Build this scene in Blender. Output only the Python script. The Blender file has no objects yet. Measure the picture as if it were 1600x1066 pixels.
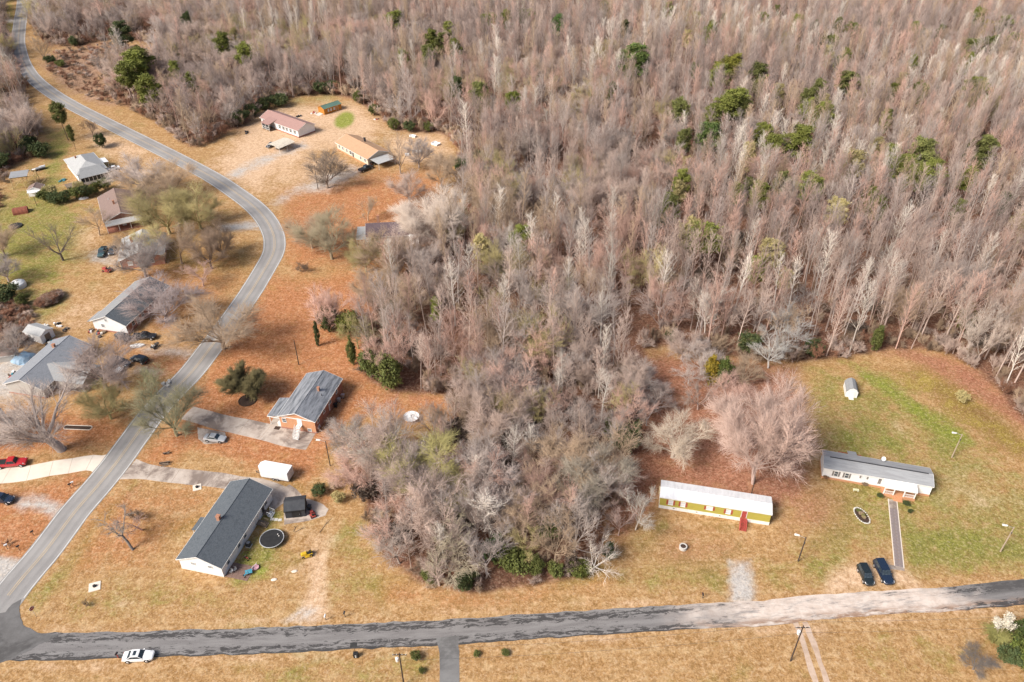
import bpy, math, random
import numpy as np
from mathutils import Vector, Matrix

# ------------------------------------------------------------------ camera, sky, sun, exposure
SC = bpy.context.scene
COL = SC.collection
FPX, YH, CH = 1235.0, -380.0, 116.0            # focal length in photo pixels, horizon row, camera height (m)
PITCH = math.atan((533 - YH) / FPX)
cam_d = bpy.data.cameras.new('camera')
cam_d.sensor_width = 36.0
cam_d.lens = 36.0 * FPX / 1600.0
cam_d.clip_start = 1.0
cam_d.clip_end = 20000.0
cam = bpy.data.objects.new('camera', cam_d)
cam.location = (0, 0, CH)
cam.rotation_euler = (math.pi / 2 - PITCH, 0, 0)
COL.objects.link(cam)
SC.camera = cam

SUN_EL, SUN_AZ = math.radians(42), math.radians(236)    # azimuth clockwise from +Y: light comes from the west-south-west
world = bpy.data.worlds.new('World')
SC.world = world
world.use_nodes = True
wn = world.node_tree
sky = wn.nodes.new('ShaderNodeTexSky')
sky.sky_type = 'NISHITA'
sky.sun_disc = False
sky.sun_elevation = SUN_EL
sky.sun_rotation = SUN_AZ
sky.dust_density = 4.0
sky.air_density = 1.0
sky.ozone_density = 1.0
wn.links.new(sky.outputs[0], wn.nodes['Background'].inputs[0])
wn.nodes['Background'].inputs[1].default_value = 0.095
sun_d = bpy.data.lights.new('sun', 'SUN')
sun_d.energy = 3.5
sun_d.angle = math.radians(24)
sun_d.color = (1.0, 0.95, 0.88)
sun = bpy.data.objects.new('sun', sun_d)
sdir = Vector((math.sin(SUN_AZ) * math.cos(SUN_EL), math.cos(SUN_AZ) * math.cos(SUN_EL), math.sin(SUN_EL)))
sun.rotation_euler = sdir.to_track_quat('Z', 'Y').to_euler()
sun.location = (-200, -80, 300)
COL.objects.link(sun)
SC.view_settings.view_transform = 'Standard'
SC.view_settings.look = 'None'
SC.view_settings.gamma = 1.0
SC.view_settings.exposure = 0.62
SC.view_settings.use_curve_mapping = False
SC.cycles.max_bounces = 5
SC.cycles.diffuse_bounces = 3
SC.cycles.glossy_bounces = 2
SC.cycles.transmission_bounces = 2

# ------------------------------------------------------------------ helpers
rng = random.Random(11)
R = math.radians


def at(px, py, z=0.0):
    """Survey helper: the ground point (height z) that the photograph shows at a pixel."""
    x = (px - 800) / FPX
    v = (py - 533) / FPX
    c, s = math.cos(PITCH), math.sin(PITCH)
    t = (z - CH) / (-s - v * c)
    return Vector((x * t, (c - v * s) * t, z))


def px_of(X, Y, Z=0.0):
    c, s = math.cos(PITCH), math.sin(PITCH)
    zc = Y * c - (Z - CH) * s
    up = Y * s + (Z - CH) * c
    zc = np.where(zc < 5, np.nan, zc)
    return 800 + FPX * X / zc, 533 - FPX * up / zc


def tag(o, label=None, cat=None, group=None, kind=None):
    if label: o['label'] = label
    if cat: o['category'] = cat
    if group: o['group'] = group
    if kind: o['kind'] = kind
    return o


def thing(name, label, cat, loc, rz=0.0, group=None):
    o = bpy.data.objects.new(name, None)
    o.empty_display_size = 0.5
    o.location = loc
    o.rotation_euler = (0, 0, rz)
    COL.objects.link(o)
    return tag(o, label, cat, group)


def link(name, mesh, parent=None, loc=None):
    o = bpy.data.objects.new(name, mesh)
    COL.objects.link(o)
    if parent: o.parent = parent
    if loc is not None: o.location = loc
    return o


class MB:
    """Collects boxes, slabs, tubes and prisms; build() links them as one mesh object."""
    def __init__(self):
        self.v, self.f, self.m = [], [], []

    def add(self, verts, faces, mi=0):
        b = len(self.v)
        self.v += [tuple(p) for p in verts]
        self.f += [tuple(i + b for i in f) for f in faces]
        self.m += [mi] * len(faces)
        return self

    def box(self, x0, x1, y0, y1, z0, z1, mi=0, M=None):
        vs = [Vector((x, y, z)) for z in (z0, z1) for y in (y0, y1) for x in (x0, x1)]
        if M is not None: vs = [M @ p for p in vs]
        return self.add(vs, [(0, 2, 3, 1), (4, 5, 7, 6), (0, 1, 5, 4), (2, 6, 7, 3), (0, 4, 6, 2), (1, 3, 7, 5)], mi)

    def tube(self, p, q, r0, r1=None, n=8, mi=0, caps=True):
        r1 = r0 if r1 is None else r1
        p, q = Vector(p), Vector(q)
        d = (q - p).normalized()
        ref = Vector((0, 0, 1)) if abs(d.z) < 0.9 else Vector((1, 0, 0))
        a = d.cross(ref).normalized(); b = d.cross(a)
        ring = [(a * math.cos(6.28319 * i / n) + b * math.sin(6.28319 * i / n)) for i in range(n)]
        vs = [p + k * r0 for k in ring] + [q + k * r1 for k in ring]
        fs = [(i, (i + 1) % n, n + (i + 1) % n, n + i) for i in range(n)]
        if caps: fs += [tuple(range(n - 1, -1, -1)), tuple(range(n, 2 * n))]
        return self.add(vs, fs, mi)

    def prism(self, pts, z0, z1, mi=0):
        n = len(pts)
        vs = [(x, y, z0) for x, y in pts] + [(x, y, z1) for x, y in pts]
        fs = [(i, (i + 1) % n, n + (i + 1) % n, n + i) for i in range(n)] + [tuple(range(n - 1, -1, -1)), tuple(range(n, 2 * n))]
        return self.add(vs, fs, mi)

    def slab(self, a, b, c, d, t, mi=0):
        """Four corners of the upper face, thickened downwards by t along the face normal."""
        a, b, c, d = map(Vector, (a, b, c, d))
        n = (b - a).cross(d - a).normalized()
        if n.z < 0: n = -n
        vs = [a, b, c, d] + [p - n * t for p in (a, b, c, d)]
        return self.add(vs, [(0, 1, 2, 3), (7, 6, 5, 4), (0, 4, 5, 1), (1, 5, 6, 2), (2, 6, 7, 3), (3, 7, 4, 0)], mi)

    def lathe(self, prof, n=20, mi=0, c=(0, 0, 0)):
        vs = []
        for r, z in prof:
            for i in range(n):
                t = 6.28319 * i / n
                vs.append((c[0] + r * math.cos(t), c[1] + r * math.sin(t), c[2] + z))
        fs = []
        for k in range(len(prof) - 1):
            for i in range(n):
                j = (i + 1) % n
                fs.append((k * n + i, k * n + j, (k + 1) * n + j, (k + 1) * n + i))
        fs.append(tuple(range((len(prof) - 1) * n, len(prof) * n)))
        fs.append(tuple(range(n - 1, -1, -1)))
        return self.add(vs, fs, mi)

    def mesh(self, name, mats, smooth=False):
        me = bpy.data.meshes.new(name)
        me.from_pydata(self.v, [], self.f)
        for m in (mats if isinstance(mats, (list, tuple)) else [mats]): me.materials.append(m)
        me.polygons.foreach_set('material_index', self.m)
        if smooth: me.polygons.foreach_set('use_smooth', [True] * len(me.polygons))
        me.update()
        return me

    def build(self, name, mats, parent=None, loc=None, smooth=False):
        return link(name, self.mesh(name, mats, smooth), parent, loc)


def copy_tree(o, parent=None):
    c = o.copy()
    COL.objects.link(c)
    if parent: c.parent = parent
    for ch in o.children: copy_tree(ch, c)
    return c


# ------------------------------------------------------------------ materials
class NT:
    def __init__(self, name):
        self.mat = bpy.data.materials.new(name)
        self.mat.use_nodes = True
        self.nt = self.mat.node_tree
        self.b = self.nt.nodes['Principled BSDF']

    def n(self, t, **kw):
        nd = self.nt.nodes.new(t)
        for k, v in kw.items():
            if isinstance(k, str) and hasattr(nd, k): setattr(nd, k, v)
        return nd

    def l(self, a, b): self.nt.links.new(a, b)

    def val(self, sock, v):
        if hasattr(v, 'is_linked') or isinstance(v, bpy.types.NodeSocket): self.l(v, sock)
        else: sock.default_value = v

    def noise(self, vec, scale, detail=4, rough=0.6, dist=0.0):
        nd = self.n('ShaderNodeTexNoise')
        self.l(vec, nd.inputs['Vector'])
        nd.inputs['Scale'].default_value = scale
        nd.inputs['Detail'].default_value = detail
        nd.inputs['Roughness'].default_value = rough
        nd.inputs['Distortion'].default_value = dist
        return nd.outputs['Fac']

    def mul(self, vec, v):
        nd = self.n('ShaderNodeVectorMath', operation='MULTIPLY')
        self.l(vec, nd.inputs[0]); nd.inputs[1].default_value = v
        return nd.outputs[0]

    def math(self, op, a, b=0.5, c=None, clamp=False):
        nd = self.n('ShaderNodeMath', operation=op)
        nd.use_clamp = clamp
        self.val(nd.inputs[0], a); self.val(nd.inputs[1], b)
        if c is not None: self.val(nd.inputs[2], c)
        return nd.outputs[0]

    def ramp(self, fac, lo, hi, a=0.0, b=1.0):
        nd = self.n('ShaderNodeMapRange')
        nd.interpolation_type = 'SMOOTHSTEP'
        self.val(nd.inputs[0], fac)
        nd.inputs[1].default_value = lo; nd.inputs[2].default_value = hi
        nd.inputs[3].default_value = a; nd.inputs[4].default_value = b
        return nd.outputs[0]

    def mix(self, fac, a, b, mode='MIX'):
        nd = self.n('ShaderNodeMix', data_type='RGBA', blend_type=mode)
        self.val(nd.inputs[0], fac)
        for s, v in ((nd.inputs[6], a), (nd.inputs[7], b)):
            if isinstance(v, (tuple, list)): s.default_value = (v[0], v[1], v[2], 1)
            else: self.l(v, s)
        return nd.outputs[2]

    def bump(self, h, strength=0.4, dist=0.05):
        nd = self.n('ShaderNodeBump')
        nd.inputs['Strength'].default_value = strength
        nd.inputs['Distance'].default_value = dist
        self.l(h, nd.inputs['Height'])
        self.l(nd.outputs[0], self.b.inputs['Normal'])

    def out(self, col, rough=0.8, spec=0.3):
        if isinstance(col, (tuple, list)): self.b.inputs['Base Color'].default_value = (*col[:3], 1)
        else: self.l(col, self.b.inputs['Base Color'])
        self.val(self.b.inputs['Roughness'], rough)
        self.b.inputs['Specular IOR Level'].default_value = spec
        return self.mat

    def pos(self): return self.n('ShaderNodeNewGeometry').outputs['Position']
    def obj(self): return self.n('ShaderNodeTexCoord').outputs['Object']


def M_plain(name, col, rough=0.7, col2=None, scale=1.5, spec=0.3, bump=0.0, stretch=None, metallic=0.0, lo=0.35, hi=0.7):
    t = NT(name)
    v = t.obj()
    if stretch: v = t.mul(v, stretch)
    nz = t.noise(v, scale, 5, 0.65)
    c2 = col2 or tuple(x * 0.72 for x in col)
    c = t.mix(t.ramp(nz, lo, hi), col, c2)
    fine = t.noise(v, scale * 9, 3)
    c = t.mix(t.math('MULTIPLY', fine, 0.35), c, tuple(x * 0.75 for x in c2))
    if bump: t.bump(fine, bump, 0.03)
    t.b.inputs['Metallic'].default_value = metallic
    return t.out(c, rough, spec)


def M_paint(name, col, rough=0.25, coat=0.6):
    t = NT(name)
    nz = t.noise(t.obj(), 6, 4)
    c = t.mix(t.ramp(nz, 0.45, 0.8, 0, 0.35), col, tuple(x * 0.75 + 0.02 for x in col))
    t.b.inputs['Coat Weight'].default_value = coat
    t.b.inputs['Coat Roughness'].default_value = 0.12
    return t.out(c, rough, 0.5)


def M_glass(name, col=(0.02, 0.028, 0.035), rough=0.08):
    t = NT(name)
    nz = t.noise(t.obj(), 2.5, 3)
    return t.out(t.mix(t.ramp(nz, 0.35, 0.7), col, tuple(x * 2.2 + 0.01 for x in col)), rough, 0.6)


def M_siding(name, col, axis=2, pitch=5.0, dirt=0.8):
    """Painted lap siding: horizontal boards as fine relief, slight dirt."""
    t = NT(name)
    v = t.obj()
    w = t.n('ShaderNodeTexWave', wave_type='BANDS', bands_direction='Z', wave_profile='SAW')
    t.l(v, w.inputs['Vector']); w.inputs['Scale'].default_value = pitch / 2
    nz = t.noise(t.mul(v, (0.6, 0.6, 2.2)), 1.2, 5)
    c = t.mix(t.ramp(nz, 0.4, 0.8, 0, 0.7), col, tuple(x * dirt for x in col))
    c = t.mix(t.ramp(w.outputs['Fac'], 0.85, 1.0, 0, 0.35), c, tuple(x * 0.55 for x in col))
    t.bump(w.outputs['Fac'], 0.35, 0.02)
    return t.out(c, 0.55, 0.3)


def M_brick(name, c1, c2, mortar):
    t = NT(name)
    b = t.n('ShaderNodeTexBrick')
    tc = t.obj()
    sp = t.n('ShaderNodeSeparateXYZ'); t.l(tc, sp.inputs[0])
    cb = t.n('ShaderNodeCombineXYZ')
    t.l(t.math('ADD', sp.outputs[0], sp.outputs[1]), cb.inputs[0]); t.l(sp.outputs[2], cb.inputs[1])
    t.l(cb.outputs[0], b.inputs['Vector'])
    b.inputs['Scale'].default_value = 4.6
    b.inputs['Mortar Size'].default_value = 0.018
    b.inputs['Color1'].default_value = (*c1, 1); b.inputs['Color2'].default_value = (*c2, 1); b.inputs['Mortar'].default_value = (*mortar, 1)
    nz = t.noise(tc, 0.9, 4)
    c = t.mix(t.ramp(nz, 0.45, 0.75, 0, 0.45), b.outputs['Color'], tuple(x * 0.7 for x in c1))
    t.bump(b.outputs['Fac'], -0.3, 0.01)
    return t.out(c, 0.85, 0.2)


def M_shingle(name, c1, c2, course=2.2, streak=0.3):
    """Asphalt shingles: granules, course lines along the slope, weather streaks."""
    t = NT(name)
    v = t.obj()
    b = t.n('ShaderNodeTexBrick')
    b.offset = 0.5
    sp = t.n('ShaderNodeSeparateXYZ'); t.l(v, sp.inputs[0])
    cb = t.n('ShaderNodeCombineXYZ'); t.l(sp.outputs[0], cb.inputs[0]); t.l(sp.outputs[1], cb.inputs[1])
    t.l(cb.outputs[0], b.inputs['Vector'])
    b.inputs['Scale'].default_value = course
    b.inputs['Mortar Size'].default_value = 0.01
    b.inputs['Color1'].default_value = (*c1, 1); b.inputs['Color2'].default_value = (*c2, 1)
    b.inputs['Mortar'].default_value = (*[x * 0.6 for x in c1], 1)
    g = t.noise(v, 3.5, 6, 0.75)
    c = t.mix(t.ramp(g, 0.35, 0.68, 0, 0.75), b.outputs['Color'], c2)
    g2 = t.noise(v, 1.1, 3, 0.6)
    c = t.mix(t.ramp(g2, 0.5, 0.75, 0, streak), c, tuple(x * 0.5 for x in c1))
    t.bump(g, 0.5, 0.03)
    return t.out(c, 0.9, 0.2)


def M_metalroof(name, c1, c2, stretch=(0.35, 2.0, 1)):
    t = NT(name)
    v = t.obj()
    n1 = t.noise(t.mul(v, stretch), 1.0, 5, 0.7)
    c = t.mix(t.ramp(n1, 0.38, 0.66), c1, c2)
    n2 = t.noise(v, 5, 4)
    c = t.mix(t.ramp(n2, 0.5, 0.8, 0, 0.3), c, tuple(x * 0.6 for x in c2))
    t.b.inputs['Metallic'].default_value = 0.15
    return t.out(c, 0.45, 0.4)


def M_bark(name, mulc, fixed=None):
    """Bark and twigs: the tree's own tint (object colour) with per-tree variation."""
    t = NT(name)
    oi = t.n('ShaderNodeObjectInfo')
    nz = t.noise(t.mul(t.obj(), (3, 3, 0.8)), 1.4, 4)
    m = t.math('MULTIPLY_ADD', oi.outputs['Random'], 0.5, 0.72)
    c = t.mix(1.0, tuple(fixed) if fixed else oi.outputs['Color'], (mulc, mulc, mulc), 'MULTIPLY')
    hsv = t.n('ShaderNodeHueSaturation')
    t.l(c, hsv.inputs['Color']); t.l(m, hsv.inputs['Value'])
    c = t.mix(t.ramp(nz, 0.4, 0.75, 0, 0.5), hsv.outputs[0], t.mix(0.55, hsv.outputs[0], (0.05, 0.045, 0.04)))
    return t.out(c, 0.9, 0.15)


def M_leaf(name, fixed=None):
    t = NT(name)
    oi = t.n('ShaderNodeObjectInfo')
    nz = t.noise(t.obj(), 0.9, 4)
    m = t.math('MULTIPLY_ADD', oi.outputs['Random'], 0.5, 0.75)
    hsv = t.n('ShaderNodeHueSaturation')
    if fixed: hsv.inputs['Color'].default_value = (*fixed, 1)
    else: t.l(oi.outputs['Color'], hsv.inputs['Color'])
    t.l(m, hsv.inputs['Value'])
    c = t.mix(t.ramp(nz, 0.35, 0.7), hsv.outputs[0], t.mix(0.5, hsv.outputs[0], (0.13, 0.115, 0.03)))
    return t.out(c, 0.75, 0.25)


WHITE = M_siding('white_siding', (0.80, 0.80, 0.80))
TRIM = M_plain('white_trim', (0.80, 0.80, 0.79), 0.5, (0.66, 0.65, 0.62))
WPAINT = M_plain('white_painted_metal', (0.82, 0.82, 0.82), 0.4, (0.72, 0.72, 0.72), 0.8)
YSID = M_siding('olive_yellow_siding', (0.40, 0.35, 0.075), 2, 4.0)
TANSID = M_siding('cream_siding', (0.62, 0.56, 0.45))
GREYSID = M_siding('grey_siding', (0.45, 0.43, 0.40))
BRICKO = M_brick('orange_brick', (0.55, 0.27, 0.14), (0.48, 0.22, 0.11), (0.5, 0.36, 0.25))
BRICKR = M_brick('red_brick', (0.36, 0.15, 0.10), (0.30, 0.12, 0.08), (0.42, 0.33, 0.28))
SHINGLE = M_shingle('dark_slate_shingle', (0.075, 0.09, 0.105), (0.125, 0.138, 0.152))
SHRED = M_shingle('faded_red_shingle', (0.38, 0.235, 0.21), (0.32, 0.195, 0.17))
SHTAN = M_shingle('tan_shingle', (0.50, 0.315, 0.195), (0.44, 0.27, 0.165))
SHBRN = M_shingle('pinkish_brown_shingle', (0.27, 0.195, 0.17), (0.21, 0.15, 0.13))
SHGREY = M_shingle('grey_shingle', (0.30, 0.30, 0.30), (0.24, 0.245, 0.25))
SHPALE = M_shingle('pale_grey_shingle', (0.46, 0.46, 0.45), (0.36, 0.36, 0.36))
SHBLUE = M_shingle('blue_grey_shingle', (0.20, 0.215, 0.24), (0.27, 0.28, 0.30))
SHDARK = M_shingle('dark_brown_shingle', (0.10, 0.075, 0.085), (0.15, 0.11, 0.12))
MROOF = M_metalroof('streaked_grey_metal', (0.30, 0.31, 0.33), (0.11, 0.12, 0.135), (0.25, 1.6, 1))
MWHITE = M_metalroof('white_roof_metal', (0.74, 0.75, 0.77), (0.64, 0.65, 0.67), (1.6, 0.3, 1))
MGREY = M_metalroof('pale_grey_roof_metal', (0.36, 0.365, 0.37), (0.29, 0.29, 0.295), (0.3, 2, 1))
MGREEN = M_metalroof('green_roof_metal', (0.13, 0.22, 0.17), (0.10, 0.17, 0.14))
BLACKROOF = M_plain('black_felt', (0.035, 0.038, 0.045), 0.7, (0.055, 0.058, 0.065), 1.2)
BLACK = M_plain('black_rubber', (0.018, 0.018, 0.019), 0.7, (0.03, 0.03, 0.03))
DARKM = M_plain('dark_metal', (0.06, 0.06, 0.065), 0.5, (0.09, 0.09, 0.095), metallic=0.3)
CHROME = M_plain('bright_metal', (0.62, 0.62, 0.63), 0.3, (0.5, 0.5, 0.52), metallic=0.7)
GLASS = M_glass('dark_glass')
PANE = M_glass('window_pane', (0.05, 0.06, 0.07), 0.12)
PALEPANE = M_plain('blind_behind_pane', (0.66, 0.68, 0.70), 0.25, (0.55, 0.57, 0.6), spec=0.6)
RED = M_plain('red_paint', (0.40, 0.075, 0.06), 0.6, (0.32, 0.06, 0.05))
SHUT = M_plain('red_shutter', (0.40, 0.10, 0.06), 0.6)
GREYSHUT = M_plain('grey_shutter', (0.26, 0.24, 0.23), 0.6)
WOOD = M_plain('weathered_wood', (0.24, 0.18, 0.13), 0.85, (0.17, 0.13, 0.10), 2, stretch=(1, 6, 6))
NEWWOOD = M_plain('yellow_lumber', (0.55, 0.42, 0.22), 0.8, (0.45, 0.33, 0.17), 2)
POLEW = M_plain('pole_wood', (0.085, 0.06, 0.048), 0.9, (0.055, 0.04, 0.033), 2, stretch=(6, 6, 0.6))
PALEPOLE = M_plain('pale_pole_wood', (0.42, 0.33, 0.25), 0.85, (0.32, 0.25, 0.19), 2, stretch=(6, 6, 0.6))
CHIM = M_brick('chimney_brick', (0.42, 0.20, 0.12), (0.36, 0.16, 0.10), (0.4, 0.32, 0.26))
STONEW = M_plain('pale_stone', (0.62, 0.60, 0.56), 0.85, (0.48, 0.46, 0.42), 3, bump=0.4)
LAMPW = M_plain('lamp_white', (0.8, 0.8, 0.78), 0.35)
ORANGEW = M_plain('orange_stained_wood', (0.52, 0.22, 0.04), 0.7, (0.42, 0.17, 0.03), 3, stretch=(5, 5, 0.8))
YELLOW = M_plain('yellow_plastic', (0.65, 0.42, 0.03), 0.45)
TEAL = M_plain('blue_plastic', (0.08, 0.30, 0.40), 0.4)
PINK = M_plain('pink_plastic', (0.55, 0.33, 0.38), 0.5)
LIGHTR = M_plain('tail_lamp_red', (0.35, 0.02, 0.015), 0.25)
LIGHTC = M_plain('head_lamp_clear', (0.75, 0.76, 0.78), 0.15, spec=0.7)
MULCH = M_plain('dark_mulch', (0.045, 0.028, 0.022), 0.95, (0.075, 0.045, 0.032), 5, bump=0.8)
TARPB = M_plain('light_blue_tarp', (0.24, 0.38, 0.52), 0.5, (0.35, 0.46, 0.58), 1.2)
BARK = M_bark('bark', 0.85)
TWIG = M_bark('twigs', 1.0)
LEAF = M_leaf('leaves')


def M_asphalt():
    t = NT('worn_asphalt')
    p = t.pos()
    n1 = t.noise(p, 0.12, 4)
    c = t.mix(t.ramp(n1, 0.35, 0.65), (0.245, 0.232, 0.224), (0.305, 0.29, 0.278))
    uv = t.n('ShaderNodeUVMap').outputs[0]
    sp = t.n('ShaderNodeSeparateXYZ'); t.l(uv, sp.inputs[0])
    # polished wheel tracks, paler than the lane centres
    w = t.n('ShaderNodeMath', operation='SINE'); t.l(t.math('MULTIPLY', sp.outputs[0], 25.13), w.inputs[0])
    c = t.mix(t.ramp(w.outputs[0], -0.6, 0.9, 0.0, 0.3), c, (0.15, 0.145, 0.145))
    n2 = t.noise(t.mul(uv, (6, 0.12, 1)), 3, 5, 0.7)
    c = t.mix(t.ramp(n2, 0.55, 0.75, 0, 0.5), c, (0.13, 0.125, 0.125))
    g = t.noise(p, 7, 3, 0.8)
    c = t.mix(t.ramp(g, 0.4, 0.7, 0, 0.4), c, (0.34, 0.33, 0.32))
    t.bump(g, 0.3, 0.02)
    return t.out(c, 0.85, 0.25)


def M_sideroad():
    """Older chip-sealed lane: tar patches along the wheel tracks, sandy stretch at its east end."""
    t = NT('patched_side_road')
    p = t.pos()
    sx = t.n('ShaderNodeSeparateXYZ'); t.l(p, sx.inputs[0])
    uv = t.n('ShaderNodeUVMap').outputs[0]
    su = t.n('ShaderNodeSeparateXYZ'); t.l(uv, su.inputs[0])
    n1 = t.noise(t.mul(uv, (3, 0.06, 1)), 2, 5, 0.65)
    c = t.mix(t.ramp(n1, 0.35, 0.65), (0.15, 0.14, 0.138), (0.21, 0.20, 0.195))
    g = t.noise(p, 6, 4, 0.8)
    c = t.mix(t.ramp(g, 0.4, 0.75, 0, 0.45), c, (0.30, 0.285, 0.275))
    # sandy, washed-out part
    wob = t.noise(p, 0.09, 3)
    xx = t.math('ADD', sx.outputs[0], t.math('MULTIPLY', wob, 34))
    sand_in = t.ramp(xx, 40, 62)
    sand_out = t.ramp(xx, 88, 98, 1, 0)
    n3 = t.noise(t.mul(uv, (2.2, 0.07, 1)), 2.2, 6, 0.75)
    sand = t.math('MULTIPLY', t.math('MULTIPLY', sand_in, sand_out), t.ramp(n3, 0.3, 0.52))
    n5 = t.noise(p, 0.7, 5, 0.7)
    c = t.mix(sand, c, t.mix(t.ramp(n5, 0.35, 0.7), (0.60, 0.52, 0.46), (0.48, 0.39, 0.33)))
    # brown earth washed over the south edge there
    n6 = t.noise(t.mul(uv, (1.2, 0.06, 1)), 3, 5, 0.7)
    mud = t.math('MULTIPLY', t.math('MULTIPLY', sand_in, t.ramp(su.outputs[0], 0.05, 0.42, 1, 0)), t.ramp(n6, 0.42, 0.55))
    c = t.mix(mud, c, (0.30, 0.19, 0.13))
    # dark tar: ragged, long along the lane
    n4 = t.noise(t.mul(uv, (10, 0.5, 1)), 1.0, 7, 0.78, 0.5)
    n7 = t.noise(t.mul(uv, (2.5, 0.02, 1)), 2.0, 2)
    lanes = t.n('ShaderNodeMath', operation='COSINE'); t.l(t.math('MULTIPLY', t.math('SUBTRACT', su.outputs[0], 0.82), 9.0), lanes.inputs[0])
    tarw = t.math('ADD', n4, t.math('MULTIPLY', lanes.outputs[0], 0.075))
    tarw = t.math('ADD', tarw, t.math('MULTIPLY', t.math('SUBTRACT', n7, 0.5), 0.35))
    edge = t.ramp(su.outputs[0], 0.0, 0.07, 0.16, 0.0)
    tar = t.ramp(t.math('ADD', tarw, edge), 0.54, 0.575)
    tar = t.math('MULTIPLY', tar, t.ramp(sand, 0.2, 0.7, 0.9, 0.15))
    c = t.mix(tar, c, (0.045, 0.042, 0.042))
    east = t.ramp(xx, 92, 104)
    c = t.mix(t.math('MULTIPLY', east, t.ramp(su.outputs[0], 0.45, 0.6, 0.1, 0.75)), c, (0.08, 0.076, 0.075))
    t.bump(g, 0.4, 0.03)
    return t.out(c, 0.85, 0.25)


def M_concrete(name, c1, c2, stain, amt):
    t = NT(name)
    p = t.pos()
    n1 = t.noise(p, 0.35, 6, 0.7)
    c = t.mix(t.ramp(n1, 0.35, 0.65), c1, c2)
    n2 = t.noise(p, 0.16, 5, 0.7, 0.5)
    c = t.mix(t.ramp(n2, 0.44, 0.62, 0, amt), c, stain)
    n3 = t.noise(p, 4, 4, 0.8)
    c = t.mix(t.ramp(n3, 0.5, 0.8, 0, 0.35), c, stain)
    return t.out(c, 0.85, 0.25)


ASPHALT = M_asphalt()
SIDEROAD = M_sideroad()
DARKASPH = M_plain('dark_asphalt', (0.10, 0.097, 0.096), 0.85, (0.15, 0.145, 0.14), 0.25, bump=0.3)
CONCW = M_concrete('pale_concrete', (0.70, 0.62, 0.53), (0.64, 0.56, 0.48), (0.55, 0.46, 0.38), 0.3)
CONCS = M_concrete('stained_concrete', (0.50, 0.43, 0.37), (0.40, 0.33, 0.28), (0.17, 0.13, 0.11), 0.85)
JUNC = M_concrete('junction_asphalt', (0.15, 0.145, 0.143), (0.115, 0.11, 0.108), (0.06, 0.057, 0.056), 0.75)
STREETM = M_concrete('grey_street_asphalt', (0.20, 0.195, 0.19), (0.165, 0.16, 0.157), (0.08, 0.076, 0.075), 0.6)
LINEW = M_plain('road_white', (0.70, 0.69, 0.66), 0.7, (0.5, 0.49, 0.47), 0.6)
LINEY = M_plain('road_yellow', (0.60, 0.44, 0.24), 0.7, (0.45, 0.34, 0.2), 0.6)

# ------------------------------------------------------------------ land cover (surveyed outlines, photograph pixels -> ground)
WOODS = [
    [(250, -110), (255, 90), (235, 110), (160, 120), (185, 160), (245, 190), (300, 232), (330, 222), (392, 190), (405, 165),
     (470, 150), (520, 146), (560, 158), (598, 185), (620, 205), (690, 207), (725, 235), (718, 300), (735, 330), (692, 392),
     (636, 418), (596, 462), (566, 535), (572, 590), (612, 612), (690, 618), (1000, 600), (1010, 540), (1090, 545), (1160, 560),
     (1240, 565), (1300, 560), (1400, 545), (1470, 548), (1520, 572), (1560, 610), (1600, 660), (1740, 780), (2150, 1000), (2150, -110)],
    [(705, 612), (705, 650), (675, 690), (610, 705), (560, 715), (540, 740), (560, 770), (582, 830), (600, 875), (660, 912), (740, 926),
     (850, 912), (915, 900), (942, 860), (948, 790), (985, 715), (1000, 650), (1000, 595)],
    [(47, -110), (52, 40), (75, 72), (130, 70), (180, 60), (240, 68), (256, -110)],
    [(-560, -110), (2, -110), (12, 60), (22, 110), (42, 150), (28, 185), (58, 210), (52, 245), (15, 262), (-140, 330), (-560, 400)],
]
BUILT_CLEAR = [  # nothing grows on these
    [(955, 545), (1160, 568), (1150, 640), (1010, 640), (995, 600)],
]


def poly_sd(px, py, poly):
    """Signed distance in pixels, positive inside (numpy)."""
    n = len(poly)
    best = np.full(px.shape, 1e9)
    ins = np.zeros(px.shape, bool)
    for i in range(n):
        x0, y0 = poly[i]; x1, y1 = poly[(i + 1) % n]
        dx, dy = x1 - x0, y1 - y0
        t = np.clip(((px - x0) * dx + (py - y0) * dy) / (dx * dx + dy * dy + 1e-9), 0, 1)
        best = np.minimum(best, np.hypot(px - x0 - t * dx, py - y0 - t * dy))
        c = ((y0 > py) != (y1 > py))
        with np.errstate(divide='ignore', invalid='ignore'):
            ins ^= c & (px < dx * (py - y0) / (dy if dy else 1e-9) + x0)
    return np.where(ins, best, -best)


def ell(cx, cy, rx, ry, n=16, rot=0):
    c, s = math.cos(rot), math.sin(rot)
    return [(cx + rx * math.cos(6.283 * i / n) * c - ry * math.sin(6.283 * i / n) * s,
             cy + rx * math.cos(6.283 * i / n) * s + ry * math.sin(6.283 * i / n) * c) for i in range(n)]


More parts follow.
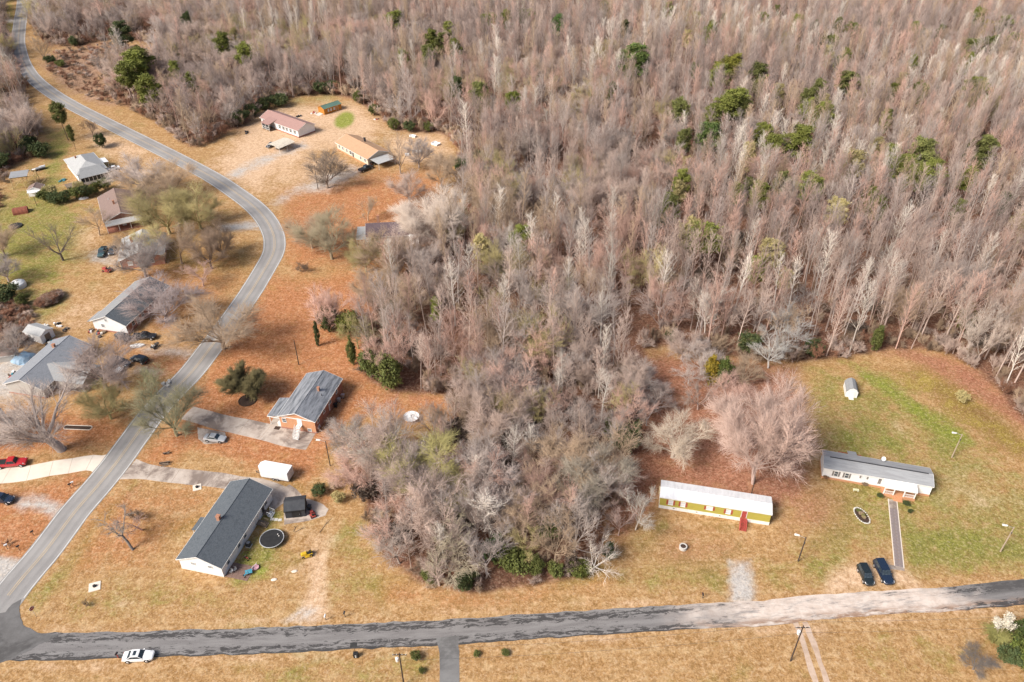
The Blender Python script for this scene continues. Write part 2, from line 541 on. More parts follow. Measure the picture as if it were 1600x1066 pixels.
COVER = {
    'leaf': [
        ([(300, 700), (240, 733), (222, 718), (285, 640), (330, 565), (380, 490), (425, 430), (470, 440), (560, 420), (605, 470),
          (575, 560), (600, 612), (700, 615), (700, 650), (640, 648), (560, 655), (530, 690), (500, 730), (480, 752), (390, 728)], 0.95, 14),
        ([(-80, 765), (60, 760), (125, 733), (150, 742), (100, 800), (35, 880), (-80, 880)], 0.85, 10),
        ([(-80, 640), (90, 640), (215, 655), (185, 695), (60, 712), (-80, 735)], 0.85, 14),
        ([(170, 752), (345, 765), (330, 800), (230, 890), (110, 900), (110, 860)], 0.55, 22),
        ([(440, 300), (560, 265), (690, 265), (705, 400), (640, 430), (560, 415), (455, 430), (440, 380)], 0.8, 18),
        ([(200, 395), (395, 370), (405, 440), (345, 500), (290, 540), (215, 520), (210, 450)], 0.5, 20),
        ([(600, 905), (760, 930), (950, 890), (960, 915), (770, 948), (600, 945)], 0.55, 14),
        ([(170, 535), (300, 548), (285, 590), (225, 585)], 0.7, 14),
        ([(440, 780), (520, 770), (520, 800)], 0.8, 10),
    ],
    'red': [
        ([(955, 640), (1000, 600), (1000, 550), (1120, 560), (1245, 575), (1270, 690), (1262, 760), (1235, 800), (1180, 790), (1040, 760), (1010, 800), (960, 860), (940, 780)], 0.95, 16),
        ([(1370, 548), (1440, 545), (1530, 575), (1640, 670), (1620, 690), (1530, 625), (1440, 570)], 0.9, 10),
        ([(1225, 740), (1330, 770), (1330, 830), (1260, 850), (1220, 830)], 0.5, 22),
        ([(690, 620), (560, 655), (610, 612)], 0.6, 10),
        ([(250, 560), (320, 545), (290, 640), (225, 715), (215, 700), (262, 630)], 0.35, 10),
        ([(255, 730), (200, 790), (185, 780), (235, 730)], 0.5, 8),
        ([(1020, 815), (1180, 835), (1130, 900), (1000, 880), (960, 860)], 0.4, 20),
    ],
    'green': [
        ([(1250, 570), (1330, 560), (1500, 660), (1640, 760), (1640, 870), (1430, 860), (1300, 880), (1210, 900), (1240, 840), (1290, 760), (1250, 660)], 0.55, 24),
        ([(1300, 562), (1365, 572), (1480, 650), (1560, 705), (1490, 705), (1400, 640)], 0.85, 10),
        ([(1290, 700), (1310, 640), (1400, 650), (1440, 720), (1330, 720)], 0.7, 16),
        ([(0, 300), (80, 270), (140, 330), (135, 400), (60, 470), (-60, 440), (-60, 320)], 0.72, 20),
        ([(75, 205), (112, 198), (98, 290), (60, 300)], 0.75, 9),
        ([(350, 905), (425, 792), (446, 800), (432, 870), (408, 905), (365, 925)], 0.75, 9),
        ([(505, 650), (560, 628), (550, 690), (500, 730)], 0.75, 9),
        ([(500, 830), (570, 800), (590, 880), (640, 910), (560, 955), (520, 930)], 0.55, 24),
        ([(1395, 800), (1640, 840), (1640, 890), (1420, 892)], 0.9, 16),
        ([(1250, 850), (1330, 860), (1320, 900), (1240, 915)], 0.7, 14),
        ([(130, 215), (170, 235), (190, 300), (150, 290)], 0.5, 10),
        ([(240, 380), (330, 395), (390, 380), (395, 430), (330, 440), (250, 430)], 0.6, 12),
        ([(350, 545), (440, 560), (430, 620), (350, 640), (300, 600)], 0.45, 14),
        ([(60, 940), (180, 880), (330, 910), (380, 960), (120, 975)], 0.35, 18),
        ([(960, 870), (1140, 880), (1140, 930), (960, 925)], 0.5, 14),
        ([(38, 952), (60, 970), (130, 872), (252, 716), (241, 706), (110, 862)], 0.55, 5),
        ([(420, 1025), (680, 1030), (680, 1090), (420, 1090)], 0.4, 14),
        ([(20, 0), (28, 60), (12, 90), (-30, 60), (-30, 0)], 0.8, 8),
        ([(20, 470), (90, 440), (110, 480), (60, 510)], 0.7, 10),
        ([(960, 830), (1040, 812), (1050, 860), (990, 885)], 0.5, 14),
        ([(210, 790), (330, 800), (290, 860), (250, 850)], 0.5, 18),
        ([(445, 150), (520, 140), (540, 160), (450, 172)], 0.5, 6),
        ([(1330, 1000), (1440, 975), (1560, 990), (1500, 1066), (1380, 1060)], 0.3, 18),
        ([(870, 905), (945, 885), (950, 905), (870, 925)], 0.75, 7),
        ([(215, 700), (290, 600), (300, 605), (232, 708)], 0.4, 6),
    ],
    'bright': [
        ([(1310, 566), (1360, 574), (1480, 655), (1550, 702), (1495, 700), (1400, 636)], 0.5, 8),
        (ell(1350, 690, 45, 22), 0.32, 16), (ell(1500, 850, 60, 18), 0.34, 14), (ell(1275, 880, 28, 14), 0.34, 12), (ell(1400, 720, 30, 10), 0.3, 10),
        (ell(60, 360, 40, 18), 0.3, 14), (ell(70, 440, 30, 14), 0.3, 12), (ell(230, 820, 14, 12), 0.3, 8), (ell(545, 830, 25, 16), 0.3, 10), (ell(95, 250, 10, 22), 0.32, 8),
        (ell(538, 188, 17, 12, 14, -0.5), 1.0, 3),
        (ell(411, 896, 15, 9), 0.9, 5),
        (ell(1350, 795, 40, 25), 0.25, 14),
        (ell(1035, 822, 12, 9), 0.45, 6),
        (ell(350, 912, 12, 8), 0.4, 5),
        (ell(385, 870, 14, 12), 0.45, 7),
        (ell(1368, 776, 9, 6), 0.7, 4),
        (ell(1520, 897, 28, 6), 0.4, 6),
    ],
    'dirt': [
        ([(70, 986), (200, 984), (400, 978), (600, 968), (1000, 946), (1180, 937), (1180, 928), (1000, 936), (600, 957), (400, 967), (200, 974), (60, 976)], 0.5, 5),
        ([(20, 1040), (250, 1028), (550, 1016), (680, 1012), (680, 1021), (550, 1027), (250, 1040), (20, 1052)], 0.5, 5),
        ([(720, 1007), (1000, 989), (1200, 979), (1400, 962), (1600, 944), (1600, 958), (1400, 976), (1200, 992), (1000, 1001), (720, 1018)], 0.5, 6),
        ([(486, 860), (512, 862), (508, 920), (512, 970), (465, 974), (482, 920)], 0.9, 9),
        ([(470, 830), (530, 815), (515, 880), (480, 880)], 0.55, 12),
        ([(330, 262), (395, 185), (440, 165), (560, 160), (600, 200), (565, 235), (500, 235), (440, 270), (400, 300), (360, 285)], 0.85, 12),
        ([(400, 250), (470, 235), (560, 250), (530, 270), (460, 300), (420, 305)], 0.55, 12),
        ([(600, 205), (700, 205), (710, 250), (640, 260), (600, 250)], 0.65, 10),
        ([(1295, 885), (1400, 872), (1440, 918), (1290, 928)], 0.7, 8),
        ([(1230, 978), (1290, 975), (1300, 990), (1262, 1000)], 0.7, 8),
        ([(100, 480), (180, 440), (150, 510), (60, 510)], 0.5, 14),
        ([(110, 360), (160, 350), (170, 400), (110, 400)], 0.45, 12),
        (ell(197, 945, 12, 9), 0.6, 5),
        (ell(1410, 665, 16, 9), 0.55, 7),
        ([(140, 195), (240, 230), (230, 250), (160, 245), (130, 215)], 0.7, 10),
        ([(0, 830), (20, 815), (40, 830), (10, 850)], 0.4, 10),
        ([(240, 222), (300, 262), (330, 285), (322, 292), (230, 238)], 0.4, 6),
        (ell(461, 894, 9, 4), 0.8, 3),
        ([(1440, 745), (1560, 730), (1600, 790), (1500, 800)], 0.35, 22),
    ],
    'gravel': [
        ([(1138, 878), (1172, 876), (1182, 944), (1142, 944)], 0.9, 6),
        ([(-60, 868), (20, 872), (36, 878), (0, 922), (-60, 960)], 1.0, 5),
        ([(22, 772), (60, 774), (108, 792), (88, 812), (60, 802), (15, 792)], 0.75, 6),
        ([(352, 275), (385, 255), (425, 238), (475, 222), (480, 230), (440, 245), (400, 265), (362, 282)], 0.75, 5),
        ([(416, 318), (455, 297), (500, 268), (555, 258), (565, 275), (510, 300), (465, 302), (430, 326)], 0.65, 7),
        ([(-60, 560), (60, 545), (110, 545), (100, 590), (40, 620), (-60, 640)], 0.75, 12),
        ([(210, 540), (310, 545), (315, 562), (230, 556)], 0.6, 6),
        ([(205, 570), (262, 578), (250, 590), (205, 585)], 0.6, 6),
        ([(340, 353), (402, 345), (408, 357), (345, 361)], 0.9, 4),
        ([(445, 970), (505, 970), (490, 950), (470, 952)], 0.6, 6),
        ([(140, 395), (185, 375), (215, 390), (180, 420), (138, 412)], 0.5, 6),
        ([(-40, 28), (24, 29), (24, 35), (-40, 35)], 1.0, 3),
    ],
    'brush': [
        ([(60, 95), (95, 75), (180, 65), (240, 75), (215, 105), (160, 118), (185, 165), (150, 160), (95, 135)], 0.9, 8),
        ([(-60, 470), (40, 470), (58, 500), (40, 545), (-60, 560)], 0.9, 8),
        ([(-60, 200), (10, 180), (20, 260), (0, 340), (-60, 340)], 0.5, 14),
        ([(65, 470), (100, 455), (90, 475), (60, 485)], 0.8, 6),
    ],
    'weed': [
        ([(1385, 572), (1450, 565), (1530, 600), (1620, 690), (1640, 740), (1560, 710), (1470, 640)], 0.8, 16),
        ([(0, 960), (60, 1000), (70, 975), (130, 880), (300, 640), (288, 640), (110, 870), (40, 975)], 0.0, 8),
    ],
}
LAYERS = ['leaf', 'red', 'green', 'bright', 'dirt', 'gravel', 'brush', 'weed']


def make_axis(lo, hi, step, far):
    a = list(np.arange(lo, hi + 1e-6, step))
    s = step
    while a[-1] < far:
        s *= 1.35; a.append(a[-1] + s)
    s = step
    while a[0] > -far:
        s *= 1.35; a.insert(0, a[0] - s)
    return np.array(a)


def build_ground():
    xs = make_axis(-330, 330, 1.7, 9000)
    ys = make_axis(58, 560, 1.7, 9000)
    nx, ny = len(xs), len(ys)
    X, Y = np.meshgrid(xs, ys)
    X = X.ravel(); Y = Y.ravel()
    px, py = px_of(X, Y)
    # far outside the frame the land simply goes on: woods to the north, east and west, fields to the south
    px = np.nan_to_num(np.clip(px, -550, 2140), nan=800); py = np.nan_to_num(np.clip(py, -105, 1400), nan=1400)
    W = {}
    for k in LAYERS:
        w = np.zeros(X.shape)
        for poly, amt, soft in COVER[k]:
            w = np.maximum(w, amt * np.clip(0.5 + poly_sd(px, py, poly) / (3.2 * soft), 0, 1))
        W[k] = w
    fo = np.zeros(X.shape)
    for poly in WOODS: fo = np.maximum(fo, np.clip(0.5 + poly_sd(px, py, poly) / 16, 0, 1))
    out = (np.abs(X) > 600) | (Y > 700)
    fo = np.where(out & (Y > 120), 1.0, fo)
    verts = np.stack([X, Y, np.zeros_like(X)], 1)
    idx = np.arange(nx * ny).reshape(ny, nx)
    quads = np.stack([idx[:-1, :-1], idx[:-1, 1:], idx[1:, 1:], idx[1:, :-1]], -1).reshape(-1, 4)
    me = bpy.data.meshes.new('ground')
    me.vertices.add(len(verts)); me.vertices.foreach_set('co', verts.ravel())
    me.loops.add(quads.size); me.loops.foreach_set('vertex_index', quads.ravel().astype(np.int32))
    me.polygons.add(len(quads))
    me.polygons.foreach_set('loop_start', np.arange(0, quads.size, 4, dtype=np.int32))
    me.update(calc_edges=True)
    for nm, ch in (('cover_a', ['leaf', 'red', 'green']), ('cover_b', ['bright', 'dirt', 'gravel']), ('cover_c', ['brush', 'weed', None])):
        at_ = me.attributes.new(nm, 'FLOAT_COLOR', 'POINT')
        cc = np.ones((len(verts), 4), np.float32)
        for i, k in enumerate(ch): cc[:, i] = W[k] if k else fo
        at_.data.foreach_set('color', cc.ravel())
    t = NT('land_cover')
    p = t.pos()
    nb = t.noise(p, 0.035, 5, 0.65)
    nm_ = t.noise(p, 0.16, 6, 0.7, 0.3)
    ns = t.noise(p, 0.9, 5, 0.75)
    nf = t.noise(p, 3.2, 3, 0.8)
    st = t.noise(t.mul(p, (0.07, 0.9, 1)), 1.0, 4, 0.6)       # mowing streaks, east-west
    edge = t.math('SUBTRACT', t.math('ADD', t.math('MULTIPLY', nm_, 1.6), t.math('MULTIPLY', ns, 0.8)), 1.2)

    def wgt(sock, k=1.0):
        a = t.math('ADD', sock, t.math('MULTIPLY', edge, k))
        a = t.math('MULTIPLY', t.ramp(a, 0.12, 0.88), t.ramp(sock, 0.0, 0.15))
        return a
    ca, cb_, cc_ = [], [], []
    for nm, lst in (('cover_a', ca), ('cover_b', cb_), ('cover_c', cc_)):
        an = t.n('ShaderNodeAttribute'); an.attribute_name = nm
        sp = t.n('ShaderNodeSeparateColor'); t.l(an.outputs['Color'], sp.inputs[0])
        lst += [sp.outputs[0], sp.outputs[1], sp.outputs[2]]
    mixv = t.math('ADD', t.math('MULTIPLY', ns, 0.5), t.math('MULTIPLY', nf, 0.5))
    tan = t.mix(t.ramp(mixv, 0.38, 0.61), (0.235, 0.122, 0.043), (0.46, 0.28, 0.13))
    nq = t.noise(p, 0.42, 5, 0.7, 0.4)
    tan = t.mix(t.ramp(st, 0.45, 0.7, 0, 0.28), tan, (0.52, 0.36, 0.19))
    tan = t.mix(t.ramp(nq, 0.52, 0.7, 0, 0.5), tan, (0.28, 0.165, 0.065))
    tan = t.mix(t.ramp(nq, 0.5, 0.34, 0, 0.5), tan, (0.54, 0.38, 0.21))
    tan = t.mix(t.ramp(nm_, 0.5, 0.7, 0, 0.5), tan, (0.36, 0.19, 0.07))
    grn = t.mix(t.ramp(mixv, 0.40, 0.61), (0.085, 0.11, 0.016), (0.255, 0.255, 0.062))
    grn = t.mix(t.ramp(nq, 0.5, 0.7, 0, 0.7), grn, (0.34, 0.25, 0.105))
    c = t.mix(t.ramp(t.math('ADD', t.math('MULTIPLY', nb, 0.5), t.math('MULTIPLY', nm_, 0.5)), 0.52, 0.64, 0, 0.4), tan, grn)
    c = t.mix(t.math('MULTIPLY', wgt(ca[2]), 0.85), c, grn)
    weed = t.mix(t.ramp(t.math('ADD', t.math('MULTIPLY', nf, 0.5), t.math('MULTIPLY', nm_, 0.5)), 0.42, 0.6), (0.15, 0.085, 0.03), (0.33, 0.25, 0.06))
    c = t.mix(wgt(cc_[1]), c, weed)
    lf = t.mix(t.ramp(mixv, 0.39, 0.60), (0.25, 0.088, 0.035), (0.49, 0.215, 0.10))
    lf = t.mix(t.ramp(nm_, 0.5, 0.72, 0, 0.6), lf, (0.38, 0.22, 0.08))
    lf = t.mix(t.ramp(nq, 0.52, 0.7, 0, 0.55), lf, (0.24, 0.105, 0.04))
    lf = t.mix(t.ramp(nq, 0.48, 0.32, 0, 0.4), lf, (0.56, 0.33, 0.18))
    c = t.mix(t.math('MULTIPLY', wgt(ca[0]), 0.93), c, lf)
    rd = t.mix(t.ramp(mixv, 0.39, 0.61), (0.19, 0.07, 0.042), (0.40, 0.185, 0.12))
    rd = t.mix(t.ramp(nm_, 0.5, 0.72, 0, 0.4), rd, (0.33, 0.20, 0.09))
    c = t.mix(t.math('MULTIPLY', wgt(ca[1]), 0.92), c, rd)
    drt = t.mix(t.ramp(mixv, 0.38, 0.61), (0.46, 0.29, 0.17), (0.68, 0.49, 0.34))
    c = t.mix(t.math('MULTIPLY', wgt(cb_[1]), 0.9), c, drt)
    c = t.mix(t.math('MULTIPLY', wgt(cb_[0], 0.5), 0.9), c, t.mix(t.ramp(mixv, 0.35, 0.65), (0.10, 0.14, 0.015), (0.28, 0.33, 0.04)))
    grv = t.mix(t.ramp(t.math('ADD', t.math('MULTIPLY', nf, 0.6), t.math('MULTIPLY', ns, 0.4)), 0.35, 0.65), (0.33, 0.30, 0.275), (0.54, 0.51, 0.48))
    c = t.mix(wgt(cb_[2], 0.7), c, grv)
    br = t.mix(t.ramp(t.math('ADD', t.math('MULTIPLY', ns, 0.6), t.math('MULTIPLY', nm_, 0.4)), 0.36, 0.64), (0.13, 0.07, 0.045), (0.40, 0.25, 0.165))
    c = t.mix(wgt(cc_[0]), c, br)
    fl = t.mix(t.ramp(mixv, 0.40, 0.61), (0.10, 0.045, 0.03), (0.27, 0.14, 0.092))
    fl = t.mix(t.ramp(nm_, 0.48, 0.7, 0, 0.5), fl, (0.10, 0.06, 0.045))
    c = t.mix(wgt(cc_[2], 0.7), c, fl)
    # single fallen leaves and tussocks
    vo = t.n('ShaderNodeTexVoronoi'); t.l(p, vo.inputs['Vector']); vo.inputs['Scale'].default_value = 1.6
    c = t.mix(t.math('MULTIPLY', t.ramp(vo.outputs['Distance'], 0.1, 0.45, 0.4, 0), t.ramp(nf, 0.42, 0.62)), c, t.mix(0.6, c, (0.07, 0.045, 0.02)))
    clump = t.noise(p, 1.9, 2, 0.55, 0.6)
    c = t.mix(t.ramp(clump, 0.52, 0.68, 0, 0.5), c, t.mix(0.55, c, (0.10, 0.06, 0.02)))
    c = t.mix(t.ramp(clump, 0.48, 0.34, 0, 0.4), c, t.mix(0.5, c, (0.72, 0.55, 0.38)))
    hsum = t.math('ADD', t.math('MULTIPLY', ns, 0.6), t.math('MULTIPLY', nf, 0.5))
    t.bump(hsum, 0.75, 0.22)
    mat = t.out(c, 0.95, 0.1)
    me.materials.append(mat)
    o = link('ground', me)
    tag(o, 'lawns, leaf litter and woodland floor of the whole neighbourhood', None, None, 'structure')
    return o


build_ground()


# ------------------------------------------------------------------ roads, drives and paths
def smooth_path(pts, step=1.5):
    P = [Vector((p[0], p[1], 0)) for p in pts]
    P = [P[0] * 2 - P[1]] + P + [P[-1] * 2 - P[-2]]
    out = []
    for i in range(1, len(P) - 2):
        p0, p1, p2, p3 = P[i - 1:i + 3]
        n = max(2, int((p2 - p1).length / step))
        for k in range(n):
            t = k / n
            out.append(0.5 * ((2 * p1) + (p2 - p0) * t + (2 * p0 - 5 * p1 + 4 * p2 - p3) * t * t + (3 * p1 - p0 - 3 * p2 + p3) * t ** 3))
    out.append(P[-2])
    return out


def ribbon(name, path, w, z, m, parent=None, off=0.0, jit=0.0, seed=0, skirt=0.0, cut=None):
    """Strip along a path; w is a width or a pair list; returns one object, or slabs when cut is a length."""
    rr = random.Random(seed)
    n = len(path)
    L, Rr, S = [], [], []
    s = 0.0
    for i, p in enumerate(path):
        d = (path[min(i + 1, n - 1)] - path[max(i - 1, 0)]).normalized()
        nrm = Vector((d.y, -d.x, 0))
        ww = w(i / (n - 1)) if callable(w) else w
        c = p + nrm * off
        if i: s += (p - path[i - 1]).length
        L.append(c - nrm * (ww / 2 + rr.uniform(-jit, jit)))
        Rr.append(c + nrm * (ww / 2 + rr.uniform(-jit, jit)))
        S.append(s)

    def strip(i0, i1, nm, par):
        vs, fs, uvs = [], [], []
        for i in range(i0, i1 + 1):
            vs += [(L[i].x, L[i].y, z), (Rr[i].x, Rr[i].y, z)]
            uvs += [(1, S[i]), (0, S[i])]
        k = i1 - i0 + 1
        for i in range(k - 1): fs.append((2 * i, 2 * i + 1, 2 * i + 3, 2 * i + 2))
        me = bpy.data.meshes.new(nm)
        if skirt:
            b = len(vs)
            vs += [(x, y, q - skirt) for x, y, q in vs]; uvs += uvs
            for i in range(k - 1):
                fs.append((2 * i, 2 * i + 2, b + 2 * i + 2, b + 2 * i)); fs.append((2 * i + 1, b + 2 * i + 1, b + 2 * i + 3, 2 * i + 3))
            fs.append((0, b, b + 1, 1)); e = 2 * (k - 1); fs.append((e, e + 1, b + e + 1, b + e))
        me.from_pydata(vs, [], fs)
        ul = me.uv_layers.new(name='UVMap')
        vi = np.zeros(len(me.loops), np.int32); me.loops.foreach_get('vertex_index', vi)
        ul.data.foreach_set('uv', np.array(uvs, np.float32)[vi].ravel())
        me.materials.append(m)
        me.update()
        return link(nm, me, par)
    if not cut: return strip(0, n - 1, name, parent)
    objs, i0 = [], 0
    for i in range(1, n):
        if S[i] - S[i0] >= cut or i == n - 1:
            objs.append((i0, i)); i0 = i
    for a, b in objs:
        # trim both ends by 2 cm so that the joint reads
        la, ra, lb, rb = L[a].copy(), Rr[a].copy(), L[b].copy(), Rr[b].copy()
        da = (path[min(a + 1, n - 1)] - path[a]).normalized() * 0.025; db = (path[b] - path[b - 1]).normalized() * 0.025
        L[a] += da; Rr[a] += da; L[b] -= db; Rr[b] -= db
        strip(a, b, 'slab', parent)
        L[a], Rr[a], L[b], Rr[b] = la, ra, lb, rb
    return parent


def path_px(pts): return smooth_path([at(*p) for p in pts])


def patch(name, pts, z, m, parent=None, jit=0.12, seed=1, step=0.8, thick=0.03):
    """Flat ground patch with a slightly ragged outline."""
    rr = random.Random(seed)
    P = [at(*p) for p in pts]
    ring = []
    for i, a in enumerate(P):
        b = P[(i + 1) % len(P)]
        n = max(1, int((b - a).length / step))
        for k in range(n):
            q = a.lerp(b, k / n)
            ring.append((q.x + rr.uniform(-jit, jit), q.y + rr.uniform(-jit, jit)))
    return MB().prism(ring, z - thick, z).build(name, m, parent)


ROAD_PTS = [(42, -105), (38, -60), (36, 0), (32, 30), (28.5, 60), (29.5, 75), (37, 100), (53, 123), (80, 145), (115, 166), (150, 184), (190, 204),
            (220, 219), (250, 234), (295, 257), (335, 279), (368, 301), (397, 323), (416, 344), (427, 366), (429, 385), (425, 400), (415, 418),
            (402, 440), (386, 465), (360, 502), (327, 546), (299, 582), (262, 620), (234, 652), (206, 690), (179, 727), (152, 760),
            (117, 800), (72, 860), (36, 902), (0, 947), (-50, 1010), (-110, 1085)]
rp = path_px(ROAD_PTS)
RW = 6.5
road = ribbon('road', rp, RW, 0.030, ASPHALT, jit=0.05, seed=3)
tag(road, 'two-lane asphalt road curving through the neighbourhood', None, None, 'structure')
# markings end where the dark junction begins
cutm = [p for p in rp if p.y > at(0, 944).y]
for off, m, wd, nm in ((0.19, LINEY, 0.10, 'centre_line'), (-0.19, LINEY, 0.10, 'centre_line'), (RW / 2 - 0.28, LINEW, 0.15, 'edge_line'), (-RW / 2 + 0.28, LINEW, 0.15, 'edge_line')):
    pth = cutm if nm == 'centre_line' else [p for p in rp if p.y > at(25, 940).y]
    ribbon(nm, pth, wd, 0.036, m, road, off)

SIDE_PTS = [(-160, 1012), (-60, 1012), (0, 1012), (75, 1010), (175, 1008.5), (250, 1006), (400, 1001), (550, 994.5), (675, 989), (800, 981),
            (1000, 968), (1100, 962), (1200, 957.5), (1275, 949), (1400, 940.5), (1500, 934.5), (1600, 924.5), (1700, 912), (1850, 893)]
sp_ = path_px(SIDE_PTS)
side = ribbon('side_road', sp_, lambda t: 5.0 - 0.3 * math.sin(3 * t), 0.016, SIDEROAD, jit=0.16, seed=5)
tag(side, 'narrow patched side road along the bottom of the view', None, None, 'structure')
street = ribbon('side_street', path_px([(700, 995), (701, 1012), (702, 1030), (703, 1066), (704, 1130)]), lambda t: 3.1 + 2.2 * max(0, 0.35 - t) ** 1.2, 0.022, STREETM, jit=0.1, seed=8)
tag(street, 'short grey side street joining the side road from the bottom edge', None, None, 'structure')
apron = patch('junction', [(34, 936), (30, 955), (36, 976), (58, 989), (96, 992), (60, 1008), (20, 1030), (0, 1036), (-80, 1046), (-110, 990), (-40, 950), (-12, 962), (8, 957), (20, 944)], 0.042, JUNC, seed=9, jit=0.1)
tag(apron, 'dark asphalt junction where the side road meets the main road', None, None, 'structure')

# concrete drives, laid in slabs
dw = thing('driveway', 'pale curved concrete driveway with the red pickup truck on it', None, (0, 0, 0)); dw['kind'] = 'structure'
ribbon('slab', path_px([(178, 722), (160, 725), (140, 723), (110, 728), (80, 732), (45, 739), (10, 743), (-30, 742), (-90, 736)]),
       lambda t: 4.4 + 4.2 * max(0, 0.14 - t) * 7, 0.026, CONCW, dw, skirt=0.03, cut=3.6)
dw = thing('driveway', 'stained concrete driveway leading to the white cargo trailer', None, (0, 0, 0)); dw['kind'] = 'structure'
ribbon('slab', path_px([(200, 733), (225, 737), (262, 742), (300, 746), (340, 750), (372, 756), (400, 760), (425, 770), (446, 784)]),
       lambda t: 3.9 + 1.9 * max(0, 0.12 - t) * 8 + (1.7 * max(0, t - 0.72) / 0.28), 0.026, CONCS, dw, skirt=0.03, cut=4.0, jit=0.06)
dw2 = patch('slab', [(430, 772), (452, 757), (463, 764), (474, 778), (492, 783), (505, 788), (513, 796), (508, 806), (482, 814), (444, 820), (443, 785)], 0.034, CONCS, dw, 0.05, 4)
dw = thing('driveway', 'stained concrete driveway running up to the brick house', None, (0, 0, 0)); dw['kind'] = 'structure'
ribbon('slab', path_px([(292, 645), (318, 652), (345, 660), (380, 667), (415, 675), (450, 684), (486, 690)]), lambda t: 4.3 + 1.0 * t, 0.026, CONCS, dw, skirt=0.03, cut=4.0, jit=0.06)
patch('slab', [(308, 668), (352, 676), (356, 692), (320, 694), (310, 686)], 0.020, CONCS, dw, 0.08, 12)
for off, sd in ((-0.75, 21), (0.75, 22)):
    pass
trk = thing('dirt_track', 'two-rut dirt track leaving the side road past the utility pole', None, (0, 0, 0)); trk['kind'] = 'structure'
TRKM = M_plain('pale_track_earth', (0.55, 0.42, 0.33), 0.9, (0.42, 0.30, 0.22), 0.7, bump=0.4)
tp = path_px([(1250, 972), (1258, 992), (1268, 1020), (1278, 1050), (1286, 1080), (1294, 1120)])
for off in (-0.85, 0.85): ribbon('rut', tp, 0.95, 0.014, TRKM, trk, off, jit=0.16, seed=int(30 + off * 10))

# ------------------------------------------------------------------ trees: meshes grown branch by branch
def np_mesh(name, V, T, mats, mi=None):
    me = bpy.data.meshes.new(name)
    V = np.asarray(V, np.float32); T = np.asarray(T, np.int32)
    me.vertices.add(len(V)); me.vertices.foreach_set('co', V.ravel())
    me.loops.add(T.size); me.loops.foreach_set('vertex_index', T.ravel())
    me.polygons.add(len(T)); me.polygons.foreach_set('loop_start', np.arange(0, T.size, 3, dtype=np.int32))
    for m in mats: me.materials.append(m)
    if mi is not None: me.polygons.foreach_set('material_index', np.asarray(mi, np.int32))
    me.update(calc_edges=True)
    return me


def frames(D):
    ref = np.where((np.abs(D[:, 2]) < 0.9)[:, None], np.array([0, 0, 1.0]), np.array([1.0, 0, 0]))
    A = np.cross(D, ref); A /= np.linalg.norm(A, axis=1, keepdims=True) + 1e-9
    return A, np.cross(D, A)


def np_tubes(segs, n):
    """Frustums; segs rows = p(3), q(3), r0, r1."""
    S = np.asarray(segs, float).reshape(-1, 8)
    if len(S) == 0: return np.zeros((0, 3)), np.zeros((0, 3), int)
    P, Q = S[:, :3], S[:, 3:6]
    D = Q - P; D /= np.linalg.norm(D, axis=1, keepdims=True) + 1e-9
    A, B = frames(D)
    an = np.arange(n) * 2 * math.pi / n
    ring = A[:, None] * np.cos(an)[None, :, None] + B[:, None] * np.sin(an)[None, :, None]
    V = np.concatenate([P[:, None] + ring * S[:, 6][:, None, None], Q[:, None] + ring * S[:, 7][:, None, None]], 1)
    i = np.arange(n); j = (i + 1) % n
    f = np.concatenate([np.stack([i, j, n + j], 1), np.stack([i, n + j, n + i], 1)])
    T = (f[None] + (np.arange(len(S)) * 2 * n)[:, None, None]).reshape(-1, 3)
    return V.reshape(-1, 3), T


def np_spikes(P, Q, r):
    D = Q - P; D /= np.linalg.norm(D, axis=1, keepdims=True) + 1e-9
    A, B = frames(D)
    an = np.arange(3) * 2 * math.pi / 3
    ring = A[:, None] * np.cos(an)[None, :, None] + B[:, None] * np.sin(an)[None, :, None]
    V = np.concatenate([P[:, None] + ring * np.reshape(r, (-1, 1, 1)), Q[:, None]], 1)
    f = np.array([[0, 1, 3], [1, 2, 3], [2, 0, 3]])
    T = (f[None] + (np.arange(len(P)) * 4)[:, None, None]).reshape(-1, 3)
    return V.reshape(-1, 3), T


def cat_meshes(parts):
    V, T, b = [], [], 0
    for v, t in parts:
        V.append(v); T.append(np.asarray(t) + b); b += len(v)
    return np.concatenate(V), np.concatenate(T)


def rdir(rr, d, ang):
    """Unit vector at angle ang from d, random azimuth."""
    d = d.normalized()
    ref = Vector((0, 0, 1)) if abs(d.z) < 0.95 else Vector((1, 0, 0))
    a = d.cross(ref).normalized(); b = d.cross(a)
    z = rr.uniform(0, 6.2832)
    return (d * math.cos(ang) + (a * math.cos(z) + b * math.sin(z)) * math.sin(ang)).normalized()


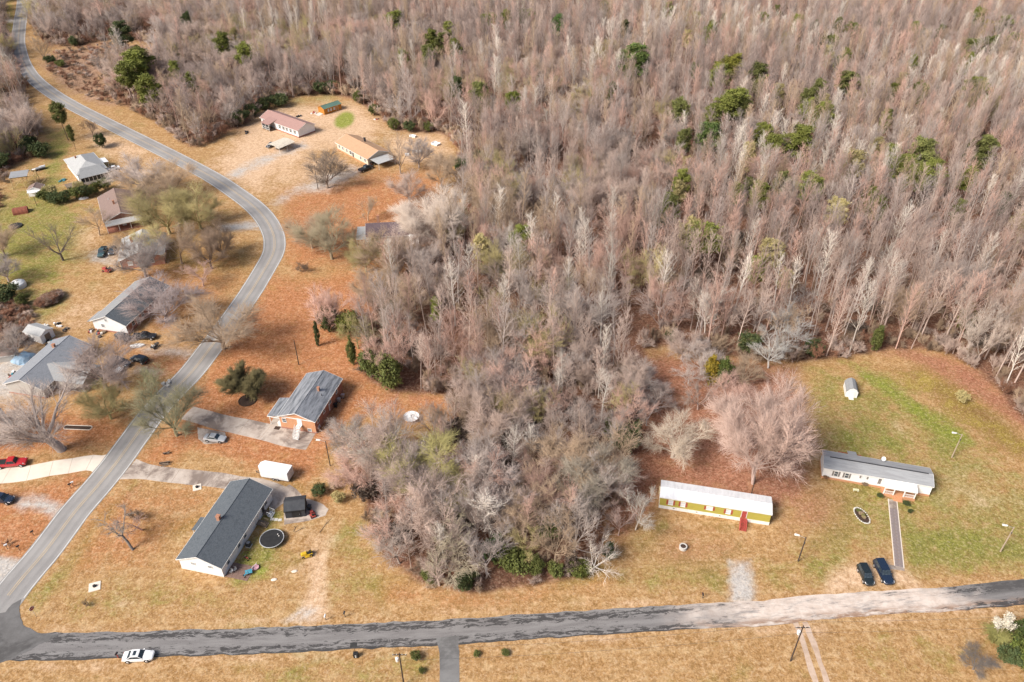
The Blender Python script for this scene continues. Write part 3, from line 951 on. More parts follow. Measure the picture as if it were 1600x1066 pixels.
class Grow:
    def __init__(self, seed):
        self.rr = random.Random(seed)
        self.np = np.random.default_rng(seed)
        self.lv = [[], [], [], [], []]

    def limb(self, p, d, L, r, lev, n, wob, up, taper=0.75):
        """Crooked tapering limb; returns its nodes (point, direction, radius, fraction)."""
        nodes = []
        st = L / n
        ra = r
        for i in range(n):
            d = (d + Vector((self.rr.gauss(0, wob), self.rr.gauss(0, wob), self.rr.gauss(0, wob * 0.7) + up))).normalized()
            q = p + d * st
            rb = r * (1 - taper * (i + 1) / n)
            self.lv[lev].append((*p, *q, ra, rb))
            p, ra = q, rb
            nodes.append((p.copy(), d.copy(), rb, (i + 1) / n))
        return nodes

    def twigs(self, lev, per, lmin, lmax, r, up=0.25, spread=0.8):
        S = np.asarray(self.lv[lev], float)
        if len(S) == 0: return np.zeros((0, 3)), np.zeros((0, 3), int)
        S = np.repeat(S, per, 0)
        t = self.np.random((len(S), 1))
        P = S[:, :3] + (S[:, 3:6] - S[:, :3]) * t
        D = S[:, 3:6] - S[:, :3]; D /= np.linalg.norm(D, axis=1, keepdims=True) + 1e-9
        D = D + self.np.normal(0, spread, D.shape); D[:, 2] += up
        D /= np.linalg.norm(D, axis=1, keepdims=True) + 1e-9
        Lh = self.np.uniform(lmin, lmax, (len(S), 1))
        return np_spikes(P, P + D * Lh, r * self.np.uniform(0.7, 1.3, len(S)))


def tree_spread(seed, h=15.0, cr=5.0, fork=0.26, limbs=7, br=5, sub=3, tw=1, r0=0.26, twr=0.02, lean=0.0, stems=1, droop=0.0, open_=0.75, k3=1.0):
    """Broad crowned hardwood: short trunk (or several stems), long ascending limbs, a fan of straight fine twigs."""
    g = Grow(seed); rr = g.rr
    for s in range(stems):
        d0 = Vector((lean + rr.gauss(0, .04), rr.gauss(0, .05), 1)).normalized()
        if stems > 1: d0 = rdir(rr, Vector((0, 0, 1)), rr.uniform(0.08, 0.3))
        nodes = g.limb(Vector((0, 0, -0.15)), d0, h * fork, r0 / (stems ** 0.5), 0, 4, 0.05, 0.02, 0.25)
        top, dt, rt, _ = nodes[-1]
        nl = max(2, limbs // stems)
        az = rr.uniform(0, 6.28)
        for k in range(nl):
            lead = (k == 0)
            ang = rr.uniform(0.03, 0.2) if lead else rr.uniform(0.35, open_ + 0.2)
            az += 2.399 + rr.uniform(-.4, .4)
            ld = Vector((math.sin(ang) * math.cos(az) + dt.x * .5, math.sin(ang) * math.sin(az) + dt.y * .5, math.cos(ang))).normalized()
            Lmax = (h * (1 - fork)) * (0.95 if lead else 1)
            L = min(Lmax / max(0.5, ld.z), cr * 1.15 / max(0.15, math.hypot(ld.x, ld.y))) * rr.uniform(0.78, 1.0)
            st = nodes[rr.choice([-1, -1, -2])]
            ln = g.limb(st[0].copy(), ld, L, rt * rr.uniform(0.5, 0.72), 1, 7, 0.08, 0.04 - droop, 0.85)
            for (p, d, r, f) in ln[1:]:
                for _ in range(max(1, int(br * (0.35 + 0.5 * f) + rr.random()) - 1)):
                    bd = rdir(rr, d, rr.uniform(0.4, 0.9)); bd.z += 0.1 - droop * 2
                    bl = L * rr.uniform(0.24, 0.44) * (1.15 - 0.5 * f)
                    bn = g.limb(p.copy(), bd.normalized(), bl, min(0.085, max(0.05, r * 0.6)), 2, 4, 0.09, 0.04 - droop, 0.65)
                    for (p2, d2, r2, f2) in bn:
                        for _ in range(sub if f2 > .4 else max(1, sub - 2)):
                            sd = rdir(rr, d2, rr.uniform(0.25, 0.75)); sd.z += 0.08 - droop * 3
                            g.limb(p2.copy(), sd.normalized(), rr.uniform(0.9, 1.9) * k3 * cr / 5, 0.026, 3, 2, 0.09, 0.02 - droop, 0.5)
    l3 = np.asarray(g.lv[3])
    trunk = cat_meshes([np_tubes(g.lv[0], 8), np_tubes(g.lv[1], 5)])
    crown = cat_meshes([np_tubes(g.lv[2], 3), np_spikes(l3[:, :3], l3[:, :3] + (l3[:, 3:6] - l3[:, :3]) * 1.35, np.full(len(l3), twr * 1.3)),
                        g.twigs(3, tw, 0.55 * cr / 5, 1.3 * cr / 5, twr, 0.12 - droop * 5, 0.42)])
    return trunk, crown


def tree_slender(seed, h=20.0, cr=2.0, base=0.4, nb=26, tw=1, r0=0.17, twr=0.018):
    """Tall straight forest pole with short ascending branches on its upper part."""
    g = Grow(seed); rr = g.rr
    nodes = g.limb(Vector((0, 0, -0.15)), Vector((rr.gauss(0, .02), rr.gauss(0, .02), 1)), h, r0, 0, 12, 0.018, 0.02, 0.8)
    pts = [Vector((0, 0, -0.15))] + [n[0] for n in nodes]
    az = rr.uniform(0, 6.28)
    for k in range(nb):
        f = base + (0.985 - base) * ((k + rr.random()) / nb) ** 0.85
        x = f * 12; i = min(11, int(x))
        p = pts[i].lerp(pts[i + 1], x - i)
        u = (f - base) / (1 - base)
        az += 2.399 + rr.uniform(-.5, .5)
        ang = rr.uniform(0.45, 0.85) * (1 - 0.4 * u)
        L = (cr * (0.6 + 0.75 * math.sin(math.pi * min(1, 0.25 + 0.75 * u))) + 0.4) * rr.uniform(0.7, 1.3)
        d = Vector((math.sin(ang) * math.cos(az), math.sin(ang) * math.sin(az), math.cos(ang)))
        bn = g.limb(p.copy(), d, L, 0.05 * (1.2 - 0.5 * u), 2, 4, 0.07, 0.06, 0.65)
        for (p2, d2, r2, f2) in bn:
            for _ in range(2):
                sd = rdir(rr, d2, rr.uniform(0.3, 0.7)); sd.z += 0.15
                g.limb(p2.copy(), sd.normalized(), rr.uniform(0.6, 1.3), 0.018, 3, 2, 0.1, 0.04, 0.6)
    l3 = np.asarray(g.lv[3])
    trunk = np_tubes(g.lv[0], 6)
    crown = cat_meshes([np_tubes(g.lv[2], 3), np_spikes(l3[:, :3], l3[:, :3] + (l3[:, 3:6] - l3[:, :3]) * 1.3, np.full(len(l3), twr * 1.3)),
                        g.twigs(3, tw, 0.4, 0.9, twr, 0.2, 0.4)])
    return trunk, crown


def leaf_tris(gen, C, n, rad, size, flat=1.0):
    """n leaf-sized triangles around every centre of C."""
    P = np.repeat(C, n, 0) + gen.normal(0, 1, (len(C) * n, 3)) * np.array([rad, rad, rad * flat]) * 0.6
    a = gen.normal(0, 1, P.shape); a /= np.linalg.norm(a, axis=1, keepdims=True)
    b = gen.normal(0, 1, P.shape); b -= a * (a * b).sum(1, keepdims=True); b /= np.linalg.norm(b, axis=1, keepdims=True)
    s = size * gen.uniform(0.6, 1.3, (len(P), 1))
    V = np.stack([P - a * s * .5, P + a * s * .5, P + b * s * 0.9], 1).reshape(-1, 3)
    T = np.arange(len(V)).reshape(-1, 3)
    return V, T


def tree_pine(seed, h=19.0, cr=3.2, base=0.42, n=34, size=0.4):
    g = Grow(seed); rr = g.rr
    nodes = g.limb(Vector((0, 0, -0.15)), Vector((rr.gauss(0, .03), rr.gauss(0, .03), 1)), h * 0.97, 0.22, 0, 10, 0.02, 0.02, 0.8)
    pts = [Vector((0, 0, -0.15))] + [q[0] for q in nodes]
    C = []
    az = 0
    for k in range(n):
        f = base + (1 - base) * (k + rr.random()) / n
        x = f * 10; i = min(9, int(x)); p = pts[i].lerp(pts[i + 1], x - i)
        u = (f - base) / (1 - base)
        az += 2.399 + rr.uniform(-.6, .6)
        L = cr * (0.45 + 0.6 * math.sin(math.pi * (0.15 + 0.75 * u))) * rr.uniform(0.6, 1.15) * (1.0 if u < .8 else 0.7)
        d = Vector((math.cos(az), math.sin(az), rr.uniform(0.05, 0.55))).normalized()
        bn = g.limb(p.copy(), d, L, 0.055, 1, 3, 0.12, 0.05, 0.7)
        for (p2, d2, r2, f2) in bn[1:]:
            for _ in range(2):
                C.append(tuple(p2 + Vector((rr.gauss(0, .35), rr.gauss(0, .35), rr.gauss(.1, .25)))))
    C.append(tuple(pts[-1]))
    trunk = cat_meshes([np_tubes(g.lv[0], 7), np_tubes(g.lv[1], 4)])
    crown = leaf_tris(g.np, np.array(C), 64, 0.74, size, 0.85)
    return trunk, crown


def tree_leafy(seed, h=5.0, rx=2.2, rz=2.0, nc=70, nl=42, size=0.34, trunk_h=0.6, lumps=0.35, cone=0.0):
    """Dense evergreen: leaf clumps through an uneven crown on a short stem."""
    g = Grow(seed); rr = g.rr; gen = g.np
    C = []
    ph = [rr.uniform(0, 6.28) for _ in range(4)]
    while len(C) < nc:
        v = gen.normal(0, 1, 3); v /= np.linalg.norm(v)
        rad = gen.uniform(0.35, 1.0) ** 0.55
        az = math.atan2(v[1], v[0])
        k = 1 + lumps * 0.5 * (math.sin(2 * az + ph[0]) + math.sin(3 * az + ph[1] + 3 * v[2]))
        zc = h - rz + v[2] * rz * rad
        tap = 1 - cone * max(0, (zc / h))
        if zc < 0.15: continue
        C.append((v[0] * rx * rad * k * tap, v[1] * rx * rad * k * tap, zc))
    for k in range(5):
        d = rdir(rr, Vector((0, 0, 1)), rr.uniform(0.05, 0.5))
        g.limb(Vector((0, 0, -0.1)), d, h * 0.75, 0.09, 0, 4, 0.08, 0.05, 0.8)
    crown = leaf_tris(gen, np.array(C), nl, 0.42 * rx / 2, size)
    return np_tubes(g.lv[0], 5), crown


class Proto:
    def __init__(self, name, tc, leafy=False):
        self.trunk = np_mesh(name + '_trunk', *tc[0], [BARK])
        self.crown = np_mesh(name + '_crown', *tc[1], [LEAF if leafy else TWIG])
        V, T = cat_meshes(tc)
        self.joined = np_mesh(name + '_whole', V, T, [BARK, LEAF if leafy else TWIG], np.r_[np.zeros(len(tc[0][1]), int), np.ones(len(tc[1][1]), int)])
        self.tris = len(T)
        self.leafy = leafy
        self.h = float(V[:, 2].max())
        self.cr = float(np.percentile(np.hypot(tc[1][0][:, 0] - tc[1][0][:, 0].mean(), tc[1][0][:, 1] - tc[1][0][:, 1].mean()), 96))


SPREAD = [Proto('spread_a', tree_spread(1, 15, 4.8)), Proto('spread_b', tree_spread(2, 15, 4.4, 0.3, 8)), Proto('spread_c', tree_spread(3, 15, 5.2, 0.2, 6, stems=2)),
          Proto('spread_d', tree_spread(4, 15, 4.5, 0.35, 7, open_=0.6)), Proto('spread_e', tree_spread(5, 15, 5.0, 0.24, 7, lean=0.12))]
VASE = [Proto('vase_a', tree_spread(21, 11, 5.0, 0.12, 15, 5, 3, 1, 0.34, 0.018, stems=5, open_=0.55)), Proto('vase_b', tree_spread(22, 11, 4.6, 0.1, 18, 5, 3, 1, 0.34, 0.018, stems=6, open_=0.6))]
SLENDER = [Proto('slender_a', tree_slender(31, 20, 2.0, 0.3, 30)), Proto('slender_b', tree_slender(32, 20, 2.4, 0.25, 36)), Proto('slender_c', tree_slender(33, 20, 1.7, 0.5, 22)),
           Proto('slender_d', tree_slender(34, 20, 2.8, 0.35, 32))]
PINE = [Proto('pine_a', tree_pine(41), True), Proto('pine_b', tree_pine(42, 19, 2.8, 0.38, 36), True), Proto('pine_c', tree_pine(43, 19, 3.6, 0.48, 32), True)]
CEDAR = [Proto('cedar_a', tree_leafy(51, 9, 2.4, 4.4, 120, 40, 0.36, cone=0.35), True), Proto('cedar_b', tree_leafy(52, 9, 2.0, 4.5, 110, 40, 0.34, cone=0.45, lumps=0.2), True)]
SHRUB = [Proto('shrub_a', tree_leafy(61), True), Proto('shrub_b', tree_leafy(62, 4.6, 2.6, 1.9, 80), True), Proto('shrub_c', tree_leafy(63, 5.4, 2.0, 2.5, 80, 40, 0.3, lumps=0.5), True)]
BRUSH = [Proto('brush_a', tree_spread(71, 3.2, 1.7, 0.12, 8, 4, 3, 1, 0.06, 0.012, stems=4, open_=0.8)), Proto('brush_b', tree_spread(72, 3.0, 1.9, 0.1, 8, 4, 3, 1, 0.06, 0.012, stems=4, open_=0.95))]

TINT = {'pink': (0.475, 0.362, 0.305), 'grey': (0.45, 0.375, 0.335), 'tan': (0.45, 0.33, 0.23), 'olive': (0.42, 0.35, 0.165), 'white': (0.68, 0.60, 0.52),
        'brown': (0.27, 0.19, 0.135), 'rosy': (0.52, 0.34, 0.275), 'purple': (0.36, 0.28, 0.248), 'yellowgreen': (0.38, 0.335, 0.14),
        'pine': (0.185, 0.205, 0.045), 'dpine': (0.145, 0.158, 0.05), 'dark': (0.06, 0.085, 0.034), 'ever': (0.12, 0.14, 0.04), 'lime': (0.20, 0.23, 0.045),
        'gold': (0.40, 0.29, 0.035), 'redbrush': (0.30, 0.155, 0.10)}


def tree(proto, loc, h, r=None, name='bare_tree', label='', cat='tree', group=None, tint='grey', rz=None, parts=True, lean=None):
    """One tree: an Empty with a trunk and a crown; h its height, r its crown radius against the mesh's own."""
    t = thing(name, label, cat, loc, rng.uniform(0, 6.28) if rz is None else rz, group)
    s = h / proto.h
    sx = s if r is None else r
    t.scale = (sx, sx, s)
    if lean: t.rotation_euler = (lean[0], lean[1], t.rotation_euler[2])
    tr = link('trunk', proto.trunk, t); cr = link('crown', proto.crown, t)
    c = TINT[tint] if isinstance(tint, str) else tint
    k = rng.uniform(0.88, 1.12)
    tr.color = ((0.16, 0.12, 0.095, 1) if proto.leafy else (min(.8, c[0] * k * 1.2), min(.75, c[1] * k * 1.22), min(.7, c[2] * k * 1.25), 1))
    cr.color = (c[0] * k, c[1] * k, c[2] * k, 1)
    return t


def base_of(cx, cy, zc):
    """Base of a tree whose crown centre, zc metres up, shows at a pixel."""
    p = at(cx, cy, zc)
    return Vector((p.x, p.y, 0))


# ---- garden and roadside trees, one by one (base pixel, height m, crown scale)
def yard(proto, px, py, h, r, name, label, tint, group=None, **kw):
    p = at(px, py)
    k = h / proto.h
    return tree(proto, p, h, (k * r if proto.leafy or proto in BRUSH else r / proto.cr), name, label, 'tree', group, tint, **kw)


S, V_, L_, P_, C_, H_ = SPREAD, VASE, SLENDER, PINE, CEDAR, SHRUB
GNARLY = Proto('gnarly', tree_spread(81, 14, 7, 0.34, 9, 6, 3, 1, 0.95, 0.022, lean=-0.22, open_=0.95))
OPEN = Proto('open_limbed', tree_spread(82, 11, 5.5, 0.25, 7, 3, 2, 1, 0.32, 0.016, open_=0.9))
OAKY = Proto('fine_twigged', tree_spread(83, 13, 5.6, 0.24, 10, 6, 4, 1, 0.34, 0.017, open_=0.85))
BIGPINK = Proto('big_two_stem', tree_spread(84, 18, 10, 0.3, 16, 6, 5, 2, 0.5, 0.022, stems=2, open_=1.0, droop=0.006, k3=0.75))
DEAD = Proto('dead_tree', tree_spread(85, 9, 2.8, 0.5, 4, 3, 2, 1, 0.2, 0.02, lean=-0.3))
BIRCH = Proto('birch', tree_spread(86, 9, 3.4, 0.3, 7, 5, 3, 1, 0.16, 0.016, open_=0.75))

yard(GNARLY, 97, 703, 19, 9.5, 'bare_tree', 'gnarled thick-trunked bare tree leaning beside the pale concrete driveway', 'grey', rz=0.3)
yard(OAKY, 277, 681, 14, 7.3, 'bare_tree', 'greenish bare tree on the roadside grass near the silver sedan', (0.36, 0.33, 0.20), rz=1)
yard(OAKY, 166, 608, 13, 9.3, 'bare_tree', 'many-stemmed purplish bare tree next to the parked white sedan and grey-roofed house', 'purple')
yard(OAKY, 174, 655, 9.5, 5.6, 'bare_tree', 'olive budding tree in the yard by the long flower bed', 'olive')
yard(S[0], 238, 625, 9, 4.5, 'bare_tree', 'small olive-grey tree leaning over the road near the greenish tree', (0.33, 0.31, 0.17))
yard(OAKY, 350, 545, 15, 10.6, 'bare_tree', 'wide vase-shaped bare tree overhanging the main road', 'tan')
yard(OAKY, 262, 503, 12, 9.6, 'bare_tree', 'dense purplish-grey bare tree covering the long roof with the white gable', (0.34, 0.275, 0.26))
yard(OPEN, 99, 407, 13, 7.2, 'bare_tree', 'open dark-limbed bare tree standing alone in the western lawn', (0.17, 0.135, 0.115), rz=2)
yard(S[3], 156, 368, 10.5, 5, 'bare_tree', 'small tan bare tree in front of the pinkish-brown roof', 'tan')
for i, (bx, by, hh, rr_, tn, lb) in enumerate([
        (232, 342, 14, 8.5, 'tan', 'tan bare tree hiding the east end of the pinkish-brown roof'),
        (266, 366, 16, 9.5, 'olive', 'large olive-tan tree in the middle of the roadside clump west of the bend'),
        (314, 358, 15, 8.5, 'olive', 'olive tree of the roadside clump nearest the inside of the bend'),
        (226, 300, 14, 9, 'grey', 'grey fine-twigged tree overlapping the far stretch of road'),
        (268, 310, 14, 8.5, 'tan', 'tan rounded tree at the north end of the roadside clump'),
        (284, 412, 14, 7, 'tan', 'tan tree with slim trunk on the brown grass below the roadside clump'),
        (331, 420, 13, 6, 'brown', 'dark slim bare tree beside the grey drive off the bend'),
        (349, 403, 12, 5.5, 'brown', 'slim brown bare tree nearest the road at the bend'),
        (318, 447, 8, 4.5, 'rosy', 'low reddish bare tree on the leafy verge south of the bend'),
        (228, 432, 13, 7.5, 'grey', 'grey bare tree at the corner of the house with the brick end wall')]):
    yard((OAKY, OAKY, SPREAD[i % 5])[i % 3] if i > 4 else OAKY, bx, by, hh, rr_, 'bare_tree', lb, tn, rz=i * 1.3)
yard(S[4], 72, 99, 14, 5.5, 'bare_tree', 'leaning bare tree at the bend near the top of the road', 'tan', rz=3)
yard(S[2], 60, 212, 11, 5.5, 'bare_tree', 'purplish bare tree west of the tall roadside pine', 'purple')
yard(S[1], 146, 214, 7, 3.5, 'bare_tree', 'small dark bare tree between the tall pine and the round evergreen', 'brown')
yard(P_[2], 107, 219, 15, 1.05, 'pine_tree', 'tall open pine behind the house with the hipped grey roof', 'dpine')
yard(P_[1], 119, 235, 10, 0.7, 'pine_tree', 'smaller ragged pine below the tall open pine', 'dpine')
yard(H_[0], 160, 231, 5.5, 0.9, 'evergreen_tree', 'small round dark evergreen tree on the brown grass by the road', 'dark')
yard(OAKY, 512, 294, 14, 7.7, 'bare_tree', 'broad brown bare tree in front of the tan-roofed house', (0.26, 0.2, 0.155))
yard(OPEN, 626, 272, 16, 5.5, 'bare_tree', 'tall brown bare tree at the east corner of the tan-roofed house', (0.27, 0.21, 0.165))
yard(OAKY, 519, 405, 17, 8.8, 'bare_tree', 'large olive-grey tree on the orange leaves east of the bend', (0.34, 0.285, 0.19), rz=2)
yard(OAKY, 488, 388, 11, 7, 'bare_tree', 'lower tan tree beside the large olive-grey tree at the bend', 'tan')
yard(OAKY, 608, 436, 15, 8.6, 'bare_tree', 'tan-grey bare tree in front of the half-hidden pale house', 'tan')
yard(BIGPINK, 681, 389, 19, 11.5, 'bare_tree', 'big pale-limbed tree at the east end of the half-hidden house', (0.54, 0.45, 0.38))
yard(V_[1], 514, 516, 13, 5.2, 'bare_tree', 'pinkish-grey domed tree rising out of dark ivy on the orange lawn', 'rosy')
yard(S[2], 598, 552, 14, 7, 'bare_tree', 'olive-tan rounded tree at the woods edge north of the brick house', (0.37, 0.31, 0.2))
yard(OAKY, 672, 768, 14, 8.5, 'bare_tree', 'yellow-green budding tree on the west side of the dense grove', 'yellowgreen')
yard(OAKY, 712, 800, 11, 6, 'bare_tree', 'lower yellow-green tree beneath the budding one in the grove', 'yellowgreen')
yard(BIRCH, 583, 742, 12, 7, 'bare_tree', 'pale spreading tree between the lamp pole and the yellow-green tree', (0.50, 0.44, 0.38))
yard(BIGPINK, 1176, 756, 26, 10.2, 'bare_tree', 'huge pink-twigged tree with two trunks behind the yellow mobile home', (0.58, 0.425, 0.36), rz=2.2)
yard(OAKY, 1050, 715, 11.5, 6.8, 'bare_tree', 'round pale cream-branched tree behind the yellow mobile home', (0.58, 0.48, 0.38))
yard(BIRCH, 993, 828, 10, 4.2, 'bare_tree', 'small white-trunked birch-like tree at the west end of the yellow mobile home', 'white')
yard(BIRCH, 966, 837, 8, 3, 'bare_tree', 'smallest pale reddish tree between the grove and the white-trunked tree', (0.50, 0.36, 0.31), rz=2)
yard(OAKY, 918, 788, 15, 7.5, 'bare_tree', 'tall cream-branched tree at the east edge of the dense grove', (0.52, 0.45, 0.36))
yard(S[0], 897, 868, 14, 6.2, 'bare_tree', 'pale many-branched tree at the south-east corner of the grove', (0.48, 0.40, 0.35))
yard(OPEN, 925, 893, 8, 4.5, 'bare_tree', 'white leaning tree low at the roadside corner of the grove', 'white', lean=(0.25, 0.35))
yard(S[4], 700, 905, 12, 6, 'bare_tree', 'cream-limbed leaning tree at the south-west corner of the grove', (0.46, 0.39, 0.28))
yard(L_[1], 766, 838, 13, 3.5, 'bare_tree', 'white-trunked tree in the middle of the grove', 'white')
yard(S[4], 625, 880, 11, 6, 'bare_tree', 'grey tree reaching over the grass on the west side of the grove', (0.42, 0.34, 0.29))
yard(BIRCH, 1101, 520, 15, 5.5, 'bare_tree', 'white-stemmed tree at the woods edge above the red leaf clearing', 'white')
yard(S[2], 1222, 556, 16, 7, 'bare_tree', 'pale grey ghostly tree at the woods edge behind the big pink tree', (0.52, 0.49, 0.46))
yard(S[3], 1200, 575, 11, 5, 'bare_tree', 'shorter pale grey tree in front of the ghostly one', (0.50, 0.47, 0.43))
yard(S[1], 1508, 556, 17, 5.5, 'bare_tree', 'pale crooked tree at the north-east corner of the white mobile home lawn', (0.50, 0.42, 0.36))
yard(S[0], 1522, 571, 16, 5, 'bare_tree', 'pale leaning tree standing out from the woods edge above the weedy strip', (0.48, 0.39, 0.33))
yard(DEAD, 208, 859, 8.5, 4, 'dead_tree', 'leafless leaning dead tree on the lawn between road and dark-roofed white house', (0.30, 0.26, 0.23), rz=0.2)
yard(DEAD, 222, 828, 5, 3, 'bare_tree', 'low pinkish bare thicket next to the dead tree on the lawn', 'rosy', rz=2)
yard(BRUSH[0], 216, 812, 2.6, 1.6, 'bush', 'dark twiggy bush under the dead tree by the road', 'brown')
yard(OAKY, 1520, 1046, 4.2, 2.7, 'bare_tree', 'small grey bare tree on the south lawn near the pampas grass', (0.27, 0.23, 0.2))
ORN = Proto('dense_round', tree_spread(87, 8, 4.2, 0.2, 12, 7, 6, 4, 0.2, 0.024, open_=0.9))
yard(ORN, 386, 622, 8.5, 4.7, 'ornamental_tree', 'dense dark olive tree in a ring of black mulch near the brick house', (0.15, 0.125, 0.06))
yard(C_[1], 498, 541, 8, 0.42, 'ivy_pillar', 'narrow dark ivy-covered trunk on the orange lawn', 'dark')
yard(H_[2], 515, 519, 8, 0.8, 'ivy_thicket', 'dark ivy thicket below the pinkish-grey domed tree', 'dark')
yard(H_[1], 546, 521, 7, 0.8, 'evergreen_tree', 'bright green round evergreen next to the dark ivy thicket', 'pine')
yard(C_[0], 552, 570, 9, 0.5, 'ivy_pillar', 'slim ivy-wrapped trunk at the woods edge north-east of the brick house', 'ever')
yard(H_[2], 610, 606, 9.5, 0.95, 'ivy_thicket', 'leafy green ivy-covered tree at the edge of the red leaf strip', 'ever')
yard(H_[0], 580, 590, 8, 0.7, 'ivy_thicket', 'lower ivy-green clump beside the leafy ivy-covered tree', (0.12, 0.15, 0.045))
yard(BRUSH[1], 478, 425, 3.6, 1.5, 'bush', 'dark brown twiggy bush at the outside of the road bend', 'brown')
yard(P_[0], 684, 520, 11, 0.75, 'pine_tree', 'bright round green pine standing among bare trees', 'lime')
yard(C_[1], 1108, 601, 9, 0.9, 'cedar_tree', 'golden-yellow cedar behind the huge pink tree', 'gold')
yard(C_[0], 1127, 604, 9, 0.95, 'cedar_tree', 'dark green cedar next to the golden one', (0.07, 0.10, 0.022))
yard(C_[1], 1365, 548, 8, 0.85, 'cedar_tree', 'green cedar at the woods edge straight above the small white shed', 'ever')
yard(C_[0], 1502, 520, 10, 0.8, 'cedar_tree', 'yellowish green cedar among pale trunks at the woods edge', (0.16, 0.15, 0.03))
yard(L_[2], 550, 404, 9, 0.7, 'snag', 'thin bare snag trunk west of the half-hidden pale house', 'brown')
yard(BRUSH[0], 135, 947, 1.3, 1.2, 'bush', 'tiny dark bush on the corner lawn', 'brown')
yard(H_[0], 650, 1029, 1.6, 1.2, 'shrub', 'round green shrub on the verge beside the utility pole', 'ever')
yard(H_[1], 659, 1050, 1.0, 1.0, 'shrub', 'smaller green shrub behind the verge shrub', 'ever')
for i, (x, y, lb) in enumerate([(745, 1024, 'low green shrub nearest the side street on its east verge'), (790, 1022, 'low green shrub farther along the verge east of the side street')]):
    yard(H_[i], x, y, 0.9, 1.4, 'shrub', lb, 'ever')

for bx, by, hh, rr_, tn, lb in [
        (590, 478, 13, 7.5, 'tan', 'tan domed tree at the woods edge north-east of the dark ivy thicket'),
        (572, 425, 12, 6, 'olive', 'olive-tan tree south-west of the half-hidden house'),
        (662, 380, 15, 7, 'pink', 'pinkish tree just behind the east end of the half-hidden house'),
        (655, 262, 12, 5.5, 'grey', 'grey bare tree between the tall brown tree and the woods'),
        (690, 292, 13, 6, 'tan', 'tan bare tree at the woods edge south of the white tubs'),
        (640, 318, 12, 6, 'pink', 'pinkish bare tree on the slope above the half-hidden house'),
        (575, 345, 9, 4, 'tan', 'small tan tree at the west corner of the half-hidden house roof'),
        (650, 425, 14, 6.5, 'pink', 'pinkish bare tree in front of the east end of the half-hidden house'),
        (640, 500, 13, 6.5, 'tan', 'tan domed tree at the woods edge west of the round green pine'),
        (560, 545, 10, 4.5, 'olive', 'olive bare tree between the two ivy-wrapped trunks'),
        (545, 700, 9, 5, 'grey', 'grey low-branched tree next to the lamp pole by the grove'),
        (560, 760, 10, 5.5, 'rosy', 'reddish-grey tree on the grove edge above the worn path'),
        (1010, 665, 9, 4.5, 'grey', 'grey twiggy tree between the grove and the round cream tree'),
        (1090, 640, 8, 4.5, 'pink', 'low pinkish tree beside the golden cedar'),
        (1065, 560, 9, 5, 'pink', 'pinkish tree at the north rim of the red leaf clearing'),
        (1140, 640, 9, 5, 'rosy', 'reddish twiggy tree between the dark green cedar and the huge tree'),
        (1095, 585, 9, 4.8, 'grey', 'grey tree left of the golden cedar'),
        (1160, 600, 8, 4.8, 'tan', 'tan tree right of the dark green cedar'),
        (1025, 640, 7, 4.8, 'purple', 'purplish thicket tree beside the dark fallen brush heap'),
        (1000, 615, 9, 5, 'grey', 'grey tree at the east end of the grove beside the red leaf clearing'),
        (1075, 600, 7, 4, 'grey', 'greyish thicket tree above the red leaf clearing edge'),
        (190, 410, 9, 4.5, 'tan', 'tan bare tree overhanging the pale cross-gabled roof'),
        (245, 395, 10, 5, 'olive', 'olive tree behind the pale cross-gabled roof'),
        (30, 560, 9, 5, 'grey', 'grey bare tree over the gravel yard at the west edge'),
        (10, 690, 9, 5, 'grey', 'twiggy grey tree by the dark-roofed house at the frame edge'),
        (14, 440, 10, 5, 'grey', 'grey bare tree overhanging the white domed tank'),
        (8, 400, 11, 5, 'tan', 'tan bare tree at the west frame edge above the white tank')]:
    yard(OAKY if rr_ > 4.6 else S[int(bx) % 5], bx, by, hh, rr_, 'bare_tree', lb, tn, rz=bx * .7)

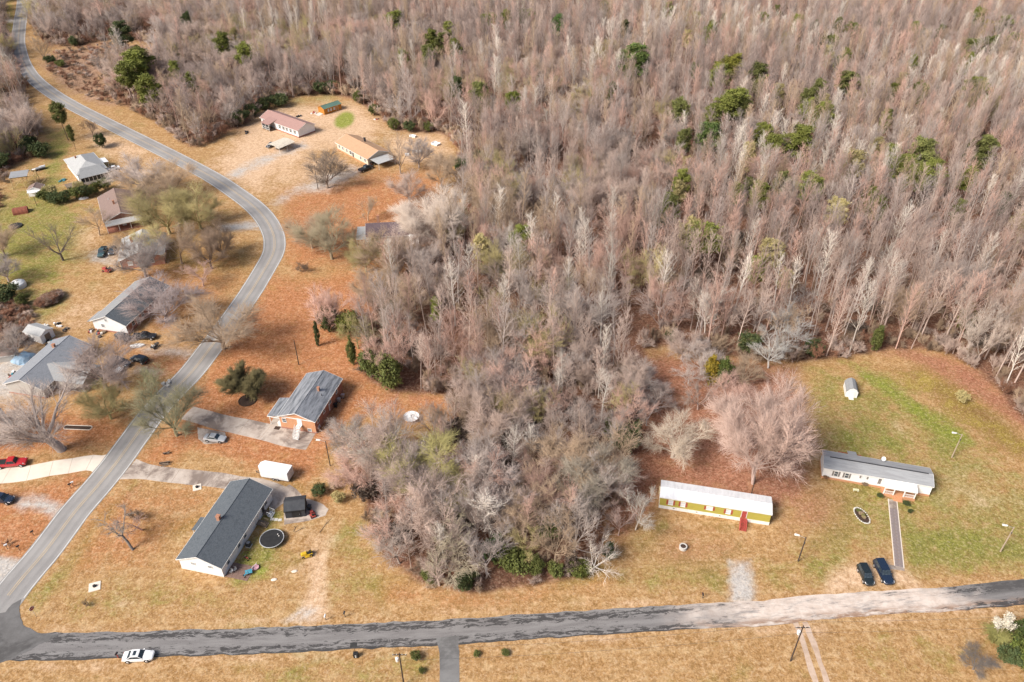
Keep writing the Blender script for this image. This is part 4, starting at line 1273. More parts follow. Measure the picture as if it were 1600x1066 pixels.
# ---- evergreen shrubs and small evergreens, named by where they stand
GE = 'evergreen shrubs along the woods'
for i, (x, y, h, r, tn, lb) in enumerate([
        (1268, 556, 4.6, 1.0, 'dark', 'dark glossy evergreen at the woods edge beside the pale ghostly tree'),
        (1168, 548, 5, 1.0, 'dark', 'dark evergreen shrub in the woods edge above the cedars'),
        (1048, 535, 4, 0.8, 'dark', 'dark evergreen shrub above the red leaf clearing'),
        (978, 700, 6, 1.1, 'dark', 'dark evergreen on the east edge of the grove by the cream tree'),
        (960, 685, 5, 0.9, 'ever', 'green shrub touching the dark evergreen on the grove east edge'),
        (728, 917, 4, 1.1, 'dark', 'dark evergreen at the roadside foot of the grove below the cream-limbed tree'),
        (772, 872, 5, 0.9, (0.05, 0.10, 0.04), 'bluish green evergreen inside the roadside edge of the grove'),
        (800, 888, 5, 1.0, 'ever', 'green evergreen under the white-trunked grove tree'),
        (838, 893, 3.6, 1.0, 'ever', 'green shrub in the row of shrubs at the grove roadside edge'),
        (868, 900, 3.2, 0.9, 'ever', 'yellow-green low shrub near the white leaning tree'),
        (905, 898, 3.2, 1.0, (0.11, 0.13, 0.03), 'pale green low shrub at the corner of the grove'),
        (950, 872, 4, 0.8, 'dark', 'dark shrub on the grove side facing the smallest pale tree'),
        (855, 840, 5, 0.9, (0.13, 0.17, 0.05), 'bright green evergreen in the south-east part of the grove'),
        (500, 772, 2.6, 0.9, 'dark', 'dark shrub at the end of the concrete pad by the black shed'),
        (530, 785, 3.0, 0.9, 'olive', 'olive shrub at the grove edge by the concrete pad'),
        (522, 765, 2.2, 0.8, 'tan', 'dry tan shrub between the dark shrub and the lamp pole'),
        (670, 905, 2.8, 0.9, 'ever', 'green shrub at the west corner of the grove foot'),
        (672, 398, 3.0, 0.8, 'dark', 'dark shrub at the east end of the half-hidden house'),
        (745, 262, 6, 1.2, 'dark', 'large dark evergreen east of the tan-roofed house'),
        (722, 268, 5, 1.0, (0.05, 0.085, 0.03), 'rounded dark evergreen touching the large one'),
        (615, 203, 5, 1.0, 'ever', 'green shrub at the corner of the bare yard north of the tan-roofed house'),
        (640, 206, 4.5, 1.0, 'dark', 'dark shrub behind the white tubs'),
        (668, 205, 4, 0.9, 'ever', 'green shrub at the back of the yard with the white tubs'),
        (395, 182, 5.5, 1.1, 'dark', 'dark evergreen west of the red-roofed house'),
        (376, 195, 6, 1.1, 'dark', 'dark evergreen nearest the west end of the clearing'),
        (437, 166, 5.5, 1.2, 'dark', 'dark evergreen behind the red-roofed house roof'),
        (415, 172, 5.5, 1.1, 'dark', 'dark evergreen by the pale pole behind the red-roofed house'),
        (500, 147, 5.5, 1.1, 'dark', 'dark evergreen behind the orange shed'),
        (520, 143, 5, 1.0, 'dark', 'dark evergreen at the back of the bright grass corner'),
        (560, 160, 5, 1.0, 'ever', 'green shrub north-east of the orange shed'),
        (585, 180, 4.5, 0.9, 'ever', 'yellowish shrub on the rim of the bare yard'),
        (64, 246, 6, 1.0, 'dark', 'dark evergreen beside the western bare thicket'),
        (48, 240, 7, 1.2, 'dark', 'dark evergreen in the western thicket behind the lumber frame'),
        (2, 262, 6, 1.1, 'dark', 'dark evergreen at the frame edge behind the lumber frame'),
        (10, 470, 5, 1.2, 'dark', 'dark evergreen below the white domed tank'),
        (38, 478, 4, 1.0, 'ever', 'green shrub by the red-brown brush patch'),
        (80, 100, 4, 1.1, 'dark', 'dark shrub in the overgrown field near the road bend'),
        (96, 105, 3.6, 1.0, 'ever', 'green shrub beside the overgrown field'),
        (117, 72, 5, 1.2, 'dark', 'dark evergreen at the back of the overgrown field'),
        (290, 68, 6, 1.3, 'dark', 'dark evergreen in the far woods by the field'),
        (1500, 627, 3, 0.8, 'olive', 'olive shrub under the pale trees east of the weedy strip'),
        (1590, 1008, 4.6, 1.1, (0.05, 0.075, 0.02), 'dark evergreen shrub beside the pampas grass'),
        (1572, 1034, 3.4, 1.0, 'dark', 'lower dark shrub in front of the pampas grass'),
        (1602, 1036, 4.2, 1.1, (0.12, 0.15, 0.03), 'light green shrub at the frame corner by the pampas grass')]):
    p = H_[i % 3]
    tree(p, at(x, y), h, h / p.h * r * 1.15, 'evergreen_shrub', lb, 'shrub', GE, tn)
# the hedge between the two western houses
for i, (x, y, tn) in enumerate([(72, 315, 'ever'), (88, 318, 'dark'), (104, 316, 'dark'), (120, 311, 'ever'), (136, 308, 'dark'), (150, 303, 'ever'), (165, 297, 'ever'), (80, 308, 'olive'), (128, 300, 'olive')]):
    p = H_[i % 3]
    tree(p, at(x, y), 4.2, 4.2 / p.h * 1.15, 'hedge_shrub', 'green shrub in the hedge between the sun-porch house and the pinkish-brown roof', 'shrub', 'hedge shrubs below the sun-porch house', tn)

# ---- pines rising from the woods (crown centre pixel, height)
GP = 'pines scattered through the woods'
PINES = [(205, 95, 18, 1.15, 'pine'), (228, 130, 16, 1.0, 'pine'), (196, 112, 16, .9, 'pine'), (188, 45, 20, 1.2, 'dark'), (214, 88, 17, 1.2, 'pine'), (290, 28, 17, .8, 'dark'), (345, 62, 16, .9, 'pine'), (365, 52, 15, .8, 'olive'), (381, 80, 16, .9, 'pine'), (297, 122, 12, .8, 'lime'), (272, 105, 13, .7, 'pine'),
         (612, 27, 19, 1.3, 'pine'), (672, 56, 18, 1.0, 'pine'), (668, 80, 15, .8, 'dpine'), (702, 42, 18, .9, 'pine'), (690, 62, 15, .7, 'dpine'), (709, 72, 15, .8, 'pine'), (630, 85, 12, .7, 'pine'), (712, 130, 13, .8, 'dark'), (750, 140, 15, .9, 'dpine'), (800, 152, 13, .8, 'lime'),
         (790, 24, 17, .9, 'pine'), (757, 30, 16, .8, 'pine'), (770, 28, 17, .8, 'pine'), (830, 22, 16, .8, 'pine'), (873, 32, 18, 1.0, (0.07, 0.14, 0.04)), (818, 22, 15, .8, 'dpine'), (992, 85, 20, 1.1, (0.10, 0.15, 0.04)), (990, 108, 13, .6, 'dpine'), (1063, 168, 15, .9, 'dpine'), (958, 138, 13, .6, 'dpine'), (975, 40, 16, .9, 'dark'), (945, 8, 16, .8, 'pine'), (1045, 12, 17, .8, 'pine'),
         (1087, 28, 17, 1.3, 'olive'), (1105, 50, 18, 1.0, 'pine'), (1075, 55, 15, .9, 'olive'), (1112, 42, 17, .8, 'pine'), (1192, 27, 17, 1.0, 'pine'), (1215, 16, 16, .8, 'dpine'), (1247, 32, 17, 1.0, 'pine'), (1272, 40, 15, .8, 'dark'), (1278, 55, 14, .7, 'dark'), (1310, 37, 17, 1.0, 'dpine'), (1335, 45, 17, 1.1, 'dpine'), (1373, 36, 15, .8, 'pine'), (1432, 44, 18, 1.0, 'pine'), (1445, 55, 16, .9, 'dpine'), (1470, 48, 17, .7, 'dpine'),
         (1530, 22, 18, 1.3, 'pine'), (1547, 40, 16, .8, 'gold'), (1573, 34, 17, 1.1, 'dpine'), (1522, 70, 14, 1.2, 'dpine'), (1545, 66, 14, 1.2, 'dpine'), (1585, 60, 15, 1.1, 'dpine'), (1512, 92, 14, .8, 'pine'), (1140, 100, 17, 1.3, (0.2, 0.19, 0.03)), (1128, 112, 15, 1.0, 'pine'), (1185, 112, 17, .9, 'dpine'), (1190, 130, 14, .8, 'pine'), (1215, 142, 14, .8, 'olive'), (1150, 152, 17, 1.2, 'pine'), (1137, 160, 17, 1.1, 'pine'), (1118, 178, 16, 1.0, 'pine'), (1110, 205, 16, 1.0, (0.09, 0.14, 0.04)), (1160, 165, 15, .9, 'dpine'),
         (1264, 150, 15, .8, 'dpine'), (1287, 172, 15, 1.0, 'pine'), (1262, 165, 13, .8, 'pine'), (1250, 212, 17, 1.15, 'pine'), (1212, 225, 15, 1.0, 'pine'), (1325, 122, 16, 1.0, 'dpine'), (1357, 130, 14, .7, 'olive'), (1528, 135, 16, 1.15, 'pine'), (1438, 140, 14, .8, 'dpine'), (1446, 232, 17, 1.0, 'dpine'), (1418, 258, 15, 1.1, 'pine'), (1440, 272, 14, 1.0, 'pine'), (1463, 262, 14, .9, 'pine'), (1335, 250, 15, 1.0, 'olive'), (1395, 236, 14, .8, 'pine'), (1372, 226, 13, .7, 'olive'), (1545, 225, 14, .9, 'dpine'), (1268, 282, 14, 1.0, 'pine'), (1225, 280, 12, .7, 'dpine'), (1358, 305, 13, .8, 'pine'), (1312, 325, 14, .8, 'olive'), (1190, 297, 13, .9, 'pine'), (1571, 310, 11, .7, 'dark'),
         (1105, 366, 14, 1.2, 'pine'), (1080, 355, 14, .9, 'olive'), (1185, 413, 11, .8, 'pine'), (1208, 385, 13, .9, 'olive'), (815, 366, 12, .9, 'lime'), (752, 378, 11, .8, 'olive'), (1230, 432, 10, .7, 'olive')]
prng = random.Random(77)
for _ in range(34):      # many small olive ones in loose diagonal lines
    u_ = prng.random(); bx_ = prng.choice([1090, 1200, 1290, 1400, 1480, 1540])
    PINES.append((bx_ + 70 * u_ - 40 + prng.uniform(-18, 18), 330 - 300 * u_ + prng.uniform(-15, 15), prng.uniform(11, 15), prng.uniform(.5, .85), prng.choice(['dpine', 'olive', 'dpine', 'pine'])))
for i, (x, y, h, r, tn) in enumerate(PINES):
    p = PINE[i % 3]
    far = ('far ' if y < 75 else '') + ('small ' if r < .72 else 'broad ' if r > .98 else '') + (tn + ' ' if tn in ('olive', 'lime', 'gold') else 'dark ' if tn in ('dark', 'dpine') else '')
    row = 75 <= y < 170 and ''.join(['x']) or ''
    zone = ('by the old field' if x < 400 else 'north of the tan-roofed house' if x < 830 else 'in the middle of the woods' if x < 1060 else
            'in the woods behind the yellow mobile home' if x < 1240 else 'in the woods behind the small white shed')
    h *= 1.12 if y > 60 else 0.92
    r *= 0.98 if (x > 1050 and y > 60) else 0.82 if y < 60 else 1.0
    tree(p, base_of(x, y, h * 0.78), h, h / p.h * r * 1.45, 'pine_tree', far + ('' if tn in ('olive', 'lime', 'gold') else 'green ') + 'pine rising ' + (row and 'far back ') + zone, 'tree', far + 'pines ' + (row and 'far back ') + zone, tn)

# ---- the woods: hundreds of single trees in front, one scattered mass behind
GROVE = WOODS[1]
PINE_AT = [o.location.copy() for o in COL.objects if o.type == 'EMPTY' and o.name.startswith('pine_tree')]
HEROES = [o.location.copy() for o in COL.objects if o.type == 'EMPTY' and o.get('category') in ('tree', 'shrub')]


def woods_points():
    gen = np.random.default_rng(5)
    st = 3.55
    X, Y = np.meshgrid(np.arange(-640, 640, st), np.arange(70, 880, st))
    X = (X + gen.uniform(-st * .46, st * .46, X.shape)).ravel(); Y = (Y + gen.uniform(-st * .46, st * .46, Y.shape)).ravel()
    px, py = px_of(X, Y)
    ok = np.zeros(X.shape, bool)
    for poly in WOODS:
        ok |= poly_sd(px, py, poly) > 0
    for poly in BUILT_CLEAR: ok &= poly_sd(px, py, poly) < 0
    ok &= (px > -550) & (px < 2140) & (py > -104)
    X, Y, px, py = X[ok], Y[ok], px[ok], py[ok]
    grove = poly_sd(px, py, GROVE) > 0
    u = gen.random(len(X))
    cl = 0.5 + 0.5 * np.sin(X * 0.045 + 1.3) * np.sin(Y * 0.04 + 0.4)          # patches of one kind
    # chance of a broad crown
    pb = np.full(len(X), 0.10)
    pb = np.where((px < 1060) & (py > 170) & (py < 345), 0.75, pb)
    pb = np.where((px < 1060) & (py <= 170) & (py > 105), 0.45, pb)
    pb = np.where((px < 420), 0.85, pb)
    pb = np.where((px >= 420) & (px < 700) & (py > 60), 0.7, pb)
    pb = np.where((px < 1000) & (py >= 345), 0.45, pb)
    pb = np.where((px >= 1000) & (px < 1250) & (py > 430), 0.5, pb)
    pb = np.where(grove, 0.72, pb)
    pb = np.clip(pb + (cl - 0.5) * 0.5, 0.02, 0.95)
    broad = u < pb
    keep = np.where(broad, gen.random(len(X)) < np.where(grove, 0.80, 0.40), gen.random(len(X)) < np.where(grove, 0.75, 0.78))
    return X[keep], Y[keep], px[keep], py[keep], broad[keep], grove[keep], gen


WX, WY, WPX, WPY, WB, WG, WGEN = woods_points()


def zone_of(px, py, grove):
    if grove:
        ns = 'roadside end' if py > 850 else 'middle' if py > 740 else 'north end'
        ew = 'facing the white cargo trailer' if px < 700 else 'facing the yellow mobile home' if px > 850 else 'between its two sides'
        return f'in the dense grove, {ns}, {ew}'
    if px < 420: return 'in the far woods beyond the overgrown field' if py < 120 else 'in the copse between road and red-roofed house'
    if py > 560 and px < 1010: return 'in the woods east of the brick house'
    if py > 455:
        return ('at the woods edge north of the brick house' if px < 760 else 'in the woods north of the dense grove' if px < 1010 else
                'at the woods edge by the golden cedar' if px < 1250 else 'at the woods edge above the small white shed' if px < 1420 else 'at the woods edge above the weedy strip')
    d = 'deeper ' if py < 340 else ''
    return d + ('in the woods behind the half-hidden pale house' if px < 800 else 'in the middle of the woods' if px < 1080 else
                'in the woods behind the huge pink tree' if px < 1300 else 'in the woods behind the small white shed')


TW = {'pink': 'pinkish', 'grey': 'grey', 'tan': 'tan', 'rosy': 'reddish', 'purple': 'purplish', 'olive': 'olive', 'white': 'whitish'}
PALB = ['pink', 'grey', 'rosy', 'pink', 'rosy', 'tan', 'purple', 'olive']
PALS = ['pink', 'rosy', 'grey', 'pink', 'white', 'pink']
order = np.argsort(WY)
nb = ns = 0
rest = []
for i in order:
    x, y, px, py, b, gv = WX[i], WY[i], WPX[i], WPY[i], WB[i], WG[i]
    if min((math.hypot(x - q.x, y - q.y) for q in HEROES if abs(y - q.y) < 3), default=9) < 1.8: continue
    if any(abs(x - q.x) < 2.6 and -9 < y - q.y < 2.5 for q in PINE_AT): continue
    if abs(px - 643) < 30 and 635 < py < 742: continue
    vis = -10 < px < 1610
    if b:
        h = WGEN.uniform(9.5, 13.5) if gv else WGEN.uniform(11, 16)
        r = WGEN.uniform(1.0, 1.4) if gv else WGEN.uniform(0.9, 1.35)
    else:
        h = WGEN.uniform(10, 15) if gv else WGEN.uniform(15.5, 22)
        r = WGEN.uniform(0.85, 1.45) * (1.15 if gv else 1)
    if b and nb < 290 and vis:
        nb += 1
        pr = (VASE if WGEN.random() < (0.3 if gv else 0.12) else SPREAD)
        p = pr[int(WGEN.integers(len(pr)))]
        tn = PALB[int(WGEN.integers(len(PALB)))] if WGEN.random() < .6 else ['pink', 'grey', 'tan', 'rosy'][int(2 + 1.99 * math.sin(x * .05) * math.cos(y * .06 + 1))]
        z = zone_of(px, py, gv)
        tree(p, (x, y, 0), h, h / p.h * r, 'bare_tree', TW[tn] + ' broad-crowned bare tree ' + z, 'tree', TW[tn] + ' broad bare trees ' + z, tn)
    elif not b and ns < 290 and vis:
        ns += 1
        p = SLENDER[int(WGEN.integers(4))]
        tn = PALS[int(WGEN.integers(len(PALS)))]
        z = zone_of(px, py, gv)
        tree(p, (x, y, 0), h, h / p.h * r, 'slender_tree', TW[tn] + ' tall slender bare tree ' + z, 'tree', TW[tn] + ' slender bare trees ' + z, tn)
    else:
        rest.append((x, y, h, r, int(b)))
print('woods: broad', nb, 'slender', ns, 'mass', len(rest))


def scatter(name, pts, protos, label, cat=None):
    """One object of stuff: points that carry source index, turn and size, instanced by geometry nodes.
    pts rows: x, y, scale_xy, scale_z, source index."""
    src = bpy.data.collections.new(name + '_sources')
    for k, (me, colr) in enumerate(protos):
        me = me.copy()
        mats = [m for m in me.materials]
        me.materials.clear()
        for m in mats: me.materials.append(M_bark('tree_tint', 1.0, colr if m != BARK or 'leaves' not in [q.name for q in mats] else (0.16, 0.12, 0.095)) if m != LEAF else M_leaf('leaf_tint', colr))
        o = bpy.data.objects.new('%s_source_%02d' % (name, k), me)
        src.objects.link(o)
    A = np.asarray(pts, float)
    me = bpy.data.meshes.new(name)
    me.vertices.add(len(A))
    co = np.zeros((len(A), 3), np.float32); co[:, :2] = A[:, :2]
    me.vertices.foreach_set('co', co.ravel())
    a = me.attributes.new('source', 'INT', 'POINT'); a.data.foreach_set('value', A[:, 4].astype(np.int32))
    a = me.attributes.new('size', 'FLOAT_VECTOR', 'POINT'); a.data.foreach_set('vector', np.stack([A[:, 2], A[:, 2], A[:, 3]], 1).astype(np.float32).ravel())
    gen = np.random.default_rng(3)
    rot = np.zeros((len(A), 3), np.float32); rot[:, 2] = gen.uniform(0, 6.283, len(A)); rot[:, :2] = gen.normal(0, 0.035, (len(A), 2))
    a = me.attributes.new('turn', 'FLOAT_VECTOR', 'POINT'); a.data.foreach_set('vector', rot.ravel())
    o = link(name, me)
    tag(o, label, cat, None, 'stuff')
    ng = bpy.data.node_groups.new(name, 'GeometryNodeTree')
    ng.interface.new_socket('Geometry', in_out='INPUT', socket_type='NodeSocketGeometry')
    ng.interface.new_socket('Geometry', in_out='OUTPUT', socket_type='NodeSocketGeometry')
    N = ng.nodes.new; Lk = ng.links.new
    gi, go = N('NodeGroupInput'), N('NodeGroupOutput')
    m2p = N('GeometryNodeMeshToPoints')
    iop = N('GeometryNodeInstanceOnPoints')
    ci = N('GeometryNodeCollectionInfo')
    ci.inputs['Collection'].default_value = src
    ci.inputs['Separate Children'].default_value = True
    ci.inputs['Reset Children'].default_value = True
    def attr(nm, ty):
        q = N('GeometryNodeInputNamedAttribute'); q.data_type = ty; q.inputs['Name'].default_value = nm
        return q.outputs['Attribute']
    e2r = N('FunctionNodeEulerToRotation')
    Lk(attr('turn', 'FLOAT_VECTOR'), e2r.inputs[0])
    iop.inputs['Pick Instance'].default_value = True
    Lk(gi.outputs[0], m2p.inputs['Mesh']); Lk(m2p.outputs[0], iop.inputs['Points'])
    Lk(ci.outputs[0], iop.inputs['Instance']); Lk(attr('source', 'INT'), iop.inputs['Instance Index'])
    Lk(e2r.outputs[0], iop.inputs['Rotation']); Lk(attr('size', 'FLOAT_VECTOR'), iop.inputs['Scale'])
    Lk(iop.outputs[0], go.inputs[0])
    o.modifiers.new('scatter', 'NODES').node_group = ng
    return o


srcs, idx_b, idx_s = [], [], []
for k, tn in enumerate(['purple', 'pink', 'grey', 'tan', 'rosy', 'olive']):
    p = SPREAD[k % 5]; idx_b.append((len(srcs), p.h)); srcs.append((p.joined, TINT[tn]))
for k, tn in enumerate(['purple', 'pink', 'rosy', 'grey', 'tan', 'white']):
    p = SLENDER[k % 4]; idx_s.append((len(srcs), p.h)); srcs.append((p.joined, TINT[tn]))
pts = []
for (x, y, h, r, b) in rest:
    q = 0.42 + 0.3 * math.sin(x * .031 + 1.7) * math.sin(y * .043) + WGEN.normal(0, .26)
    k, ph = (idx_b if b else idx_s)[int(min(5, max(0, q * 6)))]
    pts.append((x, y, h / ph * r, h / ph, k))
scatter('woods', pts, srcs, 'distant mass of bare deciduous trees filling the upper part of the view')

# undergrowth of the woods and the overgrown field
ug = []
usrc = [(BRUSH[0].joined, TINT['pink']), (BRUSH[1].joined, TINT['brown']), (BRUSH[0].joined, TINT['redbrush']), (BRUSH[1].joined, TINT['tan']), (SHRUB[0].joined, TINT['ever']), (SHRUB[1].joined, TINT['dark'])]
for i in range(len(WX)):
    if WGEN.random() < 0.6 and WPY[i] > 20 and -150 < WPX[i] < 1750:
        ug.append((WX[i] + WGEN.uniform(-1.8, 1.8), WY[i] + WGEN.uniform(-1.8, 1.8), *(WGEN.uniform(0.5, 1.2, 2)), int(WGEN.choice([0, 1, 5, 3, 4], p=[.3, .2, .16, .2, .14] if WG[i] else [.45, .25, .01, .265, .025]))))
for poly in WOODS:      # a brushy rim hides the foot of the woods
    n_ = len(poly)
    for i in range(n_):
        a, b = poly[i], poly[(i + 1) % n_]
        if min(a[1], b[1]) < -20 or max(a[0], b[0]) > 1660 or min(a[0], b[0]) < -60: continue
        A_, B_ = at(*a), at(*b)
        for k in range(int((B_ - A_).length / (3.0 if poly is WOODS[1] else 1.5))):
            q = A_.lerp(B_, WGEN.random()) + Vector((WGEN.normal(0, 1.6), WGEN.normal(1.5, 1.8), 0))
            qx, qy = px_of(np.array([q.x]), np.array([q.y]))
            if max(poly_sd(qx, qy, w_)[0] for w_ in WOODS) < -4 or poly_sd(qx, qy, BUILT_CLEAR[0])[0] > 0: continue
            ug.append((q.x, q.y, WGEN.uniform(0.7, 1.5) * (.6 if poly is WOODS[1] else 1), WGEN.uniform(0.7, 1.4) * (.55 if poly is WOODS[1] else 1), int(WGEN.choice([0, 1, 3, 2], p=[.35, .2, .3, .15]))))
for poly, _, _ in COVER['brush']:
    xs_, ys_ = [p[0] for p in poly], [p[1] for p in poly]
    got = 0
    for _ in range(900):
        qx, qy = WGEN.uniform(min(xs_), max(xs_)), WGEN.uniform(min(ys_), max(ys_))
        if poly_sd(np.array([qx]), np.array([qy]), poly)[0] > 2:
            q = at(qx, qy)
            ug.append((q.x, q.y, WGEN.uniform(0.45, 0.9), WGEN.uniform(0.3, 0.6), int(WGEN.choice([2, 2, 0, 1])))); got += 1
            if got > 230: break
FRP = at(42, 289)
ug = [g_ for g_ in ug if math.hypot(g_[0] - FRP.x, g_[1] - FRP.y + 1) > 8.5]
scatter('undergrowth', ug, usrc, 'low bare brush and briars under the trees and over the old field')

# ------------------------------------------------------------------ buildings
def face_frame(face, L, W):
    """Local origin, along-vector and outward normal of a wall of a box L x W centred at 0."""
    return {'S': (Vector((0, -W / 2, 0)), Vector((1, 0, 0)), Vector((0, -1, 0))), 'N': (Vector((0, W / 2, 0)), Vector((-1, 0, 0)), Vector((0, 1, 0))),
            'E': (Vector((L / 2, 0, 0)), Vector((0, 1, 0)), Vector((1, 0, 0))), 'W': (Vector((-L / 2, 0, 0)), Vector((0, -1, 0)), Vector((-1, 0, 0)))}[face]


def fbox(mb, fr, u0, u1, z0, z1, d0, d1, mi=0):
    o, a, n = fr
    pts = [o + a * u + n * d + Vector((0, 0, z)) for z in (z0, z1) for d in (d0, d1) for u in (u0, u1)]
    mb.add(pts, [(0, 2, 3, 1), (4, 5, 7, 6), (0, 1, 5, 4), (2, 6, 7, 3), (0, 4, 6, 2), (1, 3, 7, 5)], mi)


def window(par, fr, u, z, w, h, frame=None, pane=None, shut=None, sw=0.4, mull=1):
    frame = frame or TRIM; pane = pane or PANE
    m = MB(); t = 0.09
    fbox(m, fr, u - w / 2 - t, u + w / 2 + t, z + h, z + h + t, 0.0, 0.07); fbox(m, fr, u - w / 2 - t - .03, u + w / 2 + t + .03, z - t, z, 0.0, 0.1)
    fbox(m, fr, u - w / 2 - t, u - w / 2, z, z + h, 0.0, 0.07); fbox(m, fr, u + w / 2, u + w / 2 + t, z, z + h, 0.0, 0.07)
    if mull: fbox(m, fr, u - w / 2, u + w / 2, z + h / 2 - .03, z + h / 2 + .03, 0.0, 0.06)
    f = m.build('window', frame, par)
    p = MB(); fbox(p, fr, u - w / 2 + .002, u + w / 2 - .002, z + .002, z + h - .002, 0.004, 0.03); p.build('pane', pane, f)
    if shut:
        for s in (-1, 1):
            q = MB(); c = u + s * (w / 2 + t + .03 + sw / 2)
            fbox(q, fr, c - sw / 2, c + sw / 2, z - .05, z + h + .05, 0.0, 0.05); q.build('shutter', shut, par)
    return f


def door(par, fr, u, z, w, h, mat, frame=None):
    m = MB(); fbox(m, fr, u - w / 2, u + w / 2, z, z + h, 0.0, 0.05)
    d = m.build('door', mat, par)
    q = MB(); t = .1
    fbox(q, fr, u - w / 2 - t, u - w / 2 - .002, z, z + h, 0, .07); fbox(q, fr, u + w / 2 + .002, u + w / 2 + t, z, z + h, 0, .07); fbox(q, fr, u - w / 2 - t, u + w / 2 + t, z + h + .002, z + h + t, 0, .07)
    q.build('frame', frame or TRIM, d)
    k = MB(); fbox(k, fr, u + w / 2 - .16, u + w / 2 - .08, z + h * .47, z + h * .51, .052, .12); k.build('handle', CHROME, d)
    return d


def gable_shell(root, L, W, h, rise, wallm, roofm, over=0.35, ow=0.35, z0=0.0, found=None, fh=0.4, trimm=None, sides=None, gablem=None, t=0.12):
    """Walls with gables at the two ends of local x, two roof slopes, fascia boards and foundation as children of root."""
    zb = z0 + (fh if found else 0)
    m = MB()
    prof = [(-W / 2, zb), (W / 2, zb), (W / 2, h), (0, h + rise), (-W / 2, h)]
    vs = [(-L / 2, y, z) for y, z in prof] + [(L / 2, y, z) for y, z in prof]
    m.add(vs, [(0, 1, 6, 5), (1, 2, 7, 6), (4, 0, 5, 9), (2, 3, 8, 7), (3, 4, 9, 8)])
    m.add(vs, [(4, 3, 2, 1, 0), (5, 6, 7, 8, 9)], 1)
    m.build('wall', [wallm, gablem or wallm], root)
    if found: MB().box(-L / 2 - .04, L / 2 + .04, -W / 2 - .04, W / 2 + .04, z0 - .1, zb).build('foundation', found, root)
    k = rise / (W / 2)
    xo = L / 2 + over
    zr = h + rise + t * 1.1
    ye = W / 2 + ow
    ze = h - k * ow + t * 1.1
    for s in (-1, 1):
        r = MB().slab((-xo, s * ye, ze), (xo, s * ye, ze), (xo, s * 0.004, zr), (-xo, s * 0.004, zr), t)
        ro = r.build('roof', roofm if not isinstance(roofm, tuple) else roofm[0 if s < 0 else 1], root)
        f = MB().box(-xo - .01, xo + .01, s * (ye + .004) if s > 0 else s * (ye + .06), s * (ye + .06) if s > 0 else s * (ye + .004), ze - .2, ze - 0.02)
        f.build('fascia', trimm or TRIM, root)
    # rake boards on both ends and the ridge cap
    for e in (-1, 1):
        m = MB()
        for s in (-1, 1):
            x0, x1 = e * (xo + .004), e * (xo + .05)
            a = [(x0, s * ye, ze - .2), (x0, s * ye, ze - .01), (x0, s * .002, zr - .01), (x0, s * .002, zr - .2)]
            b = [(x1, y, z) for _, y, z in a]
            m.add(a + b, [(0, 1, 2, 3), (7, 6, 5, 4), (0, 4, 5, 1), (1, 5, 6, 2), (2, 6, 7, 3), (3, 7, 4, 0)])
        m.build('rake_board', trimm or TRIM, root)
    MB().tube((-xo, 0, zr - .02), (xo, 0, zr - .02), .09, .09, 6).build('ridge_cap', roofm if not isinstance(roofm, tuple) else roofm[0], root)
    return k, ze, zr


def hip_shell(root, L, W, h, rise, wallm, roofm, ow=0.4, t=0.1, found=None, fh=.4, hip=(True, True)):
    m = MB().box(-L / 2, L / 2, -W / 2, W / 2, fh if found else 0, h + .02)
    m.build('wall', wallm, root)
    if found: MB().box(-L / 2 - .04, L / 2 + .04, -W / 2 - .04, W / 2 + .04, -.1, fh).build('foundation', found, root)
    X, Y = L / 2 + ow, W / 2 + ow
    rx0 = -L / 2 + W / 2 if hip[0] else -X
    rx1 = L / 2 - W / 2 if hip[1] else X
    z1 = h + rise
    A, B, C_, D = (-X, -Y, h), (X, -Y, h), (X, Y, h), (-X, Y, h)
    r0, r1 = (rx0, 0, z1), (rx1, 0, z1)
    m = MB()
    m.add([A, B, C_, D, r0, r1], [(0, 1, 5, 4), (2, 3, 4, 5), (1, 2, 5), (3, 0, 4), (3, 2, 1, 0)])
    m.build('roof', roofm, root)
    m = MB().box(-X - .05, X + .05, -Y - .05, -Y - .002, h - .16, h + .05).box(-X - .05, X + .05, Y + .002, Y + .05, h - .16, h + .05)
    m.box(-X - .05, -X - .002, -Y, Y, h - .16, h + .05).box(X + .002, X + .05, -Y, Y, h - .16, h + .05)
    m.build('fascia', TRIM, root)


def chimney(root, x, y, z0, z1, w=0.6, m=None):
    MB().box(x - w / 2, x + w / 2, y - w / 2, y + w / 2, z0, z1).box(x - w / 2 - .06, x + w / 2 + .06, y - w / 2 - .06, y + w / 2 + .06, z1, z1 + .12) \
        .build('chimney', m or CHIM, root)


def steps(root, fr, u, w, n, top, run, mat, rail=True, dir_=1, d0=0.0, treadm=None):
    """Stair going out from a wall: treads one by one, two stringers and handrails."""
    o, a, nn = fr
    for i in range(n):
        z = top - (i + 0.0) * top / n
        m = MB(); fbox(m, fr, u - w / 2, u + w / 2, z - .06, z, d0 + i * run, d0 + (i + 1) * run + .03)
        m.build('step', treadm or mat, root)
    for s in (-1, 1):
        p0 = o + a * (u + s * (w / 2 + .04)) + nn * d0 + Vector((0, 0, top - .12)); p1 = o + a * (u + s * (w / 2 + .04)) + nn * (d0 + n * run) + Vector((0, 0, .02))
        m = MB().tube(p0, p1, .09, .09, 4); m.build('stringer', mat, root)
        if rail:
            q0, q1 = p0 + Vector((0, 0, 1.0)), p1 + Vector((0, 0, 1.0))
            m = MB().tube(q0, q1, .05, .05, 4).tube(p0, q0, .05, .05, 4).tube(p1, q1, .05, .05, 4).tube((p0 + p1) / 2, (q0 + q1) / 2, .04, .04, 4).tube((p0 + q0) / 2, (p1 + q1) / 2, .03, .03, 4)
            m.build('handrail', mat, root)


A77 = R(77)

